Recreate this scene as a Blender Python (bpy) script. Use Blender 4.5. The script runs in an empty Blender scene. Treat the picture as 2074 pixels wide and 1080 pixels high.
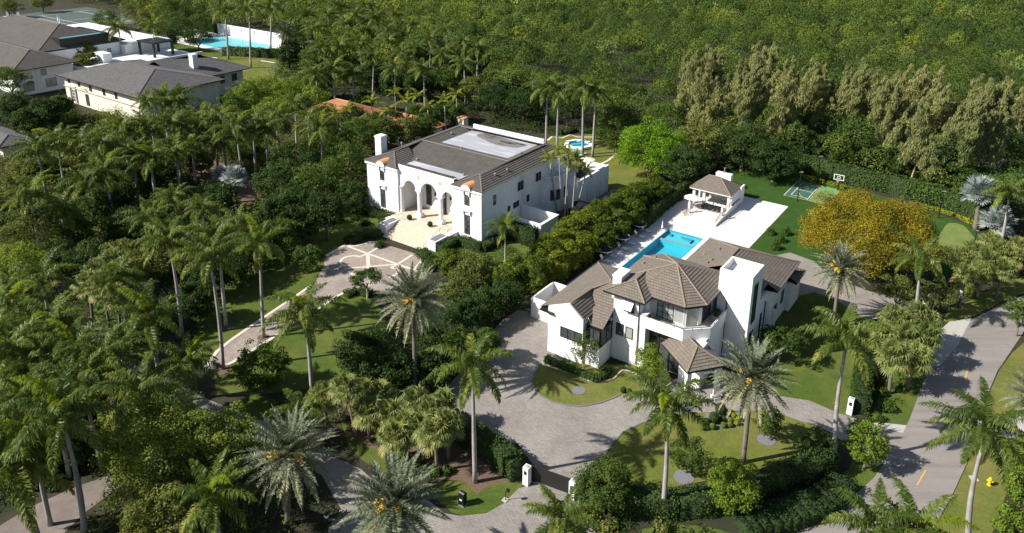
import bpy, math, random
import numpy as np
from mathutils import Matrix, Vector
S = bpy.context.scene
COL = S.collection
rad = math.radians

# ---------------------------------------------------------------- camera
FPX, PXC, PYC, PITCH, ROLL, CAMH = 1545.0, 1037.0, 268.0, rad(17.4), rad(.49), 52.0
_c, _s = math.cos(PITCH), math.sin(PITCH)
_cr, _sr = math.cos(ROLL), math.sin(ROLL)
CM = np.array([[_cr, -_sr, 0], [_sr, _cr, 0], [0, 0, 1]]) @ np.array([[1, 0, 0], [0, -_s, -_c], [0, _c, -_s]])
cam_d = bpy.data.cameras.new('camera')
cam = bpy.data.objects.new('camera', cam_d)
COL.objects.link(cam)
cam.matrix_world = Matrix((
    (CM[0][0], -CM[1][0], -CM[2][0], 0),
    (CM[0][1], -CM[1][1], -CM[2][1], 0),
    (CM[0][2], -CM[1][2], -CM[2][2], CAMH),
    (0, 0, 0, 1)))
cam_d.sensor_width = 36
cam_d.lens = FPX / 2074 * 36
cam_d.shift_y = -(540 - PYC) / 2074
cam_d.clip_start = 1
cam_d.clip_end = 3000
S.camera = cam

# ---------------------------------------------------------------- light
SUN_AZ, SUN_EL = 255.0, 39.0            # azimuth from +Y towards +X
world = bpy.data.worlds.new('World')
S.world = world
world.use_nodes = True
nt = world.node_tree
nt.nodes.clear()
wo = nt.nodes.new('ShaderNodeOutputWorld')
bg = nt.nodes.new('ShaderNodeBackground')
sky = nt.nodes.new('ShaderNodeTexSky')
sky.sky_type = 'NISHITA'
sky.sun_disc = False
sky.sun_elevation = rad(SUN_EL)
sky.sun_rotation = rad(SUN_AZ)
bg.inputs['Strength'].default_value = .07
nt.links.new(sky.outputs[0], bg.inputs[0])
nt.links.new(bg.outputs[0], wo.inputs[0])
sun_d = bpy.data.lights.new('sun', 'SUN')
sun_d.energy = 5.0
sun_d.angle = rad(.5)
sun_d.color = (1.0, .955, .88)
sun = bpy.data.objects.new('sun', sun_d)
COL.objects.link(sun)
sd = Vector((math.sin(rad(SUN_AZ)) * math.cos(rad(SUN_EL)), math.cos(rad(SUN_AZ)) * math.cos(rad(SUN_EL)), math.sin(rad(SUN_EL))))
sun.rotation_euler = sd.to_track_quat('Z', 'Y').to_euler()
sun.location = (0, 0, 200)
S.view_settings.view_transform = 'Standard'
S.view_settings.look = 'None'
S.view_settings.exposure = 0.66
S.view_settings.gamma = 1
S.render.engine = 'CYCLES'
S.cycles.max_bounces = 5
S.cycles.diffuse_bounces = 2
S.cycles.glossy_bounces = 2
S.cycles.transmission_bounces = 3
S.cycles.transparent_max_bounces = 6
S.cycles.caustics_reflective = False
S.cycles.caustics_refractive = False

# ---------------------------------------------------------------- places: a point of the map from a sight line
CO = np.array([0, 0, CAMH])
def ray(x, y):
    return CM.T @ np.array([(x - PXC) / FPX, (y - PYC) / FPX, 1.0])
def G(x, y, z=0.0):
    d = ray(x, y)
    return CO + d * ((z - CAMH) / d[2])
TA = rad(125.3)                          # the lots share one pair of axes: a to the right, b away
eA = np.array([math.sin(TA), math.cos(TA)])
eB = np.array([-eA[1], eA[0]])
ROTZ = math.atan2(eA[1], eA[0])
def W(a, b, z=0.0):
    p = eA * a + eB * b
    return (p[0], p[1], z)
def toAB(p):
    return float(p[0] * eA[0] + p[1] * eA[1]), float(p[0] * eB[0] + p[1] * eB[1])
def base_top(bx, by, cx, cy):
    """base point on the ground and the point above it seen at (cx, cy)"""
    b = G(bx, by); d = ray(cx, cy); t = b[1] / d[1]
    return b, CO + d * t

# ---------------------------------------------------------------- names and tags
def tag(o, label=None, cat=None, group=None, kind=None):
    if label: o['label'] = label
    if cat: o['category'] = cat
    if group: o['group'] = group
    if kind: o['kind'] = kind
    return o
def empty(name, label, cat, loc=(0, 0, 0), rz=0.0, group=None):
    o = bpy.data.objects.new(name, None)
    COL.objects.link(o)
    o.location = loc; o.rotation_euler = (0, 0, rz)
    o.empty_display_size = .5
    return tag(o, label, cat, group)
ORD = ['', 'second', 'third', 'fourth', 'fifth', 'sixth', 'seventh', 'eighth', 'ninth', 'tenth', 'eleventh', 'twelfth',
       'thirteenth', 'fourteenth', 'fifteenth', 'sixteenth', 'seventeenth', 'eighteenth', 'nineteenth', 'twentieth',
       'twenty-first', 'twenty-second', 'twenty-third', 'twenty-fourth', 'twenty-fifth', 'twenty-sixth', 'twenty-seventh', 'twenty-eighth']
def nth(i, n):
    if i == 0: return 'leftmost'
    if i == n - 1: return 'rightmost'
    return ORD[i] + ' from the left'

# ---------------------------------------------------------------- materials
def mat(name, color=(.5, .5, .5), rough=.8, metal=0, spec=.3):
    m = bpy.data.materials.new(name)
    m.use_nodes = True
    p = m.node_tree.nodes['Principled BSDF']
    p.inputs['Base Color'].default_value = (*color, 1)
    p.inputs['Roughness'].default_value = rough
    p.inputs['Metallic'].default_value = metal
    p.inputs['Specular IOR Level'].default_value = spec
    return m
def N(m, t, **k):
    n = m.node_tree.nodes.new(t)
    for a, v in k.items(): setattr(n, a, v)
    return n
def LK(m, a, b): m.node_tree.links.new(a, b)
def PB(m): return m.node_tree.nodes['Principled BSDF']
def ramp(m, fac, stops):
    r = N(m, 'ShaderNodeValToRGB')
    e = r.color_ramp.elements
    while len(e) < len(stops): e.new(.5)
    for q, (p, c) in zip(e, stops): q.position = p; q.color = (*c, 1)
    LK(m, fac, r.inputs[0])
    return r.outputs[0]
def noise(m, scale, detail=4, rough=.6, vec=None, coord='Object'):
    n = N(m, 'ShaderNodeTexNoise')
    n.inputs['Scale'].default_value = scale; n.inputs['Detail'].default_value = detail; n.inputs['Roughness'].default_value = rough
    if vec is None:
        vec = N(m, 'ShaderNodeTexCoord').outputs[coord]
    LK(m, vec, n.inputs['Vector'])
    return n.outputs['Fac']
def mix(m, f, a, b, mode='MIX'):
    x = N(m, 'ShaderNodeMix', data_type='RGBA', blend_type=mode)
    for v, i in ((f, 0), (a, 6), (b, 7)):
        if hasattr(v, 'links'): LK(m, v, x.inputs[i])
        elif i == 0: x.inputs[0].default_value = v
        else: x.inputs[i].default_value = (*v, 1)
    return x.outputs[2]
def bump(m, h, dist=.02, strength=.6):
    b = N(m, 'ShaderNodeBump')
    b.inputs['Distance'].default_value = dist; b.inputs['Strength'].default_value = strength
    LK(m, h, b.inputs['Height']); LK(m, b.outputs[0], PB(m).inputs['Normal'])
def noisy(name, c1, c2, scale, rough=.85, bs=None, bd=.02, detail=6, c3=None, s3=.05, f3=.5, spec=.25):
    """two tone noise, an optional broad third tone, and a bump"""
    m = mat(name, c1, rough, spec=spec)
    col = ramp(m, noise(m, scale, detail, .65), [(.3, c1), (.7, c2)])
    if c3:
        f = ramp(m, noise(m, s3, 4, .6), [(.42, (0, 0, 0)), (.68, (f3, f3, f3))])
        col = mix(m, f, col, c3)
    LK(m, col, PB(m).inputs['Base Color'])
    if bs: bump(m, noise(m, bs, 3), bd)
    return m

M = {}
def stucco(name, c, c2):
    m = noisy(name, c, c2, 1.2, .75, bs=30, bd=.01, c3=tuple(x * .86 for x in c), s3=.35, f3=.55)
    src = PB(m).inputs['Base Color'].links[0].from_socket
    mp = N(m, 'ShaderNodeMapping'); mp.inputs['Scale'].default_value = (2.2, 2.2, .16)
    LK(m, N(m, 'ShaderNodeTexCoord').outputs['Object'], mp.inputs[0])
    f = ramp(m, noise(m, 1.0, 5, .7, mp.outputs[0]), [(.32, (.92, .915, .9)), (.56, (1, 1, 1))])
    LK(m, mix(m, 1.0, src, f, 'MULTIPLY'), PB(m).inputs['Base Color'])
    return m
M['white'] = stucco('white_stucco', (.80, .80, .79), (.84, .84, .83))
M['cream'] = stucco('cream_stucco', (.74, .68, .56), (.80, .74, .62))
M['limestone'] = noisy('limestone', (.50, .43, .33), (.62, .55, .44), 3, .8, bs=12, bd=.01)
M['trim'] = mat('white_trim', (.80, .80, .80), .5)
def tile_roof(name, c1, c2, stain, tw=.36, ch=.36):
    m = mat(name, c1, .82, spec=.25)
    uv = N(m, 'ShaderNodeUVMap', uv_map='uv').outputs[0]
    br = N(m, 'ShaderNodeTexBrick')
    br.inputs['Color1'].default_value = (*c1, 1); br.inputs['Color2'].default_value = (*c2, 1)
    br.inputs['Mortar'].default_value = (*[x * .35 for x in c1], 1)
    br.inputs['Scale'].default_value = 1
    br.inputs['Mortar Size'].default_value = .022
    br.inputs['Mortar Smooth'].default_value = .3
    br.inputs['Bias'].default_value = 0
    br.inputs['Brick Width'].default_value = tw; br.inputs['Row Height'].default_value = ch
    LK(m, uv, br.inputs['Vector'])
    f = ramp(m, noise(m, .5, 6, .7), [(.35, (0, 0, 0)), (.75, (.75, .75, .75))])
    c = mix(m, f, br.outputs['Color'], stain)
    f2 = ramp(m, noise(m, 5, 3, .7), [(.3, (.78, .78, .78)), (.75, (1.15, 1.15, 1.15))])
    c = mix(m, 1.0, c, f2, 'MULTIPLY')
    LK(m, c, PB(m).inputs['Base Color'])
    return m
M['roof_taupe'] = tile_roof('taupe_roof_tile', (.165, .143, .122), (.215, .187, .158), (.20, .16, .125), .34, .36)
M['cap_taupe'] = noisy('taupe_ridge_cap', (.20, .155, .12), (.28, .215, .16), 2.5, .85, bs=6, bd=.03)
M['roof_brown'] = tile_roof('brown_roof_tile', (.098, .088, .080), (.128, .115, .104), (.14, .125, .11), .5, .40)
M['cap_brown'] = noisy('brown_ridge_cap', (.15, .13, .11), (.2, .17, .145), 3, .85)
M['roof_gray'] = tile_roof('gray_roof_shingle', (.105, .10, .10), (.16, .15, .15), (.14, .135, .135), .8, .36)
M['cap_gray'] = mat('gray_ridge_cap', (.1, .095, .1), .8)
M['roof_terra'] = tile_roof('terracotta_roof_tile', (.42, .19, .085), (.52, .25, .12), (.33, .15, .07), .28, .3)
M['clay'] = noisy('clay_barrel_tile', (.55, .26, .10), (.68, .37, .17), 4, .8)
m = noisy('roof_membrane', (.36, .36, .39), (.56, .56, .60), .28, .35, detail=8, spec=.5)
n_ = N(m, 'ShaderNodeMapping'); n_.inputs['Scale'].default_value = (.13, .7, 1)
LK(m, N(m, 'ShaderNodeTexCoord').outputs['Object'], n_.inputs[0])
LK(m, mix(m, ramp(m, noise(m, 1, 5, .6, n_.outputs[0]), [(.52, (0, 0, 0)), (.58, (1, 1, 1))]), (.40, .40, .42), (.52, .52, .55)), PB(m).inputs['Base Color'])
M['membrane'] = m
M['puddle'] = noisy('silt_puddle', (.17, .155, .14), (.23, .21, .19), 1.5, .4, spec=.5)
M['stain'] = mat('wet_stain', (.05, .048, .045), .35, spec=.5)
M['glass'] = noisy('window_glass', (.016, .022, .026), (.10, .115, .115), .9, .06, spec=.8)  # grey mottling painted in to suggest curtains and reflections
M['glass_pale'] = noisy('glass_with_blind', (.30, .33, .30), (.36, .38, .34), .6, .15, spec=.8)
M['glass_green'] = noisy('stair_glass', (.02, .05, .02), (.05, .10, .03), .9, .08, spec=.8)
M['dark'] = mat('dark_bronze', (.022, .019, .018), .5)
M['black'] = mat('black_metal', (.012, .012, .013), .45)
M['brown_fabric'] = noisy('brown_wicker', (.035, .025, .02), (.06, .045, .035), 8)
M['white_fabric'] = mat('white_fabric', (.78, .79, .80), .8)
M['dark_fabric'] = mat('black_canvas', (.012, .013, .017), .9)
M['gray_metal'] = mat('gray_metal', (.28, .29, .3), .45, .3)
M['yellow_paint'] = mat('yellow_paint', (.75, .47, .02), .5)
M['brass'] = mat('painted_rail', (.33, .22, .1), .5)
def pavers(name, c1, c2, mort, bw=.24, rot=0.0):
    m = mat(name, c1, .85, spec=.2)
    tc = N(m, 'ShaderNodeTexCoord').outputs['Object']
    mp = N(m, 'ShaderNodeMapping'); mp.inputs['Rotation'].default_value = (0, 0, rot)
    LK(m, tc, mp.inputs[0])
    br = N(m, 'ShaderNodeTexBrick')
    br.inputs['Color1'].default_value = (*c1, 1); br.inputs['Color2'].default_value = (*c2, 1); br.inputs['Mortar'].default_value = (*mort, 1)
    br.inputs['Scale'].default_value = 1; br.inputs['Mortar Size'].default_value = .018; br.inputs['Bias'].default_value = 0
    br.inputs['Brick Width'].default_value = bw * 2; br.inputs['Row Height'].default_value = bw
    LK(m, mp.outputs[0], br.inputs['Vector'])
    f = ramp(m, noise(m, .22, 6, .65), [(.3, (.78, .78, .78)), (.72, (1.12, 1.12, 1.12))])
    c = mix(m, 1.0, br.outputs['Color'], f, 'MULTIPLY')
    f2 = ramp(m, noise(m, 3.2, 4, .7), [(.3, (.84, .84, .84)), (.7, (1.12, 1.12, 1.12))])
    c = mix(m, 1.0, c, f2, 'MULTIPLY')
    LK(m, c, PB(m).inputs['Base Color'])
    return m
M['paver'] = pavers('taupe_pavers', (.262, .236, .214), (.312, .283, .258), (.19, .168, .15), .24, .4)
M['paver_court'] = pavers('court_pavers', (.30, .25, .215), (.37, .315, .275), (.2, .17, .15), .26, -ROTZ)
M['paver_band'] = noisy('pale_band_pavers', (.56, .49, .41), (.66, .59, .50), 2.5, .85)
M['coral_deck'] = noisy('coral_stone_deck', (.66, .62, .585), (.72, .68, .645), 1.1, .8, c3=(.6, .57, .54), s3=.3)
M['asphalt'] = noisy('asphalt', (.205, .182, .166), (.27, .244, .224), 6.0, .9, bs=60, bd=.01, c3=(.255, .23, .21), s3=.09, f3=.8)
_m = M['asphalt']; _s1 = PB(_m).inputs['Base Color'].links[0].from_socket
_mp = N(_m, 'ShaderNodeMapping'); _mp.inputs['Rotation'].default_value = (0, 0, rad(-62)); _mp.inputs['Scale'].default_value = (.05, .9, 1)
LK(_m, N(_m, 'ShaderNodeTexCoord').outputs['Object'], _mp.inputs[0])
_f = ramp(_m, noise(_m, 1.0, 5, .65, _mp.outputs[0]), [(.3, (.80, .79, .78)), (.5, (1, 1, 1)), (.7, (1.13, 1.12, 1.1))])
_v = N(_m, 'ShaderNodeTexVoronoi', feature='DISTANCE_TO_EDGE'); _v.inputs['Scale'].default_value = .12
_nv = N(_m, 'ShaderNodeTexNoise'); _nv.inputs['Scale'].default_value = .35; _nv.inputs['Detail'].default_value = 8
LK(_m, N(_m, 'ShaderNodeTexCoord').outputs['Object'], _nv.inputs['Vector'])
_vm = N(_m, 'ShaderNodeVectorMath', operation='MULTIPLY_ADD'); _vm.inputs[1].default_value = (9, 9, 9)
LK(_m, _nv.outputs['Color'], _vm.inputs[0]); LK(_m, N(_m, 'ShaderNodeTexCoord').outputs['Object'], _vm.inputs[2]); LK(_m, _vm.outputs[0], _v.inputs['Vector'])
_c = ramp(_m, _v.outputs['Distance'], [(0, (.86, .85, .85)), (.006, (1, 1, 1))])
LK(_m, mix(_m, 1.0, mix(_m, 1.0, _s1, _f, 'MULTIPLY'), _c, 'MULTIPLY'), PB(_m).inputs['Base Color'])
M['asphalt_patch'] = noisy('asphalt_patch', (.15, .135, .13), (.185, .17, .16), 5, .9)
M['old_drive'] = noisy('rosy_drive', (.18, .148, .13), (.25, .205, .18), 1.5, .9, c3=(.13, .11, .10), s3=.25, f3=.8)
M['line_yellow'] = noisy('road_line', (.62, .37, .07), (.5, .33, .12), 3, .8)
M['line_white'] = mat('white_line', (.74, .76, .74), .7)
M['concrete'] = noisy('concrete', (.36, .34, .31), (.46, .44, .4), 2.5, .9)
M['gravel'] = noisy('gray_gravel', (.13, .13, .145), (.22, .22, .24), 9, .95, bs=14, bd=.03)
M['soil'] = noisy('garden_soil', (.030, .026, .016), (.055, .046, .03), .9, .95, bs=3, bd=.05, c3=(.022, .032, .012), s3=.12, f3=.9)
M['mulch'] = noisy('brown_mulch', (.10, .068, .045), (.17, .12, .085), 4, .95, bs=9, bd=.04)
def grass(name, c1, c2, c3, stripe=None):
    m = noisy(name, c1, c2, 3.0, .95, bs=20, bd=.06, c3=c3, s3=.16, f3=.85, spec=.1, detail=8)
    src = PB(m).inputs['Base Color'].links[0].from_socket
    f = ramp(m, noise(m, 11, 5, .8), [(.3, (.62, .66, .6)), (.72, (1.3, 1.25, 1.2))])
    g = ramp(m, noise(m, .55, 5, .75), [(.34, (.80, .84, .8)), (.66, (1.12, 1.1, 1.08))])
    LK(m, mix(m, 1.0, mix(m, 1.0, src, f, 'MULTIPLY'), g, 'MULTIPLY'), PB(m).inputs['Base Color'])
    return m
M['lawn'] = grass('yellowish_lawn', (.100, .130, .026), (.150, .170, .038), (.205, .180, .065))  # yellowish grass tone, lighter than the green lawn
M['lawn_green'] = grass('green_lawn', (.058, .098, .018), (.095, .135, .028), (.135, .145, .04))
M['turf'] = grass('deep_turf', (.030, .075, .014), (.042, .095, .019), (.05, .095, .02))
M['putting'] = grass('putting_green', (.15, .2, .06), (.17, .225, .07), (.19, .22, .08))
M['court_dark'] = noisy('court_green', (.045, .12, .085), (.052, .135, .095), .5, .7)
M['court_light'] = noisy('court_light_green', (.12, .30, .11), (.14, .33, .13), .5, .7)
M['tennis'] = noisy('clay_tennis_green', (.07, .095, .085), (.09, .115, .10), .5, .9)
M['pool_tile'] = noisy('pool_plaster', (.14, .60, .68), (.17, .66, .73), .8, .5)
M['pool_deep'] = noisy('pool_deep_plaster', (.06, .48, .60), (.08, .54, .66), .8, .5)
M['pool_pale'] = noisy('pale_pool_plaster', (.30, .60, .64), (.36, .67, .70), .5, .5)
M['pool_step'] = mat('pool_step_tile', (.10, .30, .36), .5)
def water(name, tint, rough=.03, bs=2.5):
    m = bpy.data.materials.new(name); m.use_nodes = True
    t = m.node_tree; t.nodes.clear()
    o = t.nodes.new('ShaderNodeOutputMaterial'); mx = t.nodes.new('ShaderNodeMixShader')
    tr = t.nodes.new('ShaderNodeBsdfTransparent'); gl = t.nodes.new('ShaderNodeBsdfGlossy')
    tr.inputs[0].default_value = (*tint, 1); gl.inputs['Roughness'].default_value = rough
    b = t.nodes.new('ShaderNodeBump'); b.inputs['Distance'].default_value = .03; b.inputs['Strength'].default_value = .5
    n = t.nodes.new('ShaderNodeTexNoise'); n.inputs['Scale'].default_value = bs
    tc = t.nodes.new('ShaderNodeTexCoord')
    t.links.new(tc.outputs['Object'], n.inputs['Vector']); t.links.new(n.outputs['Fac'], b.inputs['Height'])
    t.links.new(b.outputs[0], gl.inputs['Normal'])
    mx.inputs[0].default_value = .1; t.links.new(tr.outputs[0], mx.inputs[1]); t.links.new(gl.outputs[0], mx.inputs[2])
    t.links.new(mx.outputs[0], o.inputs[0])
    return m
M['water'] = water('pool_water', (.72, .93, .96))
M['bark'] = noisy('brown_bark', (.13, .10, .075), (.24, .2, .16), 3, .95, bs=6, bd=.05)
M['bark_pale'] = noisy('pale_bark', (.34, .27, .21), (.5, .42, .34), 1.6, .9, bs=5, bd=.04)
def ringed(name, c1, c2, scale):
    m = mat(name, c1, .85, spec=.2)
    w = N(m, 'ShaderNodeTexWave', wave_type='BANDS', bands_direction='Z')
    w.inputs['Scale'].default_value = scale; w.inputs['Distortion'].default_value = 1.2; w.inputs['Detail'].default_value = 2
    LK(m, N(m, 'ShaderNodeTexCoord').outputs['Object'], w.inputs['Vector'])
    c = ramp(m, w.outputs['Fac'], [(.1, c1), (.6, c2)])
    f = ramp(m, noise(m, 1.3, 4), [(.3, (.75, .75, .75)), (.7, (1.1, 1.1, 1.1))])
    LK(m, mix(m, 1.0, c, f, 'MULTIPLY'), PB(m).inputs['Base Color'])
    bump(m, w.outputs['Fac'], .03)
    return m
M['palm_trunk'] = noisy('royal_palm_trunk', (.27, .245, .23), (.42, .39, .37), 1.1, .85, bs=8, bd=.02, c3=(.2, .18, .165), s3=.6)
M['date_trunk'] = ringed('date_palm_trunk', (.11, .09, .07), (.25, .215, .175), 3.2)
M['shaft'] = mat('green_crownshaft', (.12, .19, .03), .4)

def leaf(name, c1, c2, tr=(.3, .42, .05), tf=.3, rough=.6, spec=.15, varhue=None):
    rough = max(rough, .42); spec = min(spec, .4) * .55
    """leaf colour runs from c1 to c2 over a per-leaf random number and a per-object one; light also passes through"""
    m = bpy.data.materials.new(name); m.use_nodes = True
    p = PB(m); out = m.node_tree.nodes['Material Output']
    p.inputs['Roughness'].default_value = rough; p.inputs['Specular IOR Level'].default_value = spec
    at = N(m, 'ShaderNodeAttribute', attribute_name='rnd')
    c = ramp(m, at.outputs['Fac'], [(0, c1), (.75, c2), (1, varhue or c2)])
    oi = N(m, 'ShaderNodeObjectInfo')
    v = ramp(m, oi.outputs['Random'], [(0, (.78, .82, .8)), (1, (1.2, 1.15, 1.1))])
    c = mix(m, 1.0, c, v, 'MULTIPLY')
    LK(m, c, p.inputs['Base Color'])
    t = N(m, 'ShaderNodeBsdfTranslucent')
    LK(m, mix(m, .55, c, tr), t.inputs[0])
    mx = N(m, 'ShaderNodeMixShader'); mx.inputs[0].default_value = tf
    LK(m, p.outputs[0], mx.inputs[1]); LK(m, t.outputs[0], mx.inputs[2]); LK(m, mx.outputs[0], out.inputs[0])
    return m
M['royal'] = leaf('royal_palm_leaf', (.012, .034, .011), (.090, .135, .022), (.44, .50, .04), .36, .42, .4, (.27, .27, .06))  # dark and pale ends paint in shaded and sunlit leaflets
M['royal_yellow'] = leaf('young_royal_frond', (.10, .16, .015), (.20, .25, .02), (.5, .55, .02), .42)  # new spear frond; its backlit yellow is put into the colour
M['date'] = leaf('date_palm_leaf', (.085, .115, .075), (.20, .225, .14), (.32, .34, .14), .2, .45, .4, (.31, .29, .17))
M['fruit'] = noisy('orange_fruit_stalk', (.55, .33, .03), (.66, .45, .06), 6)
M['fan'] = leaf('fan_palm_leaf', (.10, .14, .035), (.22, .25, .075), (.46, .46, .12), .26, .45, .4, (.30, .27, .10))
M['silver'] = leaf('silver_palm_leaf', (.22, .27, .25), (.38, .43, .42), (.4, .45, .4), .15, .5, .3)
M['alex'] = leaf('feather_palm_leaf', (.10, .15, .015), (.22, .25, .025), (.5, .48, .04), .34, .4, .4, (.42, .38, .06))
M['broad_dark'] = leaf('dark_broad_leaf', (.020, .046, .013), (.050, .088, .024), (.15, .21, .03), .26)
M['broad_mid'] = leaf('mid_broad_leaf', (.036, .076, .015), (.090, .138, .028), (.24, .32, .035), .3)
M['broad_bright'] = leaf('bright_broad_leaf', (.08, .19, .012), (.21, .36, .024), (.35, .5, .03), .34)
M['broad_olive'] = leaf('olive_broad_leaf', (.070, .095, .022), (.160, .180, .045), (.30, .33, .06), .26)
M['olive_bright'] = leaf('sunlit_olive_leaf', (.12, .165, .03), (.28, .32, .06), (.40, .46, .07), .32)  # brighter olive copy, sunlight on the crown put into the colour
M['hedge_gold'] = leaf('gold_tipped_leaf', (.05, .085, .014), (.17, .21, .022), (.42, .42, .03), .32, varhue=(.48, .45, .03))
M['lime'] = leaf('lime_leaf', (.085, .145, .018), (.18, .25, .032), (.38, .45, .04), .32)
M['hedge_tip'] = leaf('yellow_tipped_leaf', (.03, .058, .012), (.095, .14, .020), (.32, .36, .03), .3, varhue=(.34, .34, .03))
M['orange'] = leaf('golden_leaf', (.085, .095, .014), (.255, .205, .018), (.50, .40, .03), .28, varhue=(.36, .27, .022))
M['casuarina'] = leaf('feathery_olive_leaf', (.17, .19, .075), (.33, .335, .14), (.50, .50, .18), .3, .7, .1)
M['bush'] = leaf('hedge_leaf', (.028, .058, .012), (.062, .105, .022), (.16, .24, .03), .18)
M['bush_yellow'] = leaf('yellow_hedge_leaf', (.22, .26, .015), (.38, .38, .02), (.5, .5, .03), .3)
M['bare_wood'] = mat('bare_grey_wood', (.2, .18, .165), .9)
m = leaf('mangrove_leaf', (.040, .078, .018), (.120, .160, .036), (.28, .36, .045), .14)
m2 = M['mangrove'] = m
_p = PB(m2)
_src = _p.inputs['Base Color'].links[0].from_socket
_at = N(m2, 'ShaderNodeAttribute', attribute_name='tint')
_tc = ramp(m2, _at.outputs['Fac'], [(0, (.48, .62, .66)), (.3, (.8, .92, .9)), (.62, (1.25, 1.2, 1.0)), (.84, (2.0, 1.7, 1.1)), (.93, (3.0, 2.2, .9)), (1, (2.6, 2.2, 2.6))])
LK(m2, mix(m2, 1.0, _src, _tc, 'MULTIPLY'), _p.inputs['Base Color'])
M['core'] = mat('hedge_inner', (.022, .038, .012), .95)  # dark core colour paints in the shade between the leaves

# ---------------------------------------------------------------- mesh helpers
class MB:
    """collects faces in lot coordinates and links them as one mesh object"""
    def __init__(s): s.v, s.f, s.uv = [], [], []
    def poly(s, pts, uv=None):
        i = len(s.v); s.v += [tuple(map(float, p)) for p in pts]; s.f.append(tuple(range(i, i + len(pts))))
        s.uv.append(uv if uv else [(0, 0)] * len(pts)); return s
    def box(s, x0, x1, y0, y1, z0, z1, bottom=True):
        p = [(x0, y0), (x1, y0), (x1, y1), (x0, y1)]
        return s.prism(p, z0, z1, bottom)
    def prism(s, p, z0, z1, bottom=True):
        n = len(p)
        ar = sum(p[i][0] * p[(i + 1) % n][1] - p[(i + 1) % n][0] * p[i][1] for i in range(n))
        if ar < 0: p = p[::-1]
        i = len(s.v)
        s.v += [(x, y, z0) for x, y in p] + [(x, y, z1) for x, y in p]
        for k in range(n):
            q = (k + 1) % n
            s.f.append((i + k, i + q, i + n + q, i + n + k)); s.uv.append([(0, 0)] * 4)
        s.f.append(tuple(i + n + k for k in range(n))); s.uv.append([(0, 0)] * n)
        if bottom: s.f.append(tuple(i + k for k in reversed(range(n)))); s.uv.append([(0, 0)] * n)
        return s
    def obox(s, cx, cy, z0, z1, lx, ly, ang):
        c, q = math.cos(ang), math.sin(ang)
        return s.prism([(cx + u * c - v * q, cy + u * q + v * c) for u, v in ((-lx / 2, -ly / 2), (lx / 2, -ly / 2), (lx / 2, ly / 2), (-lx / 2, ly / 2))], z0, z1)
    def tube(s, pts, r, n=6, cap=True):
        pts = [Vector(p) for p in pts]
        rs = r if hasattr(r, '__len__') else [r] * len(pts)
        rings = []
        for k, p in enumerate(pts):
            d = (pts[min(k + 1, len(pts) - 1)] - pts[max(k - 1, 0)])
            if d.length < 1e-9: d = Vector((0, 0, 1))
            d.normalize()
            a = d.orthogonal() if abs(d.z) < .95 else Vector((1, 0, 0)) - d * d.x
            a.normalize(); b = d.cross(a)
            i = len(s.v)
            for t in range(n):
                w = 2 * math.pi * t / n
                s.v.append(tuple(p + (a * math.cos(w) + b * math.sin(w)) * rs[k]))
            rings.append(i)
        for k in range(len(rings) - 1):
            # align rings to avoid twist
            for t in range(n):
                u = (t + 1) % n
                s.f.append((rings[k] + t, rings[k] + u, rings[k + 1] + u, rings[k + 1] + t)); s.uv.append([(0, 0)] * 4)
        if cap:
            s.f.append(tuple(rings[-1] + t for t in range(n))); s.uv.append([(0, 0)] * n)
            s.f.append(tuple(rings[0] + t for t in reversed(range(n)))); s.uv.append([(0, 0)] * n)
        return s
    def lathe(s, cx, cy, prof, n=12):
        i = len(s.v)
        for r, z in prof:
            for t in range(n):
                w = 2 * math.pi * t / n
                s.v.append((cx + r * math.cos(w), cy + r * math.sin(w), z))
        for k in range(len(prof) - 1):
            for t in range(n):
                u = (t + 1) % n
                s.f.append((i + k * n + t, i + k * n + u, i + (k + 1) * n + u, i + (k + 1) * n + t)); s.uv.append([(0, 0)] * 4)
        s.f.append(tuple(i + (len(prof) - 1) * n + t for t in range(n))); s.uv.append([(0, 0)] * n)
        return s
    def build(s, name, m, parent=None, lot=False, off=(0, 0, 0), smooth=False):
        me = bpy.data.meshes.new(name)
        me.from_pydata([(x - off[0], y - off[1], z - off[2]) for x, y, z in s.v], [], s.f)
        uvl = me.uv_layers.new(name='uv')
        fl = [c for f in s.uv for q in f for c in q]
        uvl.data.foreach_set('uv', fl)
        me.materials.append(M[m] if isinstance(m, str) else m)
        if smooth: me.polygons.foreach_set('use_smooth', [True] * len(me.polygons))
        me.update()
        o = bpy.data.objects.new(name, me); COL.objects.link(o)
        if parent is not None: o.parent = parent
        elif lot: o.rotation_euler = (0, 0, ROTZ)
        return o

def lot_thing(name, label, cat, a, b, group=None):
    """an Empty in lot axes; its parts are modelled in absolute lot coordinates and shifted by its place"""
    e = empty(name, label, cat, W(a, b), ROTZ, group)
    e_off[e.name] = (a, b, 0)
    return e
e_off = {}
def part(mb, name, m, root, smooth=False, sub=None):
    if isinstance(mb, list):
        for x in mb:
            if x.v: part(x, 'ridge_cap', m, root, smooth, sub)
        return None
    o = mb.build(name, m, sub if sub is not None else root, off=e_off[root.name], smooth=smooth)
    return o

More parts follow.
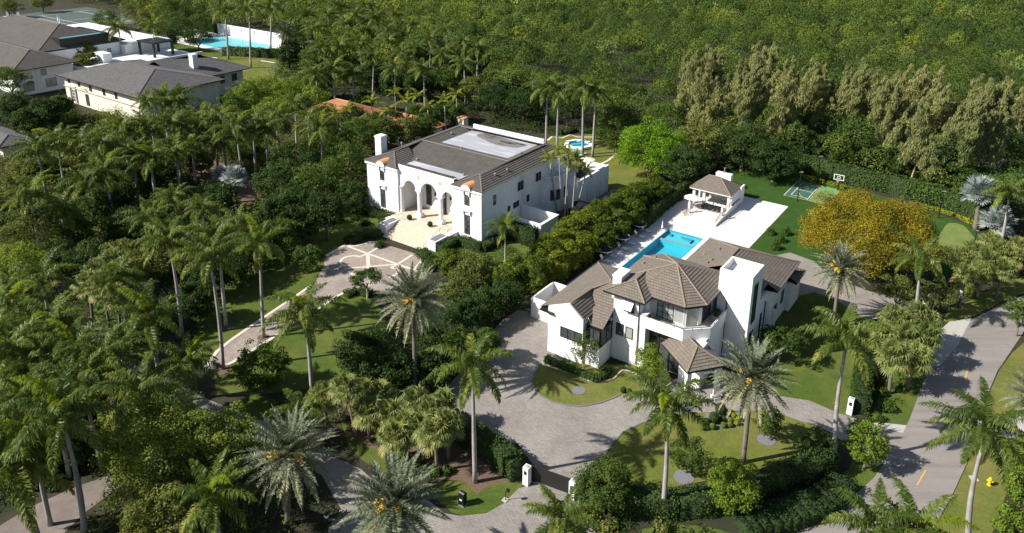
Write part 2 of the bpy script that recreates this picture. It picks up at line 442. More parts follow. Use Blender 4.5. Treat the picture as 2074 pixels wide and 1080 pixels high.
def clip(poly, y, keep_above):
    out = []
    for i in range(len(poly)):
        p, q = poly[i], poly[(i + 1) % len(poly)]
        ip = (p[1] >= y) if keep_above else (p[1] <= y)
        iq = (q[1] >= y) if keep_above else (q[1] <= y)
        if ip: out.append(p)
        if ip != iq:
            t = (y - p[1]) / (q[1] - p[1]); out.append((p[0] + (q[0] - p[0]) * t, y))
    return out
def slope(mb, pts, ch=.36, lip=.055):
    """roof slope: pts[0]->pts[1] is the eave; laid in overlapping tile courses"""
    P = [Vector(p) for p in pts]
    u = (P[1] - P[0]); u.z = 0; u.normalize()
    n = Vector((0, 0, 0))
    for i in range(len(P)):
        a, b = P[i], P[(i + 1) % len(P)]
        n += Vector(((a.y - b.y) * (a.z + b.z), (a.z - b.z) * (a.x + b.x), (a.x - b.x) * (a.y + b.y)))
    n.normalize()
    if n.z < 0: n = -n
    v = n.cross(u); v.normalize()
    if v.z < 0: v = -v
    O = P[0]
    poly = [((p - O).dot(u), (p - O).dot(v)) for p in P]
    vmin = min(q[1] for q in poly); vmax = max(q[1] for q in poly)
    k = 0; y = vmin
    while y < vmax - 1e-3:
        y2 = min(y + ch, vmax)
        c = clip(clip(poly, y, True), y2, False)
        if len(c) >= 3:
            pts3 = [O + u * a + v * b + n * (lip * (1 - (b - y) / ch) + .004) for a, b in c]
            mb.poly(pts3, [(a, b - vmin) for a, b in c])
            lo = [q for q in c if abs(q[1] - y) < 1e-5]
            if len(lo) >= 2:
                a0, a1 = min(q[0] for q in lo), max(q[0] for q in lo)
                q0 = O + u * a0 + v * y; q1 = O + u * a1 + v * y
                mb.poly([q0 - n * .01, q1 - n * .01, q1 + n * (lip + .004), q0 + n * (lip + .004)], [(a0, 0), (a1, 0), (a1, .05), (a0, .05)])
        y = y2; k += 1
    return mb
def hip(mb, cap, x0, x1, y0, y1, ze, rise_pitch, axis=None, caps=True, under=None, r=.11, ch=.36):
    """plain hip roof over a rectangle; returns the ridge ends"""
    w, d = x1 - x0, y1 - y0
    if w >= d:
        h = d / 2 * rise_pitch; A = (x0 + d / 2, (y0 + y1) / 2, ze + h); B = (x1 - d / 2, (y0 + y1) / 2, ze + h)
        c = [(x0, y0, ze), (x1, y0, ze), (x1, y1, ze), (x0, y1, ze)]
        sl = [[c[0], c[1], B, A], [c[1], c[2], B], [c[2], c[3], A, B], [c[3], c[0], A]]
        hips = [(c[0], A), (c[3], A), (c[1], B), (c[2], B), (A, B)]
    else:
        h = w / 2 * rise_pitch; A = ((x0 + x1) / 2, y0 + w / 2, ze + h); B = ((x0 + x1) / 2, y1 - w / 2, ze + h)
        c = [(x0, y0, ze), (x1, y0, ze), (x1, y1, ze), (x0, y1, ze)]
        sl = [[c[0], c[1], A], [c[1], c[2], B, A], [c[2], c[3], B], [c[3], c[0], A, B]]
        hips = [(c[0], A), (c[1], A), (c[2], B), (c[3], B), (A, B)]
    for q in sl: slope(mb, q, ch)
    if caps:
        for p, q in hips: capline(cap, p, q, r)
    if under is not None: under.prism([(x0, y0), (x1, y0), (x1, y1), (x0, y1)], ze - .22, ze - .01)
    return A, B
class Caps(list): pass
def capline(cap, p, q, r=.11):
    if isinstance(cap, Caps):
        m_ = MB(); cap.append(m_); cap = m_
    p, q = Vector(p), Vector(q); L = (q - p).length; n = max(2, int(L / .42))
    if L < .05: return
    off = Vector((0, 0, .04))
    for k in range(n):
        a = p.lerp(q, k / n) + off; b = p.lerp(q, (k + 1.08) / n) + off
        cap.tube([a, b], [r, r * .86], 6)

def bez(pts, n=8, closed=True):
    """Catmull-Rom through the points"""
    out = []; L = len(pts)
    for i in range(L if closed else L - 1):
        p0, p1, p2, p3 = (pts[(i - 1) % L], pts[i], pts[(i + 1) % L], pts[(i + 2) % L]) if closed else (pts[max(i - 1, 0)], pts[i], pts[i + 1], pts[min(i + 2, L - 1)])
        for k in range(n):
            t = k / n
            out.append(tuple(.5 * (2 * p1[j] + (p2[j] - p0[j]) * t + (2 * p0[j] - 5 * p1[j] + 4 * p2[j] - p3[j]) * t * t + (3 * p1[j] - p0[j] - 3 * p2[j] + p3[j]) * t ** 3) for j in range(len(p1))))
    if not closed: out.append(tuple(pts[-1]))
    return out
import bmesh
def sheet(name, xy, z, m, kind='structure', label=None, cat=None, skirt=.06):
    """a flat ground sheet over a ground outline"""
    bm = bmesh.new()
    vs = [bm.verts.new((x, y, z)) for x, y in xy]
    f = bm.faces.new(vs); bm.normal_update()
    if f.normal.z < 0: f.normal_flip()
    bmesh.ops.triangulate(bm, faces=[f])
    me = bpy.data.meshes.new(name); bm.to_mesh(me); bm.free()
    me.materials.append(M[m])
    o = bpy.data.objects.new(name, me); COL.objects.link(o)
    return tag(o, label, cat, None, kind)
def gp(pts, smooth=0, z=0):
    """ground outline from map points read off along sight lines"""
    q = [tuple(G(x, y, z)[:2]) for x, y in pts]
    return bez(q, smooth) if smooth else q
def band(name, line, width, z, m, closed=False, kind='structure', h=.0, label=None, cat=None):
    mb = MB(); n = len(line)
    L, R = [], []
    for i, p in enumerate(line):
        a = line[(i - 1) % n] if closed or i > 0 else p
        b = line[(i + 1) % n] if closed or i < n - 1 else p
        d = Vector((b[0] - a[0], b[1] - a[1])); d.normalize() if d.length else None
        nn = Vector((-d.y, d.x)) * width / 2
        L.append((p[0] + nn.x, p[1] + nn.y)); R.append((p[0] - nn.x, p[1] - nn.y))
    rng = range(n if closed else n - 1)
    for i in rng:
        j = (i + 1) % n
        q = [R[i], R[j], L[j], L[i]]
        if h > 0: mb.prism(q, z - .02, z + h)
        else: mb.poly([(x, y, z) for x, y in q])
    o = mb.build(name, m)
    return tag(o, label, cat, None, kind)

# ---------------------------------------------------------------- leaves as many small quads
def quads_obj(name, V, m, parent=None, rnd=None, extra=None, loc=None, tint=None):
    """V: (n,4,3) array of quads; extra: (verts, faces, material name)"""
    n = len(V)
    me = bpy.data.meshes.new(name)
    ev, ef, em = extra if extra else ([], [], None)
    nv = n * 4 + len(ev)
    me.vertices.add(nv)
    co = np.concatenate([V.reshape(-1, 3), np.array(ev, float).reshape(-1, 3)]) if len(ev) else V.reshape(-1, 3)
    me.vertices.foreach_set('co', co.astype(np.float32).ravel())
    fl = [len(f) for f in ef]
    nl = n * 4 + sum(fl)
    me.loops.add(nl)
    idx = np.arange(n * 4, dtype=np.int32)
    if ef: idx = np.concatenate([idx, np.array([i + n * 4 for f in ef for i in f], dtype=np.int32)])
    me.loops.foreach_set('vertex_index', idx)
    me.polygons.add(n + len(ef))
    st = np.concatenate([np.arange(n) * 4, n * 4 + np.cumsum([0] + fl[:-1])]) if ef else np.arange(n) * 4
    me.polygons.foreach_set('loop_start', st.astype(np.int32))
    mi = np.zeros(n + len(ef), dtype=np.int32); mi[n:] = 1
    me.materials.append(M[m])
    if ef: me.materials.append(M[em])
    me.polygons.foreach_set('material_index', mi)
    at = me.attributes.new('rnd', 'FLOAT', 'FACE')
    if rnd is None: rnd = RS.random(n)
    at.data.foreach_set('value', np.concatenate([rnd, np.full(len(ef), .5)]).astype(np.float32))
    if tint is not None:
        at = me.attributes.new('tint', 'FLOAT', 'FACE')
        at.data.foreach_set('value', np.concatenate([tint, np.full(len(ef), .5)]).astype(np.float32))
    me.update(calc_edges=True)
    o = bpy.data.objects.new(name, me); COL.objects.link(o)
    if parent is not None: o.parent = parent
    return o
RS = np.random.RandomState(7)
random.seed(7)
def unit(v): return v / np.maximum(np.linalg.norm(v, axis=-1, keepdims=True), 1e-9)
def cards(C, Nn, size, asp=.6, rs=RS):
    """leaf quads at C facing Nn"""
    n = len(C)
    Nn = unit(Nn)
    r = unit(rs.normal(size=(n, 3)))
    a = unit(np.cross(Nn, r)); b = np.cross(Nn, a)
    s = (size * (.7 + .6 * rs.random(n)))[:, None] / 2
    w = s * asp
    fold = Nn * s * .25
    return np.stack([C - a * s - fold, C + b * w, C + a * s - fold, C - b * w], axis=1)
def clump_cloud(centers, rad_, nper, size, rs, flat=.75, out=None):
    """leaves on the surface of many small clumps"""
    K = len(centers)
    d = unit(rs.normal(size=(K * nper, 3)))
    d[:, 2] = np.where(d[:, 2] < -.25, -d[:, 2], d[:, 2])
    rr = np.repeat(rad_, nper) * (.45 + .6 * rs.random(K * nper) ** .6)
    P = np.repeat(centers, nper, axis=0) + d * rr[:, None] * np.array([1, 1, flat])
    nn = d * .9 + rs.normal(size=d.shape) * .55 + np.array([0, 0, .35])
    if out is not None: nn = nn + np.repeat(out, nper, 0) * .9
    return cards(P, nn, size, .62, rs)
def crown_points(rx, rz, K, rs, low=-.35, shell=.55):
    d = unit(rs.normal(size=(K * 3, 3)))
    d = d[d[:, 2] > low][:K]
    f = shell + (1 - shell) * rs.random(len(d)) ** .5
    f *= .88 + .22 * np.sin(d[:, 0] * 4 + rs.random() * 6) * np.cos(d[:, 1] * 5 + rs.random() * 6)
    return d * f[:, None] * np.array([rx, rx, rz])

def tree_mesh(kind, rx, rz, K, nper, size, seed, low=-.35, shell=.55, cr=.3, flat=.75):
    rs = np.random.RandomState(seed)
    c = crown_points(rx, rz, K, rs, low, shell)
    r = rx * cr * (.7 + .6 * rs.random(len(c)))
    V = clump_cloud(c, r, nper, size, rs, flat)
    tw = rs.random(len(c))
    rnd = np.clip(np.repeat(tw, nper) * .5 + rs.random(len(c) * nper) * .5, 0, 1)
    return V, rnd, c
tree_cache = {}
def tree(name, label, cat, x, y, h, rx, rz, mk, variant=0, q=1.0, size=.34, group=None, bark='bark', low=-.35, shell=.55, cr=.3,
         K=70, nper=60, world=None, trunk_r=None, flat=.75, limbs=6, base=None):
    """broadleaf tree: crown centre seen at (x, y) at height h"""
    c = world if world is not None else G(x, y, h)
    bx, by = (c[0], c[1]) if base is None else base
    root = empty(name, label, cat, (bx, by, 0), 0, group)
    key = (mk, round(rx, 1), round(rz, 1), variant, size, K, nper)
    if key not in tree_cache:
        V, rnd, cc = tree_mesh(mk, rx, rz, int(K), int(nper), size, 100 + variant * 7 + int(rx * 10), low, shell, cr, flat)
        o = quads_obj('crown', V, mk, root, rnd)
        tree_cache[key] = (o.data, cc)
    else:
        o = bpy.data.objects.new('crown', tree_cache[key][0]); COL.objects.link(o); o.parent = root
    cc = tree_cache[key][1]
    o.location = (c[0] - bx, c[1] - by, h)
    rot = 0.0
    tr = trunk_r or max(.1, rx * .055)
    tb = MB(); fork = max(.6, (h - rz * .55)) * .62
    top = (c[0] - bx, c[1] - by)
    tb.tube([(0, 0, -.1), (top[0] * .3 + .05, top[1] * .3, fork * .5), (top[0] * .6, top[1] * .6 + .05, fork)], [tr * 1.25, tr, tr * .85], 7)
    rs = random.Random(int(abs(x) * 13 + abs(y) * 7 + variant))
    for k in range(limbs):
        q_ = cc[rs.randrange(len(cc))]
        e = (top[0] + q_[0] * .85, top[1] + q_[1] * .85, h + q_[2] * .8)
        s0 = (top[0] * .6, top[1] * .6 + .05, fork)
        mid = tuple(s0[i] * .5 + e[i] * .5 + (rs.uniform(-.08, .08) * rx if i < 2 else .06 * rz) for i in range(3))
        tb.tube([s0, mid, e], [tr * .6, tr * .38, tr * .12], 5)
    tb.build('trunk', bark, root)
    return root

def scatter_poly(poly, density, rs, jitter=True):
    P = np.array(poly); x0, y0 = P.min(0); x1, y1 = P.max(0)
    n = int((x1 - x0) * (y1 - y0) * density)
    q = np.column_stack([rs.uniform(x0, x1, n), rs.uniform(y0, y1, n)])
    return q[inside(q, P)]
def inside(q, P):
    ins = np.zeros(len(q), bool); j = len(P) - 1
    for i in range(len(P)):
        xi, yi = P[i]; xj, yj = P[j]
        c = ((yi > q[:, 1]) != (yj > q[:, 1])) & (q[:, 0] < (xj - xi) * (q[:, 1] - yi) / (yj - yi + 1e-12) + xi)
        ins ^= c; j = i
    return ins

def leafy_box(path, w, h, size, dens, rs, z0=0.0, rough=.12, closed=False, top_round=.0):
    """leaf quads over the faces of a clipped hedge that follows a path; plus a solid core coloured dark for inner shade"""
    C, Nn = [], []; ev, ef = [], []
    n = len(path)
    for i in range(n if closed else n - 1):
        a = np.array(path[i]); b = np.array(path[(i + 1) % n]); d = b - a; L = np.linalg.norm(d)
        if L < 1e-3: continue
        d /= L; nn = np.array([-d[1], d[0]])
        for face, ext in (('t', w), ('l', h), ('r', h)):
            k = int(L * ext * dens) + 1
            t = rs.random(k) * L; s = rs.random(k)
            p = a[None, :] + d[None, :] * t[:, None]
            if face == 't':
                pp = p + nn * ((s - .5) * w)[:, None]; z = np.full(k, h + z0); no = np.tile([0, 0, 1.0], (k, 1))
            else:
                sg = 1 if face == 'l' else -1
                pp = p + nn * sg * w / 2; z = z0 + s * h; no = np.tile([nn[0] * sg, nn[1] * sg, .15], (k, 1))
            wob = np.sin(pp[:, 0] * 1.9 + pp[:, 1] * 1.3) * rough + rs.normal(size=k) * rough * .5
            Q = np.column_stack([pp, z]) + no * wob[:, None]
            C.append(Q); Nn.append(no + rs.normal(size=(k, 3)) * .5)
        for e, sg in ((a, -1), (b, 1)):
            if (not closed) and ((sg < 0 and i == 0) or (sg > 0 and i == n - 2)):
                k = int(w * h * dens) + 1
                s = (rs.random(k) - .5) * w; z = z0 + rs.random(k) * h
                no = np.tile([d[0] * sg, d[1] * sg, .1], (k, 1))
                C.append(np.column_stack([e + nn * s[:, None], z]) + no * (rs.normal(size=k) * rough * .5)[:, None]); Nn.append(no + rs.normal(size=(k, 3)) * .5)
        q = w / 2 - rough - .05; e0 = a - d * (0 if i else -.1); 
        i0 = len(ev); ins = .12
        pts = [a - nn * q, b - nn * q, b + nn * q, a + nn * q]
        ev += [(p[0], p[1], z0) for p in pts] + [(p[0], p[1], z0 + h - rough - .05) for p in pts]
        for k in range(4): ef.append((i0 + k, i0 + (k + 1) % 4, i0 + 4 + (k + 1) % 4, i0 + 4 + k))
        ef.append((i0 + 4, i0 + 5, i0 + 6, i0 + 7))
    C = np.concatenate(C); Nn = np.concatenate(Nn)
    return cards(C, Nn, size, .7, rs), ev, ef
def hedge(name, label, pts, w, h, mk='bush', size=.22, dens=34, smooth=0, z0=0, rough=.12, cat='hedge', closed=False, group=None, xy=None):
    line = xy if xy is not None else [tuple(G(x, y, z0)[:2]) for x, y in pts]
    if smooth: line = bez(line, smooth, closed)
    V, ev, ef = leafy_box(line, w, h, size, dens, RS, z0, rough, closed)
    o = quads_obj(name, V, mk, None, None, (ev, ef, 'core'))
    c = np.array(line).mean(0)
    for_v = np.array([c[0], c[1], 0])
    o.data.transform(Matrix.Translation((-c[0], -c[1], 0))); o.location = (c[0], c[1], 0)
    return tag(o, label, cat, group)
def bush(name, label, x, y, r, h, mk='bush', size=.22, n=420, cat='shrub', group=None, ball=False, z=0, world=None, soft=.25):
    c = world if world is not None else G(x, y, z)
    key = ('bush', mk, size, n, ball, len(label) % 3)
    d = unit(RS.normal(size=(n, 3))); 
    if not ball: d[:, 2] = np.where(d[:, 2] < -.1, -d[:, 2], d[:, 2])
    if not ball: n = int(n * 1.6); d = unit(RS.normal(size=(n, 3))); d[:, 2] = np.abs(d[:, 2]); soft = .6
    k = 1 if ball else (1 - soft * RS.random(n)) * (.85 + .2 * np.sin(d[:, 0] * 5 + c[0]) * np.cos(d[:, 1] * 4 + c[1]))
    P = d * np.array([r, r, h / 2 if ball else h])[None, :] * (np.ones(n) if ball else k)[:, None]
    if ball: P[:, 2] += h / 2
    V = cards(P, d + RS.normal(size=d.shape) * (.3 if ball else .6), size, .7)
    # solid core, coloured dark for the shade inside the shrub
    ev, ef = [], []
    mb = MB(); zb = 0 if not ball else h * .05
    mb.lathe(0, 0, [(.05, zb), (r * .8, zb + h * .14), (r * .92, h * .5), (r * .66, h * .82), (.05, h * .93)] if ball else [(.05, 0), (r * .3, h * .2), (r * .3, h * .4), (.05, h * .5)], 8)
    o = quads_obj(name, V, mk, None, None, (mb.v, mb.f, 'core'))
    o.location = (c[0], c[1], c[2] if world is not None else z)
    return tag(o, label, cat, group)

# ---------------------------------------------------------------- palms
def frond_quads(P0, az, el, L, curve, nl, ll, lw, rs, droop=.5, vee=.35, plume=.0, start=.12, seg=2, twist=0):
    """one feather frond: arched midrib with paired leaflets"""
    t = np.linspace(0, 1, 15)
    ang = el - curve * t ** 1.25
    dx = np.cos(ang); dz = np.sin(ang)
    ds = L / 14
    X = np.concatenate([[0], np.cumsum(dx[:-1] * ds)]); Z = np.concatenate([[0], np.cumsum(dz[:-1] * ds)])
    h = np.array([math.cos(az), math.sin(az), 0]); side = np.array([-h[1], h[0], 0])
    pts = P0 + X[:, None] * h + Z[:, None] * np.array([0, 0, 1.0])
    out = []
    # midrib
    tang = unit(np.gradient(pts, axis=0)); up = unit(np.cross(np.tile(side, (15, 1)), tang)) * -1
    up = np.where(up[:, 2:3] < 0, -up, up)
    w = np.linspace(.055, .012, 15)[:, None] * (L / 3.6)
    A = pts - side * w; B = pts + side * w
    out.append(np.stack([A[:-1], B[:-1], B[1:], A[1:]], axis=1))
    # leaflets
    tt = np.linspace(start, .99, nl)
    px = np.stack([np.interp(tt, t, pts[:, i]) for i in range(3)], 1)
    tg = unit(np.stack([np.interp(tt, t, tang[:, i]) for i in range(3)], 1))
    uu = unit(np.stack([np.interp(tt, t, up[:, i]) for i in range(3)], 1))
    prof = np.sin(np.clip(tt * .9 + .16, 0, 1) * math.pi) ** .6 * (1 - .25 * tt)
    for sg in (-1, 1):
        n = nl
        v = vee + (rs.random(n) - .5) * 2 * plume
        d = unit(side * sg * .85 + tg * (.42 + .5 * tt[:, None] ** 2) + uu * v[:, None] + rs.normal(size=(n, 3)) * .09)
        ln = (ll * prof * (.85 + .3 * rs.random(n)))[:, None]
        g = np.array([0, 0, -1.0])
        m = px + d * ln * .5
        d2 = unit(d + g * droop * (.7 + .6 * rs.random(n))[:, None])
        e = m + d2 * ln * .5
        wv = unit(np.cross(d, uu + rs.normal(size=(n, 3)) * .35)) * lw / 2
        out.append(np.stack([px - wv, px + wv, m + wv, m - wv], axis=1))
        out.append(np.stack([m - wv, m + wv, e + wv * .25, e - wv * .25], axis=1))
    return np.concatenate(out)
def palm_crown(kind, seed):
    rs = np.random.RandomState(seed); out = []; rnd = []; yel = []
    if kind == 'royal':
        n = rs.randint(16, 20)
        for k in range(n):
            f = k / (n - 1); az = k * 2.4 + rs.normal() * .18
            el = rad(78) - f * rad(96) + rs.normal() * .08
            Lf = 4.9 * (.86 + .22 * rs.random())
            q = frond_quads(np.array([0, 0, .0]), az, el, Lf, 1.2 + .5 * (1 - f) + rs.normal() * .16, 66, 1.02, .078, rs, 1.5 + .5 * f, .0, .5)
            (yel if (k == 0) else out).append(q)
            if k: rnd.append(np.clip(np.full(len(q), .25 + .35 * rs.random()) + rs.random(len(q)) * .4 + (.18 if f > .8 else 0), 0, 1))
    elif kind == 'date':
        n = 74
        for k in range(n):
            f = k / (n - 1); az = k * 2.39996 + rs.normal() * .1
            el = rad(84) - f * rad(128) + rs.normal() * .07
            Lf = 4.5 * (.88 + .2 * rs.random())
            q = frond_quads(np.array([0, 0, .1]), az, el, Lf, .55 + .25 * rs.random(), 42, .56, .075, rs, .22, .45, .3, start=.14)
            out.append(q); rnd.append(np.clip((.15 + .55 * f) * np.ones(len(q)) + rs.random(len(q)) * .4 + (.25 if f > .86 else 0), 0, 1))
    elif kind == 'alex':
        n = 9
        for k in range(n):
            f = k / (n - 1); az = k * 2.4 + rs.normal() * .2
            q = frond_quads(np.zeros(3), az, rad(70) - f * rad(70), 2.3 * (.9 + .2 * rs.random()), 1.3, 24, .55, .09, rs, 1.1, .1, .2)
            out.append(q); rnd.append(np.clip(rs.random(len(q)) * .6 + .4 * rs.random(), 0, 1))
    elif kind in ('fan', 'silver'):
        n = 24 if kind == 'fan' else 36
        for k in range(n):
            f = k / (n - 1); az = k * 2.39996 + rs.normal() * .15
            el = rad(82) - f * rad(112) + rs.normal() * .08
            pl = (1.05 if kind == 'fan' else 1.15) * (.8 + .4 * rs.random()); R = (1.0 if kind == 'fan' else 1.1) * (.85 + .3 * rs.random())
            h = np.array([math.cos(az), math.sin(az), 0]); d = h * math.cos(el) + np.array([0, 0, math.sin(el)])
            side = np.array([-h[1], h[0], 0]); up = unit(np.cross(d, side)); up = up if up[2] > 0 else -up
            hub = d * pl
            out.append(np.array([[side * -.03, side * .03, hub + side * .02, hub - side * .02]])); rnd.append(np.array([.7]))
            S_ = 20 if kind == 'fan' else 22
            a = np.linspace(-rad(135), rad(135), S_)
            dd = np.cos(a)[:, None] * d + np.sin(a)[:, None] * side
            # costapalmate fold: segments lift to the sides, tips droop
            dd = unit(dd + up * .25 * np.abs(np.sin(a))[:, None] + rs.normal(size=(S_, 3)) * .05)
            wv = unit(np.cross(dd, up)) * (R * .07)
            m = hub + dd * R * .62
            e = m + unit(dd + np.array([0, 0, -(1.3 if kind == 'fan' else .25)]) * (.5 + .5 * rs.random(S_))[:, None]) * R * (.5 if kind == 'fan' else .4)
            hb = np.repeat(hub[None, :], S_, 0)
            q = np.concatenate([np.stack([hb - wv * .2, hb + wv * .2, m + wv, m - wv], 1), np.stack([m - wv, m + wv, e + wv * .15, e - wv * .15], 1)])
            out.append(q); rnd.append(np.clip(rs.random(len(q)) * .2 + .75 * rs.random() + (.35 if f > .85 else 0), 0, 1))
    V = np.concatenate(out); R = np.concatenate(rnd)
    Y = np.concatenate(yel) if yel else None
    return V, R, Y
palm_cache = {}
def palm_data(kind, v):
    key = (kind, v)
    if key not in palm_cache:
        mk = kind
        V, R, Y = palm_crown(kind, 40 + v * 3 + len(kind))
        o = quads_obj('crown', V, mk, None, R); d1 = o.data; bpy.data.objects.remove(o)
        d2 = None
        if Y is not None:
            o = quads_obj('young_frond', Y, 'royal_yellow', None, None); d2 = o.data; bpy.data.objects.remove(o)
        palm_cache[key] = (d1, d2)
    return palm_cache[key]
NPALM = [0]
def palm(kind, label, base, top, scale=1.0, group=None, name=None, bow=0.0, variant=None, yellow=True, fruit=True):
    """base: ground point; top: point the fronds grow from"""
    names = {'royal': 'royal_palm', 'date': 'date_palm', 'fan': 'fan_palm', 'silver': 'silver_palm', 'alex': 'feather_palm'}
    NPALM[0] += 1; i = NPALM[0]
    v = (i % (6 if kind == 'royal' else 3)) if variant is None else variant
    root = empty(name or names[kind], label, 'palm tree' if kind in ('royal', 'date') else {'fan': 'fan palm', 'silver': 'silver palm', 'alex': 'feather palm'}[kind],
                 (base[0], base[1], 0), 0, group)
    d1, d2 = palm_data(kind, v)
    t = Vector((top[0] - base[0], top[1] - base[1], top[2]))
    rz = (i * 2.17) % 6.28
    def add(me, nm, parent=root, z=0, s=scale):
        o = bpy.data.objects.new(nm, me); COL.objects.link(o); o.parent = parent
        o.location = (t.x, t.y, t.z + z); o.rotation_euler = (0, 0, rz); o.scale = (s,) * 3
        return o
    crown = add(d1, 'crown')
    if d2 is not None and yellow and i % 5 in (0, 2): add(d2, 'young_frond')
    mb = MB()
    H = t.z
    shaft = {'royal': 1.25, 'alex': .8}.get(kind, 0) * scale
    hz = H - shaft
    r0 = {'royal': .205, 'date': .25, 'fan': .17, 'silver': .26, 'alex': .11}[kind] * scale
    pts, rr = [], []
    for k in range(9):
        f = k / 8
        pts.append((t.x * f * hz / H + bow * math.sin(f * math.pi) * .5, t.y * f * hz / H, f * hz - (.1 if k == 0 else 0)))
        if kind == 'royal': g = (1.25 if k == 0 else 1.0) * (1 - .34 * f + .18 * math.sin(min(1, f * 1.4) * math.pi))
        elif kind == 'date': g = (1.2 if k == 0 else .95) + (.35 if k == 8 else 0)
        else: g = 1.1 - .2 * f
        rr.append(r0 * g)
    mb.tube(pts, rr, 9)
    mb.build('trunk', 'palm_trunk' if kind in ('royal', 'alex') else 'date_trunk', root, smooth=True)
    if shaft:
        mb = MB(); a = Vector(pts[-1]); b = t
        mb.tube([a - Vector((0, 0, .03)), a.lerp(b, .25), a.lerp(b, .7), b + Vector((0, 0, .15))], [r0 * .78, r0 * .86, r0 * .62, r0 * .36], 8)
        mb.build('crownshaft', 'shaft', root, smooth=True)
    if kind == 'date' and fruit:
        rs = np.random.RandomState(i); q = []
        for k in range(9):
            az = rs.random() * 6.28; q.append(frond_quads(np.array([t.x, t.y, t.z + .25]), az, rad(52) - k * .05, 1.7 + .4 * rs.random(), 1.5, 22, .42, .11, rs, 1.2, 0, .8, start=.45))
        quads_obj('fruit_stalk', np.concatenate(q), 'fruit', root)
    return root

# ================================================================ GROUND
def lotxy(pts): return [W(a, b)[:2] for a, b in pts]
POOLR = (-44.9, -38.9, 88.5, 107.55)
mb = MB()
for q in ((-1600, POOLR[0], -1600, 2200), (POOLR[1], 1600, -1600, 2200), (POOLR[0], POOLR[1], POOLR[3], 2200), (POOLR[0], POOLR[1], -1600, POOLR[2])):
    mb.poly([(q[0], q[2], 0), (q[1], q[2], 0), (q[1], q[3], 0), (q[0], q[3], 0)])
tag(mb.build('ground', 'soil', lot=True), kind='structure')
# street at the right with its verge
ROAD = gp([(1560, 1105), (1640, 1068), (1712, 1020), (1770, 968), (1815, 905), (1842, 850), (1868, 780), (1893, 705), (1917, 668), (1968, 648), (2030, 616), (2110, 585),
           (2160, 590), (2110, 640), (2074, 672), (2045, 715), (2020, 752), (2000, 800), (1985, 858), (1962, 930), (1930, 1000), (1885, 1080), (1860, 1120)])
sheet('street', ROAD, .03, 'asphalt')
sheet('left_verge', gp([(1700, 1025), (1712, 1015), (1770, 968), (1815, 905), (1842, 850), (1868, 780), (1893, 705), (1905, 655), (1870, 640), (1850, 700), (1800, 760), (1770, 830), (1740, 880), (1720, 950), (1700, 1000)]), .015, 'lawn_green')
sheet('verge_lawn', gp([(1590, 1080), (1640, 1062), (1712, 1014), (1765, 966), (1740, 940), (1660, 985), (1560, 1040), (1540, 1080)]), .012, 'lawn_green')
sheet('corner_lawn', gp([(1910, 652), (1922, 624), (1960, 612), (2010, 585), (2050, 560), (2110, 560), (2110, 580), (2030, 611), (1968, 642), (1935, 651)]), .035, 'lawn')
sheet('right_verge', gp([(1885, 1085), (1932, 1000), (1964, 930), (1987, 858), (2002, 800), (2023, 752), (2050, 715), (2090, 680), (2150, 700), (2150, 860), (2074, 900), (2045, 980), (2010, 1080), (1960, 1130), (1870, 1130)]), .015, 'lawn')
sheet('neighbour_drive', gp([(1965, 885), (1993, 905), (2074, 880), (2110, 850), (2110, 820), (2040, 850), (1985, 850)]), .04, 'concrete')
sheet('junction_drive', gp([(1893, 705), (1905, 668), (1925, 650), (1968, 645), (1940, 700), (1905, 740), (1880, 745)]), .034, 'concrete')
for k, pp in enumerate([[(1955, 768), (1961, 745)], [(1857, 984), (1875, 953)], [(1650, 1070), (1668, 1063)]]):
    a, b = gp(pp); sheet('road_marking', [(a[0] - .09, a[1]), (a[0] + .09, a[1]), (b[0] + .09, b[1]), (b[0] - .09, b[1])], .045, 'line_yellow')
# pavers of the gated drive
DRIVE = gp([(1078, 985), (1092, 960), (1062, 918), (1050, 900), (1000, 888), (945, 858), (900, 835), (880, 815), (905, 785), (945, 740), (985, 690), (1015, 650), (1050, 628), (1120, 645), (1125, 720), (1150, 745),
            (1480, 780), (1565, 800), (1640, 812), (1700, 838), (1738, 850), (1835, 880), (1815, 925), (1760, 905), (1702, 892), (1690, 880), (1640, 860), (1600, 846), (1560, 832), (1500, 832), (1420, 836), (1350, 845), (1300, 858), (1262, 876), (1240, 900), (1225, 925), (1212, 960), (1200, 985), (1170, 1000), (1160, 1010), (1120, 1000)])
sheet('paved_drive', DRIVE, .026, 'paver')
sheet('entrance_apron', gp([(1078, 982), (1165, 1005), (1200, 1060), (1215, 1110), (900, 1110), (820, 1075), (870, 1045), (940, 1045), (985, 1040), (1020, 1020), (1050, 990)]), .0205, 'paver')
sheet('drive_mouth', gp([(1690, 880), (1740, 852), (1838, 862), (1848, 880), (1815, 925), (1775, 945), (1752, 915)]), .022, 'concrete')
ISL = gp([(1096, 737), (1084, 752), (1077, 772), (1082, 790), (1095, 803), (1118, 815), (1150, 822), (1180, 824), (1212, 818), (1240, 808), (1258, 800), (1330, 790), (1330, 740), (1240, 740), (1160, 735)])
sheet('island_lawn', ISL, .06, 'lawn')
band('kerb', gp([(1096, 737), (1084, 752), (1077, 772), (1082, 790), (1095, 803), (1118, 815), (1150, 822), (1180, 824), (1212, 818), (1240, 808), (1256, 801)]), .14, .03, 'gravel', h=.08)
FL = gp([(1225, 925), (1240, 900), (1262, 876), (1300, 858), (1350, 845), (1420, 836), (1500, 832), (1560, 832), (1600, 846), (1640, 860), (1690, 882), (1700, 900), (1690, 950), (1600, 945), (1480, 965), (1340, 992), (1230, 992), (1205, 985)])
sheet('front_lawn', FL, .05, 'lawn')
band('kerb', gp([(1210, 965), (1225, 925), (1240, 900), (1262, 876), (1300, 858), (1350, 845), (1400, 838)]), .14, .03, 'gravel', h=.08)
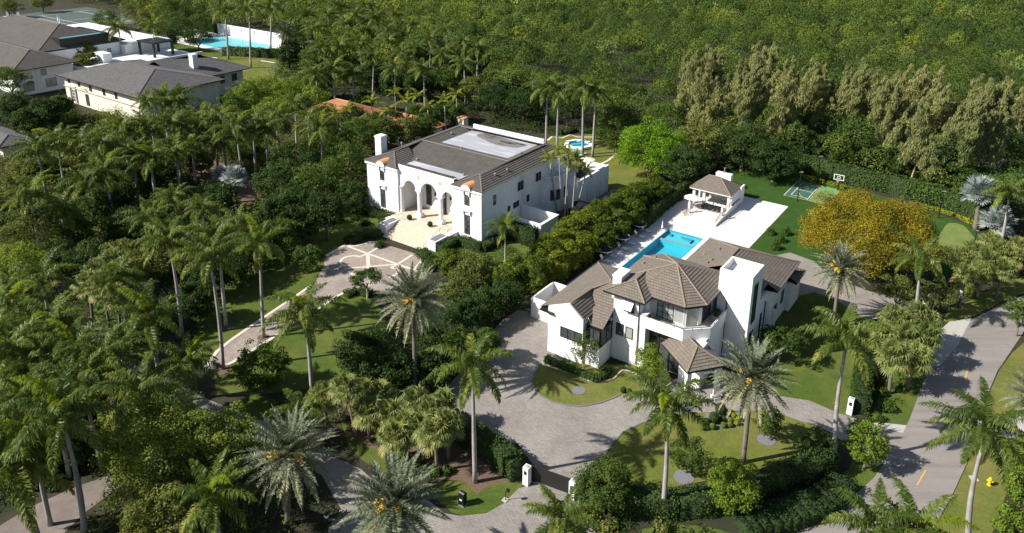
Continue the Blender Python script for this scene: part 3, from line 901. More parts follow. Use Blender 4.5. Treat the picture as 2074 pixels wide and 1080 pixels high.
sheet('gravel_bed', gp([(1428, 838), (1434, 872), (1480, 868), (1503, 866), (1500, 838)]), .075, 'gravel')
for c, r in (((1385, 968), .95), ((1552, 892), .9), ((1172, 792), .75)):
    p = G(*c); sheet('gravel_ring', [(p[0] + r * math.cos(t), p[1] + r * math.sin(t)) for t in np.linspace(0, 6.28, 21)[:-1]], .09, 'gravel')
sheet('side_lawn', gp([(1600, 600), (1650, 590), (1700, 610), (1740, 640), (1790, 655), (1790, 700), (1735, 760), (1725, 850), (1700, 838), (1640, 812), (1570, 800), (1560, 740), (1500, 740), (1500, 650)]), .02, 'lawn_green')
sheet('back_path', gp([(1560, 520), (1600, 512), (1650, 530), (1680, 560), (1760, 590), (1800, 600), (1850, 610), (1840, 640), (1790, 650), (1740, 640), (1700, 612), (1650, 592), (1600, 604), (1590, 560)]), .028, 'paver')
# turf behind, deck, courts
sheet('back_lawn', lotxy([(-31.9, 92), (-31.9, 129.0), (-48.6, 129.0), (-48.6, 100), (-51.2, 100), (-51.2, 134)]) + gp([(1560, 330), (1620, 345), (1700, 372), (1830, 410), (1960, 455), (2010, 500), (1980, 560), (1900, 560), (1760, 520), (1620, 545)]), .01, 'turf')
# deck as four strips round the pool
x0, x1, y0, y1 = POOLR
for k, r_ in enumerate([(-48.6, x0, 82, 129), (x1, -31.9, 82, 129), (x0, x1, y1, 129), (x0, x1, 82, y0)]):
    sheet('pool_deck', lotxy([(r_[0], r_[2]), (r_[1], r_[2]), (r_[1], r_[3]), (r_[0], r_[3])]), .04, 'coral_deck')
e_ = lot_thing('swimming_pool', 'long turquoise rectangular pool on the white deck behind the modern house', 'pool', -42, 98)
mb = MB()
mb.box(x0 - .02, x0 + .1, y0, y1, -.05, .055); mb.box(x1 - .1, x1 + .02, y0, y1, -.05, .055); mb.box(x0 + .1, x1 - .1, y1 - .1, y1 + .02, -.05, .055); mb.box(x0 + .1, x1 - .1, y0, y0 + .1, -.05, .055)
part(mb, 'coping', 'pool_step', e_)
mb = MB()
mb.poly([(x0, y0, -1.3), (x1, y0, -1.3), (x1, 103.9, -1.3), (x0, 103.9, -1.3)])
for q in ([(x0, y0), (x0, y1)], [(x1, y1), (x1, y0)], [(x1, y0), (x0, y0)], [(x0, y1), (x1, y1)]):
    (a, b), (c, d) = q; mb.poly([(a, b, -1.4), (c, d, -1.4), (c, d, .02), (a, b, .02)])
part(mb, 'basin', 'pool_deep', e_)
mb = MB(); mb.box(x0 + .01, x1 - .01, 104.3, y1 - .01, -1.39, -.5)
part(mb, 'shallow_shelf', 'pool_tile', e_)
mb = MB(); mb.box(x0 + .01, x1 - .01, 103.85, 104.29, -1.35, -.2)
part(mb, 'dividing_wall', 'pool_deep', e_)
mb = MB(); mb.box(x0 + .01, x1 - .01, 103.83, 104.31, -.2, -.15)
part(mb, 'wall_cap', 'concrete', e_)
mb = MB()
for k in range(3): mb.box(-42.4 + k * .35, -40.3 + k * .0, 106.9 - k * .35, 107.0 - k * .35 , -.59, -.3 - k * .08); mb.box(-40.3, -40.2, 105.6, 107.0, -.59, -.3)
mb.box(-44.2, -43.7, 106.3, 106.9, -.59, -.25)
part(mb, 'steps', 'pool_step', e_)
mb = MB(); mb.poly([(x0 + .1, y0 + .1, -.09), (x1 - .1, y0 + .1, -.09), (x1 - .1, y1 - .1, -.09), (x0 + .1, y1 - .1, -.09)])
part(mb, 'water', 'water', e_)
# putting green and ball court
sheet('putting_green', gp([(1912, 462), (1925, 452), (1950, 457), (1968, 475), (1985, 500), (1975, 530), (1940, 540), (1905, 530), (1893, 500)], 6), .03, 'putting')
CA, CB = toAB(G(1587.5, 396)), toAB(G(1615.7, 367))
ca0, cb0, cb1 = CA[0], CA[1], CB[1]
ca1 = toAB(G(1701, 386))[0]
sheet('sport_court', lotxy([(ca0, cb0), (ca1, cb0), (ca1, cb1), (ca0, cb1)]), .03, 'court_dark')
kx = ca1 - 3.3; kc = (cb0 + cb1) / 2; kw = (cb1 - cb0)
sheet('court_key', lotxy([(kx, cb0 + .3), (ca1 - .12, cb0 + .3), (ca1 - .12, cb1 - .12), (kx, cb1 - .12)]), .042, 'court_light')
def stripe(p, q, w, z, m, nm='court_line'):
    band(nm, [W(*p)[:2], W(*q)[:2]], w, z, m)
for p, q in (((ca0, cb0), (ca1, cb0)), ((ca1, cb0), (ca1, cb1)), ((ca1, cb1), (ca0, cb1))): stripe(p, q, .13, .054, 'line_yellow')
for p, q in (((ca0, cb0), (ca0, cb1)), ((ca0 + 1, cb0 + 1), (kx - .2, cb0 + 1)), ((ca0 + 1, cb1 - 1), (kx - .2, cb1 - 1)), ((ca0 + 1, kc), (kx - .2, kc)), ((ca0 + 1, cb0 + 1), (ca0 + 1, cb1 - 1)), ((kx - .35, cb0 + .2), (kx - .35, cb1 - .2))):
    stripe(p, q, .1, .05, 'line_white')
stripe((kx, cb0 + .3), (kx, cb1 - .2), .12, .056, 'line_yellow')
band('court_line', [W(ca1 - 1.2 - 4.9 * math.sin(t), kc + (kw / 2 + .2) * math.cos(t))[:2] for t in np.linspace(.12, math.pi - .12, 24)], .13, .058, 'line_yellow')

# arcade mansion grounds: banded paver court and its drive
CT = gp([(660, 521), (701, 496), (722, 500), (745, 493), (757, 491), (775, 495), (795, 500), (838, 513), (856, 527), (850, 545), (836, 550), (860, 552), (850, 570), (790, 590), (745, 588), (705, 590), (676, 604), (655, 620), (600, 650), (545, 690), (470, 735), (430, 752), (415, 748), (440, 712), (470, 688), (540, 640), (600, 600), (640, 570), (655, 540)])
sheet('paver_court', CT, .03, 'paver_court')
Bd = lambda pts, w=.42, z=.045, c=False, s=0: band('pale_band', bez([tuple(G(x, y)[:2]) for x, y in pts], s, c) if s else [tuple(G(x, y)[:2]) for x, y in pts], w, z, 'paver_band', c)
Bd([(703, 499), (744, 514), (805, 536), (855, 553)])
Bd([(776, 496), (744, 515), (731, 520)], z=.048); Bd([(838, 515), (805, 536), (792, 543)], z=.048)
Bd([(745, 515), (746, 535), (747, 556), (745, 580)], .55, .051)
Bd([(697, 545), (745, 541), (803, 536)], .4, .054)
Bd([(731, 521), (715, 519), (699, 522), (690, 530), (693, 537), (702, 540)], .42, .057, s=6)
Bd([(792, 543), (802, 546), (806, 552), (802, 557)], .42, .057, s=6)
Bd([(660, 519), (701, 496)], .5, .06); Bd([(704, 498), (720, 499), (745, 492), (757, 491), (775, 495)], .4, .063, s=5)
Bd([(838, 514), (850, 520), (853, 528), (847, 537), (838, 548)], .4, .063, s=5)
Bd([(705, 551), (718, 558)], .5, .06); Bd([(789, 563), (800, 558)], .5, .06)
Bd([(706, 589), (676, 604), (655, 620), (600, 650), (545, 690), (470, 735), (430, 752)], .45, .066); Bd([(640, 572), (600, 600), (540, 640), (470, 688), (440, 712), (415, 747)], .45, .066)
sheet('mansion_lawn', gp([(413, 748), (438, 711), (468, 687), (538, 639), (598, 599), (640, 569), (657, 538), (660, 521), (702, 494), (720, 470), (640, 478), (560, 505), (470, 545), (410, 600), (395, 660), (400, 710)]), .012, 'lawn_green')
sheet('mansion_lawn', lotxy([(-95, 78), (-81, 78), (-81, 85), (-95, 85)]), .009, 'lawn_green')
sheet('mansion_lawn', lotxy([(-71, 76), (-57, 78), (-57, 92), (-71, 86)]), .009, 'lawn_green')
sheet('mansion_lawn', gp([(706, 592), (676, 606), (655, 622), (600, 652), (545, 692), (470, 737), (432, 754), (440, 800), (520, 800), (600, 790), (680, 780), (760, 770), (790, 720), (780, 640), (760, 610)]), .012, 'lawn_green')
sheet('mansion_lawn', gp([(620, 470), (700, 440), (740, 430), (760, 465), (700, 492), (650, 515), (600, 530)]), .016, 'lawn_green')
sheet('small_lawn', gp([(470, 815), (520, 800), (560, 812), (556, 850), (520, 852)]), .024, 'lawn_green')
sheet('small_lawn', gp([(690, 852), (705, 900), (730, 930), (800, 975), (850, 985), (830, 940), (780, 900), (740, 860)]), .014, 'lawn_green')
sheet('gate_lawn', gp([(860, 985), (900, 975), (1000, 975), (1060, 980), (1045, 1005), (1015, 1030), (980, 1045), (950, 1048), (915, 1038), (870, 1000)]), .012, 'lawn_green')
sheet('hedge_foot_lawn', gp([(1300, 1072), (1360, 1062), (1430, 1066), (1500, 1085), (1480, 1120), (1300, 1120)]), .012, 'lawn_green')
sheet('mulch_bed', gp([(705, 855), (730, 840), (770, 850), (850, 880), (950, 900), (1000, 960), (1040, 975), (990, 985), (965, 1002), (940, 975), (880, 970), (800, 930), (735, 900), (705, 880)]), .02, 'mulch')
for c, r in (((452, 750), 1.0), ((533, 684), .7), ((458, 665), .7), ((370, 680), .8)):
    p = G(*c); sheet('mulch_ring', [(p[0] + r * math.cos(t), p[1] + r * math.sin(t)) for t in np.linspace(0, 6.28, 21)[:-1]], .07, 'mulch')
# side street in the palms, and garden lanes at the far left
sheet('shaded_lane', gp([(280, 770), (330, 760), (400, 800), (470, 830), (560, 860), (640, 915), (700, 935), (730, 950), (770, 985), (850, 1000), (900, 1040), (960, 1050), (900, 1110), (640, 1110), (690, 1030), (650, 960), (590, 910), (480, 880), (380, 850), (320, 820)]), .018, 'asphalt')
sheet('old_drive', gp([(-60, 1110), (0, 1065), (60, 1028), (150, 988), (215, 965), (300, 930), (320, 942), (245, 985), (170, 1040), (100, 1110)]), .02, 'old_drive')
sheet('garden_path', gp([(170, 640), (205, 645), (222, 665), (210, 690), (270, 730), (300, 740), (290, 760), (240, 745), (180, 700), (160, 665)]), .02, 'old_drive')
sheet('garden_path', gp([(380, 330), (430, 325), (500, 345), (540, 400), (520, 430), (470, 425), (440, 380), (400, 370)]), .02, 'mulch')
sheet('left_lawn', gp([(-80, 600), (20, 560), (80, 545), (120, 570), (60, 620), (0, 660), (-80, 690)]), .012, 'lawn')
sheet('left_lawn', gp([(190, 600), (290, 640), (330, 700), (310, 735), (230, 700), (180, 650)]), .014, 'lawn_green')
# far left estates
sheet('estate_lawn', lotxy([(-225, 136), (-192, 138), (-180, 130), (-176, 160), (-205, 166), (-262, 156), (-268, 146), (-235, 134)]), .012, 'lawn')
sheet('estate_lawn', lotxy([(-202, 126), (-170, 112), (-158, 140), (-185, 152), (-207, 148)]), .016, 'lawn')
sheet('estate_deck', lotxy([(-276, 152), (-258, 150.4), (-218, 150.4), (-214, 171), (-276, 171)]), .03, 'coral_deck')
sheet('estate_lawn', lotxy([(-270, 140), (-220, 138), (-220, 150.2), (-270, 150.2)]), .02, 'lawn_green')
sheet('tennis_court', lotxy([(-366, 128), (-306, 128), (-306, 139), (-366, 139)]), .03, 'tennis')
sheet('tennis_court', lotxy([(-366, 142), (-306, 142), (-306, 175), (-366, 175)]), .03, 'tennis')
sheet('court_walk', lotxy([(-366, 139.2), (-300, 139.2), (-300, 141.8), (-366, 141.8)]), .04, 'concrete')
for p, q in (((-355, 146), (-312, 146)), ((-355, 150), (-312, 150)), ((-355, 166), (-312, 166)), ((-355, 146), (-355, 170)), ((-312, 146), (-312, 170)), ((-333, 146), (-333, 168)), ((-350, 131), (-312, 131)), ((-350, 135), (-312, 135))):
    stripe(p, q, .25, .05, 'line_white')
# lawn and spa garden behind the arcade mansion
sheet('spa_lawn', gp([(1090, 312), (1095, 290), (1115, 277), (1150, 275), (1200, 272), (1260, 290), (1340, 340), (1300, 370), (1250, 350), (1200, 345), (1150, 330)]), .012, 'lawn')
sheet('spa_lawn', gp([(1205, 345), (1240, 335), (1290, 360), (1290, 400), (1240, 390), (1215, 370)]), .016, 'lawn')
sheet('motor_court', lotxy([(-60.6, 96), (-54.5, 96), (-54.5, 118), (-60.6, 118)]), .03, 'paver')
Bd([(1100, 292), (1118, 277), (1138, 280), (1155, 273), (1170, 278), (1200, 278)], .5, .03)
Bd([(1212, 335), (1232, 325), (1248, 312)], .5, .03)

# ================================================================ MODERN WHITE HOUSE
def win(root, face, plane, u0, u1, z0, z1, nx=1, nz=1, glass='glass', frame='dark', fw=.07, name='window', sub=None):
    """framed window on a wall: face F looks towards -b, R towards +a, L towards -a"""
    def bx(mb, a0, a1, c0, c1, p0, p1):
        if face == 'F': mb.box(a0, a1, plane - p1, plane - p0, c0, c1)
        elif face == 'R': mb.box(plane + p0, plane + p1, a0, a1, c0, c1)
        else: mb.box(plane - p1, plane - p0, a0, a1, c0, c1)
    g = MB(); bx(g, u0, u1, z0, z1, -.03, .015)
    w = part(g, name, glass, root)
    f = MB()
    bx(f, u0 - fw, u0 + .001, z0 - fw, z1 + fw, -.02, .07); bx(f, u1 - .001, u1 + fw, z0 - fw, z1 + fw, -.02, .07)
    bx(f, u0, u1, z1 - .001, z1 + fw, -.02, .068); bx(f, u0, u1, z0 - fw, z0 + .001, -.02, .068)
    for k in range(1, nx): c = u0 + (u1 - u0) * k / nx; bx(f, c - fw * .4, c + fw * .4, z0, z1, .0, .055)
    for k in range(1, nz): c = z0 + (z1 - z0) * k / nz; bx(f, u0, u1, c - fw * .35, c + fw * .35, .0, .05)
    part(f, 'frame', frame, root, sub=w)
    return w
Hs = lot_thing('modern_house', 'white two-storey modern house with taupe tiled roofs, square tower and corner balcony beside the pool', 'house', -30, 80)
w = MB()
w.box(-42.0, -37.3, 67.0, 80.2, 0, 5.42)                                        # left wing
w.box(-37.3, -35.3, 67.35, 70.6, 0, 2.55)                                       # low wall under the corner glazing
w.prism([(-37.3, 70.0), (-35.3, 70.0), (-35.3, 80.2), (-37.3, 80.2)], 0, 5.2)
# gable front
for y_ in (66.98,):
    w.poly([(-42.0, y_, 5.42), (-37.3, y_, 5.42), (-37.3, y_, 5.75), (-39.2, y_, 7.28), (-42.0, y_, 6.05)])
    w.poly([(-42.0, y_ + .25, 6.05), (-39.2, y_ + .25, 7.28), (-37.3, y_ + .25, 5.75), (-37.3, y_ + .25, 5.42), (-42.0, y_ + .25, 5.42)])
    w.poly([(-42.0, y_, 6.05), (-39.2, y_, 7.28), (-39.2, y_ + .25, 7.28), (-42.0, y_ + .25, 6.05)]); w.poly([(-39.2, y_, 7.28), (-37.3, y_, 5.75), (-37.3, y_ + .25, 5.75), (-39.2, y_ + .25, 7.28)])
    w.poly([(-42.0, y_, 5.42), (-42.0, y_, 6.05), (-42.0, y_ + .25, 6.05), (-42.0, y_ + .25, 5.42)])
w.box(-35.3, -32.0, 70.4, 80, 0, 8.5)                                           # main front
w.box(-36.0, -35.3, 72.6, 80, 5, 8.5)
w.box(-32.0, -31.2, 70.4, 71.6, 0, 6.9)
w.box(-32.0, -31.5, 71.6, 74, 0, 8.5)
w.box(-31.5, -24.6, 71.75, 84, 0, 5.5)                                          # ground floor behind the loggia
w.prism([(-31.5, 72.75), (-27.6, 72.75), (-26.25, 74.1), (-26.25, 79.0), (-26.25, 81.8), (-34.4, 81.8), (-35.8, 80), (-35.8, 74)], 5.5, 8.5)  # upper room
w.box(-26.9, -24.4, 70.38, 71.75, 0, 5.35)                                      # corner pier under balcony
w.box(-25.75, -21.95, 77.55, 81.4, 0, 10.7)                                     # tower
for q in ((-25.75, -21.95, 77.55, 77.8), (-25.75, -21.95, 81.15, 81.4), (-25.75, -25.5, 77.8, 81.15), (-22.2, -21.95, 77.8, 81.15)): w.box(*q, 10.7, 11.5)
w.box(-32.6, -22.0, 81.4, 93.2, 0, 6.8)                                         # rear wing
w.box(-32.6, -21.4, 93.2, 97.6, 0, 3.9)
w.box(-22.0, -21.3, 84.0, 84.35, 0, 5.6); w.box(-22.0, -21.35, 86.6, 86.8, 0, 3.4)
part(w, 'wall', 'white', Hs)
# balcony
bl = MB()
bp = [(-31.9, 70.36), (-26.75, 70.36), (-24.45, 72.5), (-24.45, 78.1)]
bi = [(-31.9, 70.56), (-26.83, 70.56), (-24.65, 72.6), (-24.65, 78.1)]
bl.prism([bp[0], bp[1], bi[1], bi[0]], 5.36, 6.72); bl.prism([bp[1], bp[2], bi[2], bi[1]], 5.36, 6.72); bl.prism([bp[2], bp[3], bi[3], bi[2]], 5.2, 6.72)
bl.prism([bi[0], bi[1], bi[2], bi[3], (-26.0, 78.1), (-26.0, 72), (-31.9, 72)], 5.37, 5.66)
part(bl, 'balcony', 'white', Hs)
fl = MB(); fl.prism([(-31.2, 70.6), (-26.85, 70.6), (-24.7, 72.65), (-24.7, 77.5), (-26.2, 77.5), (-26.2, 74.1), (-27.6, 72.7), (-31.2, 72.7)], 5.67, 5.70); part(fl, 'balcony_floor', 'concrete', Hs)
rl = MB()
for i in range(3):
    a, b = bp[i], bp[i + 1]; L = math.dist(a, b); n = int(L / 1.2) + 1
    rl.tube([(a[0], a[1], 6.92), (b[0], b[1], 6.92)], .035, 5)
    for k in range(n + 1):
        p = (a[0] + (b[0] - a[0]) * k / n, a[1] + (b[1] - a[1]) * k / n); rl.tube([(p[0], p[1], 6.68), (p[0], p[1], 6.92)], .025, 4)
part(rl, 'railing', 'dark', Hs)
# windows and doors
win(Hs, 'F', 67.0, -40.2, -37.5, 2.75, 3.95, 3, 1)
win(Hs, 'R', -35.3, 67.75, 70.2, 2.75, 4.75, 2, 1)
g = MB(); g.box(-37.1, -35.5, 67.6, 67.66, 2.6, 4.7); gw = part(g, 'window', 'glass', Hs)
f = MB()
for a in (-37.15, -36.3, -35.45): f.box(a - .04, a + .04, 67.55, 67.7, 2.55, 4.75)
f.box(-37.11, -35.49, 67.56, 67.69, 4.68, 4.76); part(f, 'frame', 'dark', Hs, sub=gw)
win(Hs, 'F', 70.4, -34.75, -33.95, 3.35, 4.75); win(Hs, 'F', 70.4, -33.55, -32.75, 3.35, 4.65, glass='glass_pale')
lg = MB(); lg.box(-31.4, -27.3, 71.69, 71.8, .1, 5.3); l = part(lg, 'window_wall', 'glass', Hs)
f = MB()
for a in (-31.4, -30.0, -28.7, -27.3): f.box(a - .07, a + .07, 71.6, 71.74, .1, 5.3)
f.box(-31.33, -27.37, 71.58, 71.72, 3.5, 3.85); f.box(-31.33, -27.37, 71.6, 71.71, 5.18, 5.3); part(f, 'frame', 'dark', Hs, sub=l)
win(Hs, 'F', 72.75, -30.9, -29.0, 5.9, 8.0, 3, 3, 'glass_pale'); win(Hs, 'F', 72.75, -28.8, -27.75, 5.9, 8.05, 1, 1, 'glass_pale', 'trim', .05)
g = MB(); u_ = Vector((1.35, 1.35)).normalized(); a0 = Vector((-27.45, 72.72)); a1 = Vector((-26.42, 73.75)); n_ = Vector((.7071, -.7071))
q0, q1 = a0 + n_ * .06, a1 + n_ * .06
g.prism([tuple(a0), tuple(q0), tuple(q1), tuple(a1)], 5.85, 8.1); g2 = part(g, 'window', 'glass_pale', Hs)
f = MB()
for p in (a0, a1): f.prism([tuple(p - u_ * .05), tuple(p - u_ * .05 + n_ * .1), tuple(p + u_ * .05 + n_ * .1), tuple(p + u_ * .05)], 5.8, 8.15)
part(f, 'frame', 'trim', Hs, sub=g2)
win(Hs, 'R', -26.25, 74.5, 76.9, 5.85, 8.0, 4, 1)
win(Hs, 'R', -21.95, 78.5, 79.7, 5.2, 10.0, 1, 1, 'glass_green'); win(Hs, 'R', -21.95, 78.4, 79.6, .6, 3.9, 1, 1)
win(Hs, 'R', -22.0, 82.3, 82.7, 1.2, 4.6); win(Hs, 'R', -22.0, 88.0, 89.1, .2, 2.9); win(Hs, 'R', -22.0, 91.0, 91.9, 2.0, 3.7); win(Hs, 'R', -22.0, 90.2, 91.2, 5.0, 6.2)
aw = MB()
for a in (-34.1,): 
    aw.poly([(a - .1, 70.33, 8.2), (a + 1.4, 70.33, 8.2), (a + 1.4, 69.5, 7.35), (a - .1, 69.5, 7.35)])
    aw.poly([(a - .1, 69.5, 7.3), (a + 1.4, 69.5, 7.3), (a + 1.4, 70.33, 8.14), (a - .1, 70.33, 8.14)])
part(aw, 'awning', 'white_fabric', Hs)
win(Hs, 'F', 70.4, -33.95, -32.75, 6.7, 8.0)
# pipes
for pts in ([(-32.05, 70.3, 8.3), (-32.05, 70.28, .3)], [(-37.2, 67.25, 5.3), (-37.0, 67.28, 4.9), (-37.05, 67.28, 2.6), (-37.05, 67.28, 1.6)],
            [(-25.4, 78.0, 8.4), (-25.0, 77.5, 8.1), (-24.6, 77.42, 7.6), (-24.6, 77.42, .2)], [(-21.9, 83.6, 5.8), (-21.9, 83.6, .2)], [(-21.9, 94, 6.3), (-21.9, 94.0, .2)]):
    mb = MB(); mb.tube(pts, .06, 6); part(mb, 'downpipe', 'dark', Hs)
# roofs
rf, cp, so = MB(), Caps(), MB()
T = (-37.1, 73.2, 8.08)
slope(rf, [(-43.2, 81, 5.5), (-43.2, 67.25, 5.5), (-39.2, 67.25, 7.2), (-38.8, 71.4, 7.37), T])
slope(rf, [(-36, 81, 5.5), (-43.2, 81, 5.5), T, (-36, 73.6, 7.9)])
slope(rf, [(-37.25, 67.25, 5.72), (-37.2, 70.3, 5.72), (-38.8, 71.4, 7.3), (-39.2, 67.25, 7.2)])
slope(rf, [(-37.5, 67.75, 5.0), (-35.15, 67.75, 5.0), (-35.15, 70.4, 6.57), (-36.0, 72.6, 7.87), T, (-38.8, 71.4, 7.2), (-37.5, 70.0, 6.33)])
for p, q in (((-39.2, 67.3, 7.2), (-38.8, 71.4, 7.35)), (T, (-38.8, 71.4, 7.35)), (T, (-43.2, 81, 5.5))): capline(cp, p, q)
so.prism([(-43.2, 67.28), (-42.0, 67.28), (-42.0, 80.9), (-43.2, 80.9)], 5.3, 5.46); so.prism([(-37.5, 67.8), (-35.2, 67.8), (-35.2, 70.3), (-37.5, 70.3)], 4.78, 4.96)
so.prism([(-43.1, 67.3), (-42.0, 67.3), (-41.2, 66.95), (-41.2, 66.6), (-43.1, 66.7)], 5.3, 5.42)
# upper front hip beside the chimney
P1, P2 = (-33.5, 72.1, 9.95), (-33.5, 76.3, 9.95)
slope(rf, [(-36.4, 69.75, 8.7), (-31.2, 69.75, 8.7), P1]); slope(rf, [(-31.2, 69.75, 8.7), (-31.2, 76.3, 8.7), P2, P1]); slope(rf, [(-36.4, 76.3, 8.7), (-36.4, 69.75, 8.7), P1, P2])
for p, q in ((P1, (-31.2, 69.75, 8.7)), (P1, (-36.4, 69.75, 8.7)), (P1, P2)): capline(cp, p, q)
A = (-30.3, 76.0, 11.35); c0, c1, c2, c3 = (-31.25, 71.65, 8.7), (-27.2, 71.65, 8.7), (-25.45, 73.6, 8.7), (-25.45, 82.2, 8.7)
B0, B1, B2 = (-34.7, 82.4, 8.7), (-36.5, 80.4, 8.7), (-36.5, 73.2, 8.7)
c00 = (-33.6, 71.65, 8.7)
slope(rf, [c00, c1, A]); slope(rf, [c1, c2, A]); slope(rf, [c2, c3, A]); slope(rf, [B0, B1, A]); slope(rf, [B1, B2, A]); slope(rf, [c3, B0, A]); slope(rf, [B2, c00, A])
for q in (c1, c2, B0, B1, B2): capline(cp, q, A, .12)
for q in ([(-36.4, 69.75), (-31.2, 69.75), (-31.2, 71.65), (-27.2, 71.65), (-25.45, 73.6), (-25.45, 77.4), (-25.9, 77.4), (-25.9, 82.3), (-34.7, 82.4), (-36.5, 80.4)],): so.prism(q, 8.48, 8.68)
# rear hip roof
R0 = (-26.9, 87.3, 9.75); R1 = (-26.9, 81.8, 9.75)
slope(rf, [(-20.85, 84.5, 7), (-20.85, 93.9, 7), R0, (-26.9, 81.5, 9.75), (-22.1, 81.5, 7.55), (-22.1, 84.5, 7.57)]); slope(rf, [(-20.85, 93.9, 7), (-33, 93.9, 7), R0]); slope(rf, [(-33, 93.9, 7), (-33, 81.5, 7), R1, R0])
for p, q in ((R0, (-20.85, 93.9, 7)), (R0, (-33, 93.9, 7)), (R0, R1)): capline(cp, p, q)
slope(rf, [(-33.0, 84.0, 7.05), (-31.3, 82.3, 7.8), (-28.3, 85.2, 9.17), (-29.7, 88.6, 8.55)], .36)
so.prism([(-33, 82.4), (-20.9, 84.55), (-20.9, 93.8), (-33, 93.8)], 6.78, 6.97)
slope(rf, [(-20.9, 98.3, 3.95), (-33, 98.3, 3.95), (-33, 93.2, 5.6), (-22.2, 93.2, 5.6)]); slope(rf, [(-20.9, 93.8, 4.0), (-20.9, 98.3, 3.95), (-22.2, 97.0, 4.6), (-22.2, 93.8, 4.6)])
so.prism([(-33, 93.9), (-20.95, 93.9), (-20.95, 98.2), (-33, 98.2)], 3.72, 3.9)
# rotated entrance roof
u = Vector((.79, -.613)); v = Vector((.613, .79)); P_1 = Vector((-24.5, 66.6))
C1 = P_1; C2 = P_1 + v * 4.7; C0 = P_1 - u * 5.7; C3 = C2 - u * 5.7
J = (C1 + C2) / 2 - u * 2.2; K = J - u * 3.4
z3 = lambda p, z: (p.x, p.y, z)
slope(rf, [z3(C1, 4.4), z3(C2, 4.4), z3(J, 5.75)]); slope(rf, [z3(C0, 4.4), z3(C1, 4.4), z3(J, 5.75), z3(K, 5.75)]); slope(rf, [z3(C2, 4.4), z3(C3, 4.4), z3(K, 5.75), z3(J, 5.75)])
for p, q in ((z3(J, 5.75), z3(C1, 4.4)), (z3(J, 5.75), z3(C2, 4.4)), (z3(J, 5.75), z3(K, 5.75))): capline(cp, p, q)
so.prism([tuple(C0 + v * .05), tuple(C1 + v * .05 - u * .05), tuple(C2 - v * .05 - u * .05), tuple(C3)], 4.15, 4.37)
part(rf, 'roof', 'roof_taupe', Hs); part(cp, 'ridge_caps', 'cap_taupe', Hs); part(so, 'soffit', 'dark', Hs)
for off in (.5, 4.1):
    p = C1 + v * off - u * .5; pl = MB(); pl.obox(p.x, p.y, 0, 4.15, .5, .5, math.atan2(u.y, u.x)); pl.obox(p.x, p.y, 0, .35, .8, .8, math.atan2(u.y, u.x)); part(pl, 'pillar', 'white', Hs)
ch = MB(); ch.box(-36.1, -35.0, 71.4, 73.6, 7.0, 10.05); ch.box(-36.16, -34.94, 71.34, 73.66, 9.9, 10.12); part(ch, 'chimney', 'white', Hs)
for a, b, z in ((-31.0, 86.5, 7.9), (-29.2, 84.2, 8.7), (-29.4, 83.3, 8.65), (-30.6, 91.0, 7.9), (-34.3, 78.8, 9.7), (-35.2, 77.4, 9.2)):
    mb = MB(); mb.box(a - .17, a + .17, b - .17, b + .17, z - .4, z + .32); part(mb, 'roof_vent', 'cap_taupe', Hs)
# planter pots on the balcony
for a, b in ((-31.0, 71.2), (-25.4, 77.0), (-25.2, 76.0)):
    e = lot_thing('planter_pot', {71.2: 'gray box planter at the left end of the balcony', 77.0: 'gray box planter in the balcony corner by the tower', 76.0: 'gray box planter second from the tower on the balcony'}[b], 'planter', a, b)
    mb = MB(); mb.box(a - .35, a + .35, b - .25, b + .25, 5.71, 6.35); part(mb, 'pot', 'gray_metal', e)
    q = np.random.RandomState(3); P_ = np.column_stack([q.uniform(a - .35, a + .35, 60), q.uniform(b - .25, b + .25, 60), q.uniform(6.3, 6.65, 60)]) - np.array([a, b, 0])
    quads_obj('plants', cards(P_, q.normal(size=(60, 3)), .2), 'bush', e, loc=None)
# service yard with condensers
Y = lot_thing('yard_wall', 'white walled service yard at the left end of the modern house', 'wall', -46, 74.5)
mb = MB(); mb.box(-47.9, -43.0, 72.2, 72.45, 0, 2.8); mb.box(-47.9, -47.65, 72.45, 77.2, 0, 2.8); mb.box(-47.9, -43.0, 77.2, 77.45, 0, 2.8); part(mb, 'wall', 'white', Y)
for k, (a, b) in enumerate(((-46.6, 74.0), (-46.4, 75.6), (-45.0, 75.2))):
    e = lot_thing('condenser', 'gray air condenser in the white service yard, %s' % ['nearest the front wall', 'in the back left corner', 'rightmost, under the eave'][k], 'air conditioner', a, b, 'condensers in the service yard')
    mb = MB(); mb.lathe(a, b, [(.45, 0), (.45, .95), (.4, 1.0)], 12); part(mb, 'casing', 'gray_metal', e)
    mb = MB(); mb.lathe(a, b, [(.3, 1.0), (.3, 1.04)], 12); part(mb, 'fan_grille', 'dark', e)

# ================================================================ POOL PAVILION
Pv = lot_thing('pool_pavilion', 'small white open pavilion with hipped tile roof at the far end of the pool deck', 'pavilion', -43, 123)
mb = MB(); mb.box(-39.5, -39.25, 120.6, 126.2, 0, 3.0); mb.box(-46.3, -39.5, 126.0, 126.25, 0, 3.0)
mb.box(-46.3, -46.05, 123.6, 126.0, 0, 3.0)
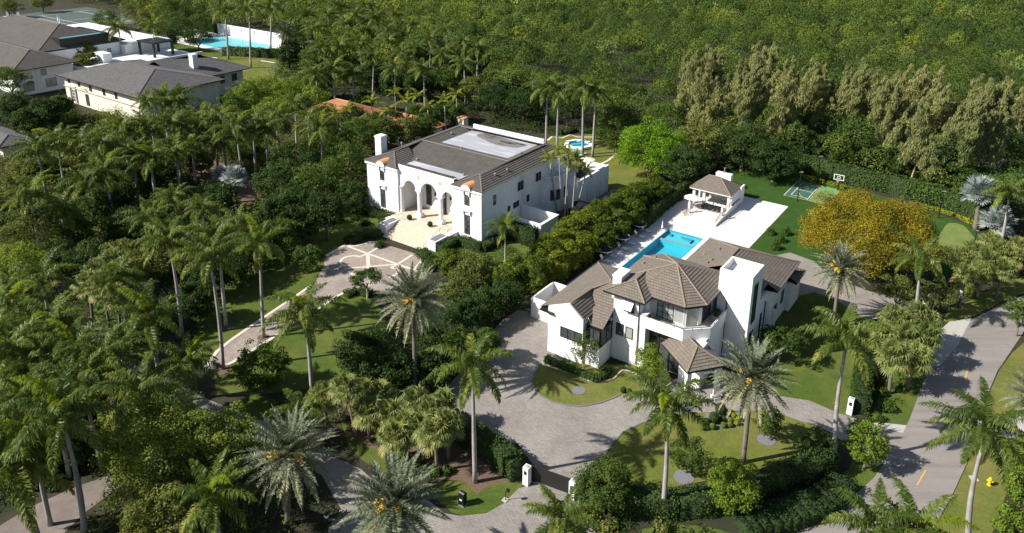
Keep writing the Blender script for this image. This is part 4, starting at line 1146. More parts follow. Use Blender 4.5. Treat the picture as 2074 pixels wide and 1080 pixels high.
# right wall steps down towards the pool
mb.poly([(-39.0, 113.1, .05), (-39.0, 126.2, 0), (-39.0, 126.2, 1.2), (-39.0, 120.6, 1.15), (-39.0, 113.1, .35)]); mb.poly([(-39.22, 113.1, .35), (-39.22, 120.6, 1.15), (-39.22, 126.2, 1.2), (-39.22, 126.2, 0), (-39.22, 113.1, .05)])
mb.poly([(-39.0, 113.1, .35), (-39.0, 120.6, 1.15), (-39.22, 120.6, 1.15), (-39.22, 113.1, .35)]); mb.poly([(-39.0, 113.1, 0), (-39.0, 113.1, .35), (-39.22, 113.1, .35), (-39.22, 113.1, 0)])
mb.box(-39.25, -38.98, 124.6, 126.25, 1.1, 3.35)
part(mb, 'wall', 'white', Pv)
for a, b, h in ((-46.0, 120.7, 2.85), (-39.75, 120.7, 2.85), (-44.2, 120.8, 2.85)):
    p = MB(); p.box(a - .22, a + .22, b - .22, b + .22, 0, h); part(p, 'pillar', 'white', Pv)
for a, b, h in ((-44.9, 116.0, 2.0), (-39.35, 116.6, 2.1)):
    p = MB(); p.box(a - .16, a + .16, b - .16, b + .16, 0, h); p.lathe(a, b, [(.1, h), (.1, h + .1), (.03, h + .45)], 8); part(p, 'post', 'white', Pv)
rf, cp, so = MB(), Caps(), MB()
p0, p1, p2, p3 = (-46.7, 120.0, 3.05), (-39.2, 120.0, 3.05), (-39.2, 126.0, 3.05), (-46.7, 126.0, 3.05); RA, RB = (-44.6, 123.4, 4.75), (-42.4, 123.2, 4.85)
slope(rf, [p0, p1, RB, RA], .3, .04); slope(rf, [p1, p2, RB], .3, .04); slope(rf, [p3, p0, RA], .3, .04); slope(rf, [p2, p3, RA, RB], .3, .04)
for p, q in ((p1, RB), (RA, RB), (p0, RA)): capline(cp, p, q, .09)
so.box(-46.65, -39.25, 120.05, 125.95, 2.86, 3.03)
part(rf, 'roof', 'roof_taupe', Pv); part(cp, 'ridge_caps', 'cap_taupe', Pv); part(so, 'fascia', 'trim', Pv)
mb = MB(); mb.box(-44.0, -41.2, 125.0, 126.1, 0, 4.9); part(mb, 'chimney', 'white', Pv)
mb = MB(); mb.lathe(-42.6, 125.5, [(.09, 4.9), (.09, 5.75), (.16, 5.8), (.16, 5.95)], 8); part(mb, 'flue', 'gray_metal', Pv)
rl = MB()
for a, b0, b1 in ((-44.9, 113.9, 116), (-39.25, 113.3, 116.4), (-39.25, 116.8, 120.4)):
    n = 12
    for k in range(n + 1):
        b = b0 + (b1 - b0) * k / n; z = .15 + (.9 if a < -40 else .95 * (b - 113) / 7.5 + .2) * 1.0
        zb_ = .05 if a < -40 else .3 + .85 * (b - 113.1) / 7.5
        rl.tube([(a, b, zb_), (a, b, zb_ + .85)], .025, 4)
    zf = lambda b: (.05 if a < -40 else .3 + .85 * (b - 113.1) / 7.5) + .87
    rl.tube([(a, b0, zf(b0)), (a, b1, zf(b1))], .035, 4)
for k in range(10): rl.tube([(-44.9 + .0 * k, 116.2 + k * .4, .1), (-44.9, 116.2 + k * .4, 1.0)], .025, 4)
rl.tube([(-44.9, 116.2, 1.0), (-44.9, 120, 1.0)], .035, 4)
part(rl, 'railing', 'brass', Pv)
mb = MB(); mb.box(-45, -40, 125.1, 125.9, 0, .95); part(mb, 'counter', 'limestone', Pv)
mb = MB(); mb.box(-41.9, -41.1, 124.9, 125.05, 1.0, 1.9); part(mb, 'oven', 'dark', Pv)
def lot_mesh(name, label, cat, parts, a, b, group=None):
    e = lot_thing(name, label, cat, a, b, group)
    for nm, mb, m in parts: part(mb, nm, m, e)
    return e
t = MB(); t.box(-43.8, -40.4, 119.2, 120.1, .72, .78); l = MB()
for a in (-43.6, -40.6):
    for b in (119.3, 120.0): l.box(a - .04, a + .04, b - .04, b + .04, .04, .72)
lot_mesh('dining_table', 'long dark outdoor dining table in front of the pool pavilion', 'table', [('table_top', t, 'black'), ('legs', l, 'black')], -42, 119.6)
def chair(a, b, s, lab, m='white_fabric', grp='chairs round the pavilion table'):
    seat = MB(); seat.box(a - .24, a + .24, b - .24, b + .24, .42, .48); bk = MB(); bk.box(a - .24, a + .24, b + s * .2, b + s * .25, .5, .95)
    lg = MB()
    for x in (-.2, .2):
        for y in (-.2, .2): lg.box(a + x - .02, a + x + .02, b + y - .02, b + y + .02, .04, .42)
    lot_mesh('dining_chair', lab, 'chair', [('seat', seat, 'black'), ('backrest', bk, m), ('legs', lg, 'black')], a, b, grp)
for k in range(5):
    chair(-43.5 + k * .72, 118.85, -1, '%s chair on the pool side of the dark dining table' % ('leftmost', 'second', 'middle', 'fourth', 'rightmost')[k], 'black')
    chair(-43.5 + k * .72, 120.45, 1, '%s white-backed chair on the pavilion side of the dining table' % ('leftmost', 'second', 'middle', 'fourth', 'rightmost')[k])
def umbrella(name, label, x, y, z, r, m, pole='gray_metal', frill=False, ab=None, hub=.55):
    if ab: a, b = ab
    else: a, b = toAB(G(x, y, z))
    e = lot_thing(name, label, 'umbrella', a, b)
    c = MB(); n = 8
    for k in range(n):
        w0, w1 = 2 * math.pi * k / n, 2 * math.pi * (k + 1) / n
        p0 = (a + r * math.cos(w0), b + r * math.sin(w0), z - hub); p1 = (a + r * math.cos(w1), b + r * math.sin(w1), z - hub); t_ = (a, b, z)
        c.poly([p0, p1, t_]); c.poly([p1, p0, (a, b, z - .04)])
    part(c, 'canopy', m, e)
    p = MB(); p.tube([(a, b, 0.04), (a, b, z + .08)], .035, 6); part(p, 'pole', pole, e)
    if frill:
        f = MB()
        ring = [(a + r * math.cos(w_), b + r * math.sin(w_)) for w_ in np.linspace(0, 2 * math.pi, 65)]
        for k in range(64):
            lo = .24 if k % 2 else .02
            (q0, q1), (q2, q3) = ring[k], ring[k + 1]
            f.poly([(q0, q1, z - hub), (q2, q3, z - hub), (q2, q3, z - hub - (.01 if k % 2 else .16)), (q0, q1, z - hub - (.16 if k % 2 else .01))])
        part(f, 'fringe', 'white_fabric', e)
    return e
umbrella('garden_umbrella', 'white square umbrella beside the pool pavilion railing', 0, 0, 2.5, 1.5, 'white_fabric', ab=(-45.4, 118.3))
# loungers and dark umbrellas along the pool
def lounger(a, b, lab):
    e = lot_thing('sun_lounger', lab, 'sun lounger', a, b, 'white sun loungers beside the pool')
    s = MB(); s.box(a - .55, a + .75, b - .3, b + .3, .34, .40); part(s, 'seat', 'white_fabric', e)
    k = MB(); k.poly([(a - .55, b - .3, .4), (a - .55, b + .3, .4), (a - 1.0, b + .3, 1.0), (a - 1.0, b - .3, 1.0)]); k.poly([(a - .61, b + .3, .4), (a - .61, b - .3, .4), (a - 1.06, b - .3, 1.0), (a - 1.06, b + .3, 1.0)])
    k.poly([(a - 1.0, b - .3, 1.0), (a - 1.0, b + .3, 1.0), (a - 1.06, b + .3, 1.0), (a - 1.06, b - .3, 1.0)]); k.poly([(a - .55, b - .3, .4), (a - 1.0, b - .3, 1.0), (a - 1.06, b - .3, 1.0), (a - .61, b - .3, .4)])
    part(k, 'backrest', 'white_fabric', e)
    t = MB(); t.box(a - .5, a - .3, b - .22, b + .22, .4, .5); part(t, 'towel', 'black', e)
    l = MB()
    for x in (-.5, .68):
        for y in (-.26, .26): l.box(a + x - .025, a + x + .025, b + y - .025, b + y + .025, .04, .34)
    part(l, 'legs', 'gray_metal', e)
LP = [(1228, 528), (1240, 517.5), (1262.5, 503), (1276, 492), (1297, 478), (1310, 467)]
for k, (x, y) in enumerate(LP):
    a, b = toAB(G(x, y, .3))
    lounger(a, b, ['white sun lounger nearest the modern house, leftmost of six beside the pool', 'white sun lounger second from the modern house, under the nearest dark umbrella',
                   'white sun lounger third from the modern house beside the pool', 'white sun lounger fourth from the modern house, under the middle dark umbrella',
                   'white sun lounger fifth from the modern house beside the pool', 'white sun lounger farthest from the modern house, under the farthest dark umbrella'][k])
for k, (x, y) in enumerate(((1233, 523), (1269, 498), (1303, 473))):
    a, b = toAB(G(x, y, .3)); tb = MB(); tb.box(a - .85, a - .35, b - .25, b + .25, .36, .4); lg = MB(); lg.tube([(a - .6, b, .04), (a - .6, b, .36)], .05, 6)
    lot_mesh('side_table', 'low gray side table between the %s pair of sun loungers' % ('nearest', 'middle', 'farthest')[k], 'side table', [('table_top', tb, 'gray_metal'), ('leg', lg, 'gray_metal')], a - .6, b, 'side tables by the loungers')
for k, (x, y) in enumerate(((1226, 498), (1262, 472), (1296, 447))):
    umbrella('fringed_umbrella', ('nearest', 'middle', 'farthest')[k] + ' of the black umbrellas with white fringe by the sun loungers', x, y, 2.2, 1.1, 'dark_fabric', frill=True)
umbrella('closed_umbrella', 'closed white umbrella standing at the far left corner of the pool', 0, 0, 2.0, .18, 'white_fabric', ab=(-45.5, 106.6), hub=1.5)

# basketball hoop and court lamps
hb, ht = base_top(1697, 386, 1701, 357)
ha, hbb = toAB(hb); zs = 1.0
e = lot_thing('basketball_hoop', 'basketball hoop with glass backboard on a black post beside the green court', 'basketball hoop', ha, hbb)
zr = 2.35; hz0, hz1 = 2.25, 3.3
arm = MB(); arm.box(ha - .12, ha + .12, hbb - .12, hbb + .12, 0, 1.0); arm.tube([(ha, hbb, .9), (ha, hbb, 2.3), (ha, hbb - .6, 2.75)], .09, 6); part(arm, 'post', 'black', e)
by_ = hbb - .65
bd_ = MB()
for q in ((ha - .9, ha + .9, hz1 - .1, hz1), (ha - .9, ha + .9, hz0, hz0 + .1), (ha - .9, ha - .8, hz0 + .1, hz1 - .1), (ha + .8, ha + .9, hz0 + .1, hz1 - .1),
          (ha - .27, ha + .27, 2.9, 2.96), (ha - .27, ha - .21, 2.52, 2.9), (ha + .21, ha + .27, 2.52, 2.9), (ha - .21, ha + .21, 2.52, 2.57)): bd_.box(q[0], q[1], by_ - .03, by_ + .03, q[2], q[3])
part(bd_, 'backboard', 'trim', e)
rg = MB(); rg.tube([(ha + .24 * math.cos(t), by_ - .35 + .24 * math.sin(t), zr) for t in np.linspace(0, 6.28, 13)], .035, 5); part(rg, 'rim', 'clay', e)
nt_ = MB()
for t in np.linspace(0, 6.28, 11)[:-1]: nt_.tube([(ha + .23 * math.cos(t), by_ - .35 + .23 * math.sin(t), zr), (ha + .13 * math.cos(t + .3), by_ - .35 + .13 * math.sin(t + .3), zr - .42)], .015, 4)
part(nt_, 'net', 'white_fabric', e)
def pole_lamp(label, b, t, group=None, arm=.28):
    bp_, tp = base_top(*b, *t)
    a, bb = toAB(bp_); h = tp[2]
    e = lot_thing('lamp_post', label, 'lamp post', a, bb, group)
    p = MB(); p.tube([(a, bb, 0), (a, bb, h)], [.09, .06], 6); p.lathe(a, bb, [(.16, 0), (.16, .15), (.1, .2)], 8); part(p, 'pole', 'black', e)
    q = MB(); q.box(a - arm, a + arm, bb - .04, bb + .04, h - .03, h + .03); q.box(a + arm - .3, a + arm + .1, bb - .15, bb + .15, h + .03, h + .12); part(q, 'lamp_head', 'gray_metal', e)
g_ = 'tall court lamps'
pole_lamp('black lamp post at the near left corner of the green court', (1615, 408), (1624, 349), g_)
pole_lamp('black lamp post behind the green court near the yellow hedge', (1655, 369), (1660, 317), g_)
pole_lamp('black lamp post half hidden behind the golden tree, near the hoop', (1757, 372), (1760, 336), g_)
pole_lamp('black lamp post beside the putting green', (1901, 442), (1910, 388), g_)
pole_lamp('small black lamp post at the right edge of the putting green', (1975, 487), (1977, 468), g_, .15)
def lantern(label, b, h, cat='street lamp'):
    p_ = G(*b); a, bb = toAB(p_)
    e = lot_thing('street_lantern', label, cat, a, bb, 'street lanterns')
    p = MB(); p.tube([(a, bb, 0), (a, bb, h - .45)], [.06, .04], 6); p.lathe(a, bb, [(.14, 0), (.14, .12), (.07, .2)], 8); part(p, 'pole', 'black', e)
    q = MB(); q.lathe(a, bb, [(.05, h - .45), (.17, h - .4), (.21, h - .08)], 6); part(q, 'lantern_glass', 'trim', e)
    q = MB(); q.lathe(a, bb, [(.24, h - .08), (.2, h), (.03, h + .12)], 6); part(q, 'cap', 'black', e)
lantern('street lantern on the right verge behind the curved palm trunk', (2022, 957), 2.7)
lantern('street lantern on the corner lawn under the far fan palms', (1941, 623), 2.7)
lantern('street lantern standing in the hedge shade right of the front lawn', (1528, 1022), 2.9)
lantern('street lantern at the bottom beside the shaded lane', (665, 1090), 2.6)
# hydrant, mailbox, gate sign, utility covers
a, b = toAB(G(2003, 983)); e = lot_thing('fire_hydrant', 'yellow fire hydrant on the grass verge', 'fire hydrant', a, b)
p = MB(); p.lathe(a, b, [(.2, 0), (.2, .06), (.13, .08), (.13, .62), (.17, .64), (.17, .7), (.11, .82), (.03, .9)], 10); part(p, 'body', 'yellow_paint', e)
p = MB(); p.tube([(a - .26, b, .48), (a + .26, b, .48)], .075, 8); p.tube([(a, b, .45), (a, b - .25, .45)], .09, 8); part(p, 'nozzles', 'yellow_paint', e)
a, b = toAB(G(937, 1022)); e = lot_thing('mailbox', 'black pillar mailbox on the grass outside the gate', 'mailbox', a, b)
p = MB(); p.box(a - .28, a + .28, b - .25, b + .25, .1, 1.15); p.prism([(a - .3, b - .28), (a + .3, b - .28), (a + .3, b + .28), (a - .3, b + .28)], 1.15, 1.22); p.tube([(a - .28, b, 1.22), (a + .28, b, 1.22)], .2, 10); part(p, 'box', 'black', e)
p = MB(); p.box(a - .33, a + .33, b - .3, b + .3, 0, .1); part(p, 'base', 'gray_metal', e); p = MB(); p.box(a - .12, a + .12, b - .27, b - .25, .6, .75); part(p, 'plate', 'trim', e)
a, b = toAB(G(1024, 1014)); e = lot_thing('gate_keypad', 'black keypad on a bent post in the grass by the gate drive', 'keypad', a, b)
p = MB(); p.tube([(a, b, 0), (a, b, 1.0), (a + .2, b, 1.2)], .035, 6); part(p, 'post', 'black', e); p = MB(); p.box(a + .15, a + .4, b - .1, b + .1, 1.1, 1.4); part(p, 'keypad', 'black', e)
p = MB(); p.box(a - .28, a + .22, b - .25, b + .25, 0, .08); part(p, 'pad', 'concrete', e)
p_ = G(1972, 970); sheet('utility_cover', [(p_[0] - .35, p_[1] - .4), (p_[0] + .35, p_[1] - .35), (p_[0] + .35, p_[1] + .4), (p_[0] - .35, p_[1] + .35)], .05, 'concrete')
# sliding gate with its pillars
g0, g1 = toAB(G(1072, 972)), toAB(G(1158, 1003))
e = lot_thing('driveway_gate', 'solid dark brown gate closed across the paved drive', 'gate', *g0)
d = Vector((g1[0] - g0[0], g1[1] - g0[1])); L = d.length; d.normalize()
mb = MB(); mb.obox((g0[0] + g1[0]) / 2, (g0[1] + g1[1]) / 2, .12, 1.75, L, .08, math.atan2(d.y, d.x)); part(mb, 'panel', 'dark', e)
mb = MB(); mb.obox((g0[0] + g1[0]) / 2, (g0[1] + g1[1]) / 2 - .16, .0, .1, L, .12, math.atan2(d.y, d.x)); part(mb, 'track', 'gray_metal', e)
def pillar(label, x, y, h, s=.58, ab=None):
    a, b = ab or toAB(G(x, y)); e = lot_thing('gate_pillar', label, 'gate pillar', a, b)
    p = MB(); p.box(a - s / 2, a + s / 2, b - s / 2, b + s / 2, 0, h); part(p, 'shaft', 'white', e)
    p = MB(); p.box(a - s / 2 + .12, a + s / 2 - .12, b - s / 2 + .12, b + s / 2 - .12, h, h + .06); part(p, 'cap', 'concrete', e)
    p = MB(); p.box(a - .12, a + .12, b - s / 2 - .06, b - s / 2, h - .7, h - .35); part(p, 'lamp', 'black', e)
pillar('white pillar at the left end of the dark gate', 1067, 980, 1.95)
pillar('white pillar at the right end of the dark gate', 1160, 1010, 1.95)
pillar('white pillar beside the side gate on the right drive', 1720, 838, 1.9, .55)
pillar('white pillar by the street beyond the fan palms', 1872, 622, 1.9, .55)

# ================================================================ ARCADE MANSION
Hm = lot_thing('arcade_mansion', 'large white mansion with a three-arched portico, broad steps and a flat-topped brown roof', 'house', -77, 97)
ZE = 9.1
w = MB()
w.box(-89.6, -82.6, 84.4, 96, 0, ZE - .25)
w.box(-71.1, -65.3, 84.4, 96, 0, ZE - .25)
w.box(-89.6, -65.3, 94, 109.5, 0, ZE - .25)
w.box(-82.6, -71.1, 88.4, 94, 0, ZE - .2)
# cornice
for q in ((-89.85, -82.45, 84.15, 84.4), (-71.25, -65.05, 84.15, 84.4), (-65.3, -65.05, 84.4, 109.7), (-89.85, -89.6, 84.4, 109.7)): w.box(*q, ZE - .45, ZE - .08)
# bowed bay and garage terrace
w.prism([(-66.0 + 3.0 * math.cos(t), 104.4 + 3.4 * math.sin(t)) for t in np.linspace(-math.pi / 2, math.pi / 2, 13)] , 0, 5.4)
w.prism([(-66.0 + 3.12 * math.cos(t), 104.4 + 3.52 * math.sin(t)) for t in np.linspace(-math.pi / 2, math.pi / 2, 13)] , 1.9, 2.05)
w.prism([(-66.0 + 3.12 * math.cos(t), 104.4 + 3.52 * math.sin(t)) for t in np.linspace(-math.pi / 2, math.pi / 2, 13)] , 5.4, 5.6)
w.box(-65.3, -60.9, 105.6, 116.3, 0, 4.3)
for q in ((-61.1, -60.9, 105.6, 116.3), (-65.3, -61.1, 116.1, 116.3)): w.box(*q, 4.3, 5.1)
w.box(-61.2, -60.8, 105.5, 116.4, 5.1, 5.2)
for b in (105.6, 109, 112.6, 116): w.box(-60.98, -60.78, b - .0, b + .4, 0, 5.1)
part(w, 'wall', 'white', Hm)
# service court by the side wall
Ac = lot_thing('yard_wall', 'white walled service court on the right side of the arcade mansion', 'wall', -61.5, 92.6)
mb = MB(); mb.box(-65.2, -58.3, 90.2, 90.5, 0, 3.4); mb.box(-58.6, -58.3, 90.5, 94.9, 0, 3.4); mb.box(-65.2, -58.3, 94.9, 95.2, 0, 3.4); part(mb, 'wall', 'white', Ac)
mb = MB(); mb.box(-65.2, -58.2, 90.1, 90.6, 3.4, 3.5); mb.box(-58.7, -58.2, 90.6, 94.8, 3.4, 3.5); mb.box(-65.2, -58.2, 94.8, 95.3, 3.4, 3.5); part(mb, 'coping', 'trim', Ac)
for k, (a, b) in enumerate(((-61.6, 92.6), (-63.3, 92.2), (-60.0, 93.4))):
    e = lot_thing('condenser', ('largest dark', 'left', 'right')[k] + ' air condenser inside the mansion service court', 'air conditioner', a, b, 'condensers in the mansion court')
    mb = MB(); mb.lathe(a, b, [(.5 - .12 * (k > 0), 0), (.5 - .12 * (k > 0), 1.1)], 12); part(mb, 'casing', 'black', e)
    mb = MB(); mb.lathe(a, b, [(.34, 1.1), (.34, 1.14)], 12); part(mb, 'fan_grille', 'gray_metal', e)
# portico: arched screen wall on columns
PF = 1.45
cols = (-78.45, -73.95)
xs = [-82.95, cols[0], cols[1], -69.6]
ar = []
for k in range(3):
    l = xs[k] + (.35 if k else .5); r = xs[k + 1] - .35
    if k == 2: r = -71.2 + .05
    ar.append(((l + r) / 2, (r - l) / 2))
ar = [(-80.65, 1.75), (-76.2, 1.8), (-72.3, 1.15)]
ar = [(-80.3, 1.25), (-76.2, 1.7), (-72.3, 1.15)]
zs, zt = 6.15, 9.75
mb = MB(); yF, yB = 84.75, 85.35
def bot(x):
    for c, r in ar:
        if abs(x - c) < r: return zs + math.sqrt(max(r * r - (x - c) ** 2, 0))
    return zs
edges = sorted(set([-82.6, -70.9] + [c + r * math.cos(t) for c, r in ar for t in np.linspace(0, math.pi, 19)] + [c - r for c, r in ar] + [c + r for c, r in ar]))
edges = [x for x in edges if -82.6 <= x <= -70.9]
for i in range(len(edges) - 1):
    a, b = edges[i], edges[i + 1]; mid = (a + b) / 2
    ia = bot(a) if any(abs(mid - c) < r for c, r in ar) else zs
    ib = bot(b) if any(abs(mid - c) < r for c, r in ar) else zs
    mb.poly([(a, yF, ia), (b, yF, ib), (b, yF, zt), (a, yF, zt)]); mb.poly([(b, yB, ib), (a, yB, ia), (a, yB, zt), (b, yB, zt)])
    mb.poly([(a, yB, ia), (b, yB, ib), (b, yF, ib), (a, yF, ia)]); mb.poly([(a, yF, zt), (b, yF, zt), (b, yB, zt), (a, yB, zt)])
mb.box(-82.6, -70.9, yF - .08, yF - .001, zt - .22, zt + .03)
part(mb, 'arcade', 'trim', Hm)
for k, c in enumerate(cols):
    mb = MB(); cy = 85.05
    mb.box(c - .52, c + .52, cy - .52, cy + .52, PF, PF + .55); mb.lathe(c, cy, [(.46, PF + .55), (.46, PF + .65), (.37, PF + .75), (.35, zs - .55), (.46, zs - .5), (.4, zs - .42), (.52, zs - .2)], 20)
    mb.box(c - .58, c + .58, cy - .45, cy + .45, zs - .2, zs - .001); part(mb, 'column', 'trim', Hm)
for c in (-82.45,):
    mb = MB(); mb.lathe(c, 85.05, [(.5, PF), (.42, PF + .5), (.42, zs - .5), (.52, zs - .2)], 16); mb.box(c - .5, c + .6, 84.7, 85.4, zs - .2, zs - .001); part(mb, 'column', 'trim', Hm)
for c in cols:
    mb = MB(); mb.tube([(c, yF + .02, 8.5), (c, yF - .07, 8.5)], .32, 14); mb.tube([(c, yF + .02, 8.5), (c, yF - .1, 8.5)], .2, 10)
    part(mb, 'medallion', 'limestone', Hm)
# porch, steps, cheek walls
st = MB(); st.box(-82.6, -71.1, 82.0, 88.4, 0, PF)
n = 9
for k in range(n):
    st.box(-80.2, -71.55, 78.1 + k * (82 - 78.1) / n, 82.02, (PF - .03) * k / n + .02 * (k == 0), (PF - .02) * (k + 1) / n)
part(st, 'steps', 'limestone', Hm)
ck = MB()
for a0, a1 in ((-81.75, -80.2), (-71.55, -69.95)):
    ck.box(a0, a1, 79.0, 82.0, 0, 1.5); ck.box(a0 - .06, a1 + .06, 78.94, 82.0, 1.5, 1.62)
ck.box(-82.6, -81.75, 81.2, 82.0, 0, 1.5); ck.box(-71.1, -69.95, 82.0, 84.4, 0, 1.4)
part(ck, 'cheek_wall', 'trim', Hm)
for k, (a0, a1) in enumerate(((-81.55, -80.4), (-71.35, -70.15))):
    mb = MB(); mb.box(a0, a1, 79.2, 81.8, 1.62, 1.66); part(mb, 'gravel_tray', 'gravel', Hm)
rl = MB()
for pts in ([(-71.6, 78.2, 1.0), (-71.6, 80.5, 1.75), (-71.6, 81.9, 2.35)], [(-71.6, 81.9, 2.35), (-71.2, 83.5, 2.35), (-70.1, 83.3, 2.35), (-70.1, 82.0, 2.35), (-71.6, 81.9, 2.35)], [(-82.4, 81.3, 2.35), (-80.4, 81.9, 2.35), (-80.3, 83, 2.35)]):
    rl.tube(pts, .035, 4)
    for p in pts: rl.tube([(p[0], p[1], p[2] - .9), p], .03, 4)
part(rl, 'railing', 'brass', Hm)
for a, b, k in ((-79.0, 83.1, 0), (-74.6, 83.1, 1)):
    bush('potted_topiary', ('left', 'right')[k] + ' clipped ball plant on the mansion porch in front of a column', 0, 0, .45, .9, 'bush', .12, 260, 'topiary', 'porch topiary', True, world=W(a, b, PF))
# back wall of the porch: tall openings
win(Hm, 'F', 88.4, -76.9, -75.7, PF + .1, 7.6, 2, 5, 'glass', 'dark', .09, 'door'); win(Hm, 'F', 88.4, -79.9, -78.9, PF + .8, 5.6, 2, 4); win(Hm, 'F', 88.4, -73.4, -72.5, PF + .2, 6.4, 2, 5)
for a in (-77.9, -74.6):
    mb = MB(); mb.box(a - .13, a + .13, 88.2, 88.4, 4.2, 4.7); part(mb, 'wall_lamp', 'black', Hm)
# wing windows with pediments and clay hoods
for k, c in enumerate((-86.1, -68.1)):
    win(Hm, 'F', 84.4, c - .48, c + .48, 1.5, 4.6, 2, 4, 'glass', 'dark', .06)
    win(Hm, 'F', 84.4, c - .42, c + .42, 6.35, 7.9, 2, 3, 'glass', 'dark', .06)
    mb = MB(); mb.box(c - .85, c + .85, 84.05, 84.42, 5.35, 5.5)
    mb.box(c - .75, c - .55, 84.15, 84.42, 4.8, 5.35); mb.box(c + .55, c + .75, 84.15, 84.42, 4.8, 5.35); mb.box(c - .62, c + .62, 84.2, 84.38, 1.1, 1.3); part(mb, 'pediment', 'trim', Hm)
    hd = MB()
    for s_ in range(10):
        t0, t1 = math.pi * s_ / 10, math.pi * (s_ + 1) / 10
        P_ = lambda t, y: (c + .95 * math.cos(t), y, 9.0 + .8 * math.sin(t))
        for j in range(9):
            y = 83.95 + j * .3; e1 = .05
            Q = lambda t, y, g: (c + (.95 + g) * math.cos(t), y, 9.0 + (.8 + g) * math.sin(t))
            hd.poly([Q(t0, y, .05), Q(t0, y + .3, 0), Q(t1, y + .3, 0), Q(t1, y, .05)]); hd.poly([Q(t0, y, 0), Q(t0, y, .05), Q(t1, y, .05), Q(t1, y, 0)])
    part(hd, 'clay_hood', 'clay', Hm)
    ar_ = MB(); ar_.prism([(c - .95, 83.98), (c + .95, 83.98), (c + .95, 84.3), (c - .95, 84.3)], 8.9, 9.0)
    pr_ = [(c + .93 * math.cos(t), 9.0 + .78 * math.sin(t)) for t in np.linspace(0, math.pi, 11)]
    ar_.poly([(x, 84.0, z) for x, z in pr_]); ar_.box(c - .62, c - .5, 84.15, 84.38, 7.9, 8.75); ar_.box(c + .5, c + .62, 84.15, 84.38, 7.9, 8.75); part(ar_, 'hood_front', 'trim', Hm)
for b0, z0, z1, n_ in ((87.4, 6.0, 7.5, 1), (94.0, 6.2, 7.6, 2), (99.2, 6.2, 7.6, 2), (91.2, 3.6, 4.4, 1), (92.8, 3.6, 4.5, 2), (96.6, 3.5, 4.6, 1), (86.8, 1.5, 2.8, 1)):
    for j in range(n_): win(Hm, 'R', -65.3, b0 + j * .85, b0 + j * .85 + .6, z0, z1, 2, 3, 'glass', 'dark', .05)
for t in (-.75, -.42, .12, .45):
    ca, cb = -66.0 + 3.02 * math.cos(t), 104.4 + 3.42 * math.sin(t); an = math.atan2(math.sin(t), math.cos(t))
    g = MB(); g.obox(ca, cb, 2.3, 4.1, .1, .66, an); gw = part(g, 'window', 'glass', Hm)
    f = MB(); 
    for s_ in (-.33, 0, .33): f.obox(ca + math.cos(an) * .03 - math.sin(an) * s_, cb + math.sin(an) * .03 + math.cos(an) * s_, 2.25, 4.15, .1, .06, an)
    for z in (2.28, 2.9, 3.5, 4.1): f.obox(ca + math.cos(an) * .03, cb + math.sin(an) * .03, z - .025, z + .025, .1, .7, an)
    part(f, 'frame', 'dark', Hm, sub=gw)
bal = MB()
for t in np.linspace(-1.35, .9, 26):
    ca, cb = -66.0 + 2.85 * math.cos(t), 104.4 + 3.25 * math.sin(t); bal.lathe(ca, cb, [(.06, 5.6), (.1, 5.75), (.05, 6.1), (.08, 6.3)], 6)
for t in (-1.45, -.75, 0, .75): bal.obox(-66.0 + 2.85 * math.cos(t), 104.4 + 3.25 * math.sin(t), 5.6, 6.42, .35, .5, t)
arc = [(-66.0 + 2.85 * math.cos(t), 104.4 + 3.25 * math.sin(t), 6.38) for t in np.linspace(-1.5, 1.1, 18)]
bal.tube(arc, .12, 6); part(bal, 'balustrade', 'trim', Hm)
for b in (106.6, 110.1, 113.6):
    g = MB(); an = [(b + 1.0 + 1.05 * math.cos(t), 1.9 + 1.0 * math.sin(t)) for t in np.linspace(0, math.pi, 11)]
    g.poly([(-60.86, y, z) for y, z in [(b + 2.05, 0)] + an + [(b - .05, 0)]][::-1]); part(g, 'garage_door', 'trim', Hm)
    f = MB(); f.tube([(-60.84, y, z) for y, z in [(b + 2.1, 0)] + [(b + 1.0 + 1.12 * math.cos(t), 1.9 + 1.08 * math.sin(t)) for t in np.linspace(0, math.pi, 11)] + [(b - .1, 0)]], .07, 5); part(f, 'door_surround', 'white', Hm)
tf = MB(); tf.box(-65.2, -61.15, 105.7, 116.0, 4.31, 4.34); part(tf, 'terrace_floor', 'coral_deck', Hm)
# roof
rf, cp, mm = MB(), Caps(), MB()
x0, x1, y0, y1 = -89.9, -64.95, 84.1, 109.8
zr = 10.5
rx0, rx1, ry0, ry1 = -86.3, -67.7, 94.8, 105.3
a_, b_, c_, d_ = (rx0, ry0, zr), (rx1, ry0, zr), (rx1, ry1, zr), (rx0, ry1, zr)
slope(rf, [(x1, y0, ZE), (x1, y1, ZE), (rx1, ry1, zr), (rx1, ry0, zr), (-68.0, 87.6, 10.35)], .42, .07)
slope(rf, [(x0, y1, ZE), (x0, y0, ZE), (-86.2, 87.6, 10.35), (rx0, ry0, zr), (rx0, ry1, zr)], .42, .07)
slope(rf, [(x1, y1, ZE), (x0, y1, ZE), (rx0, ry1, zr), (rx1, ry1, zr)], .42, .07)
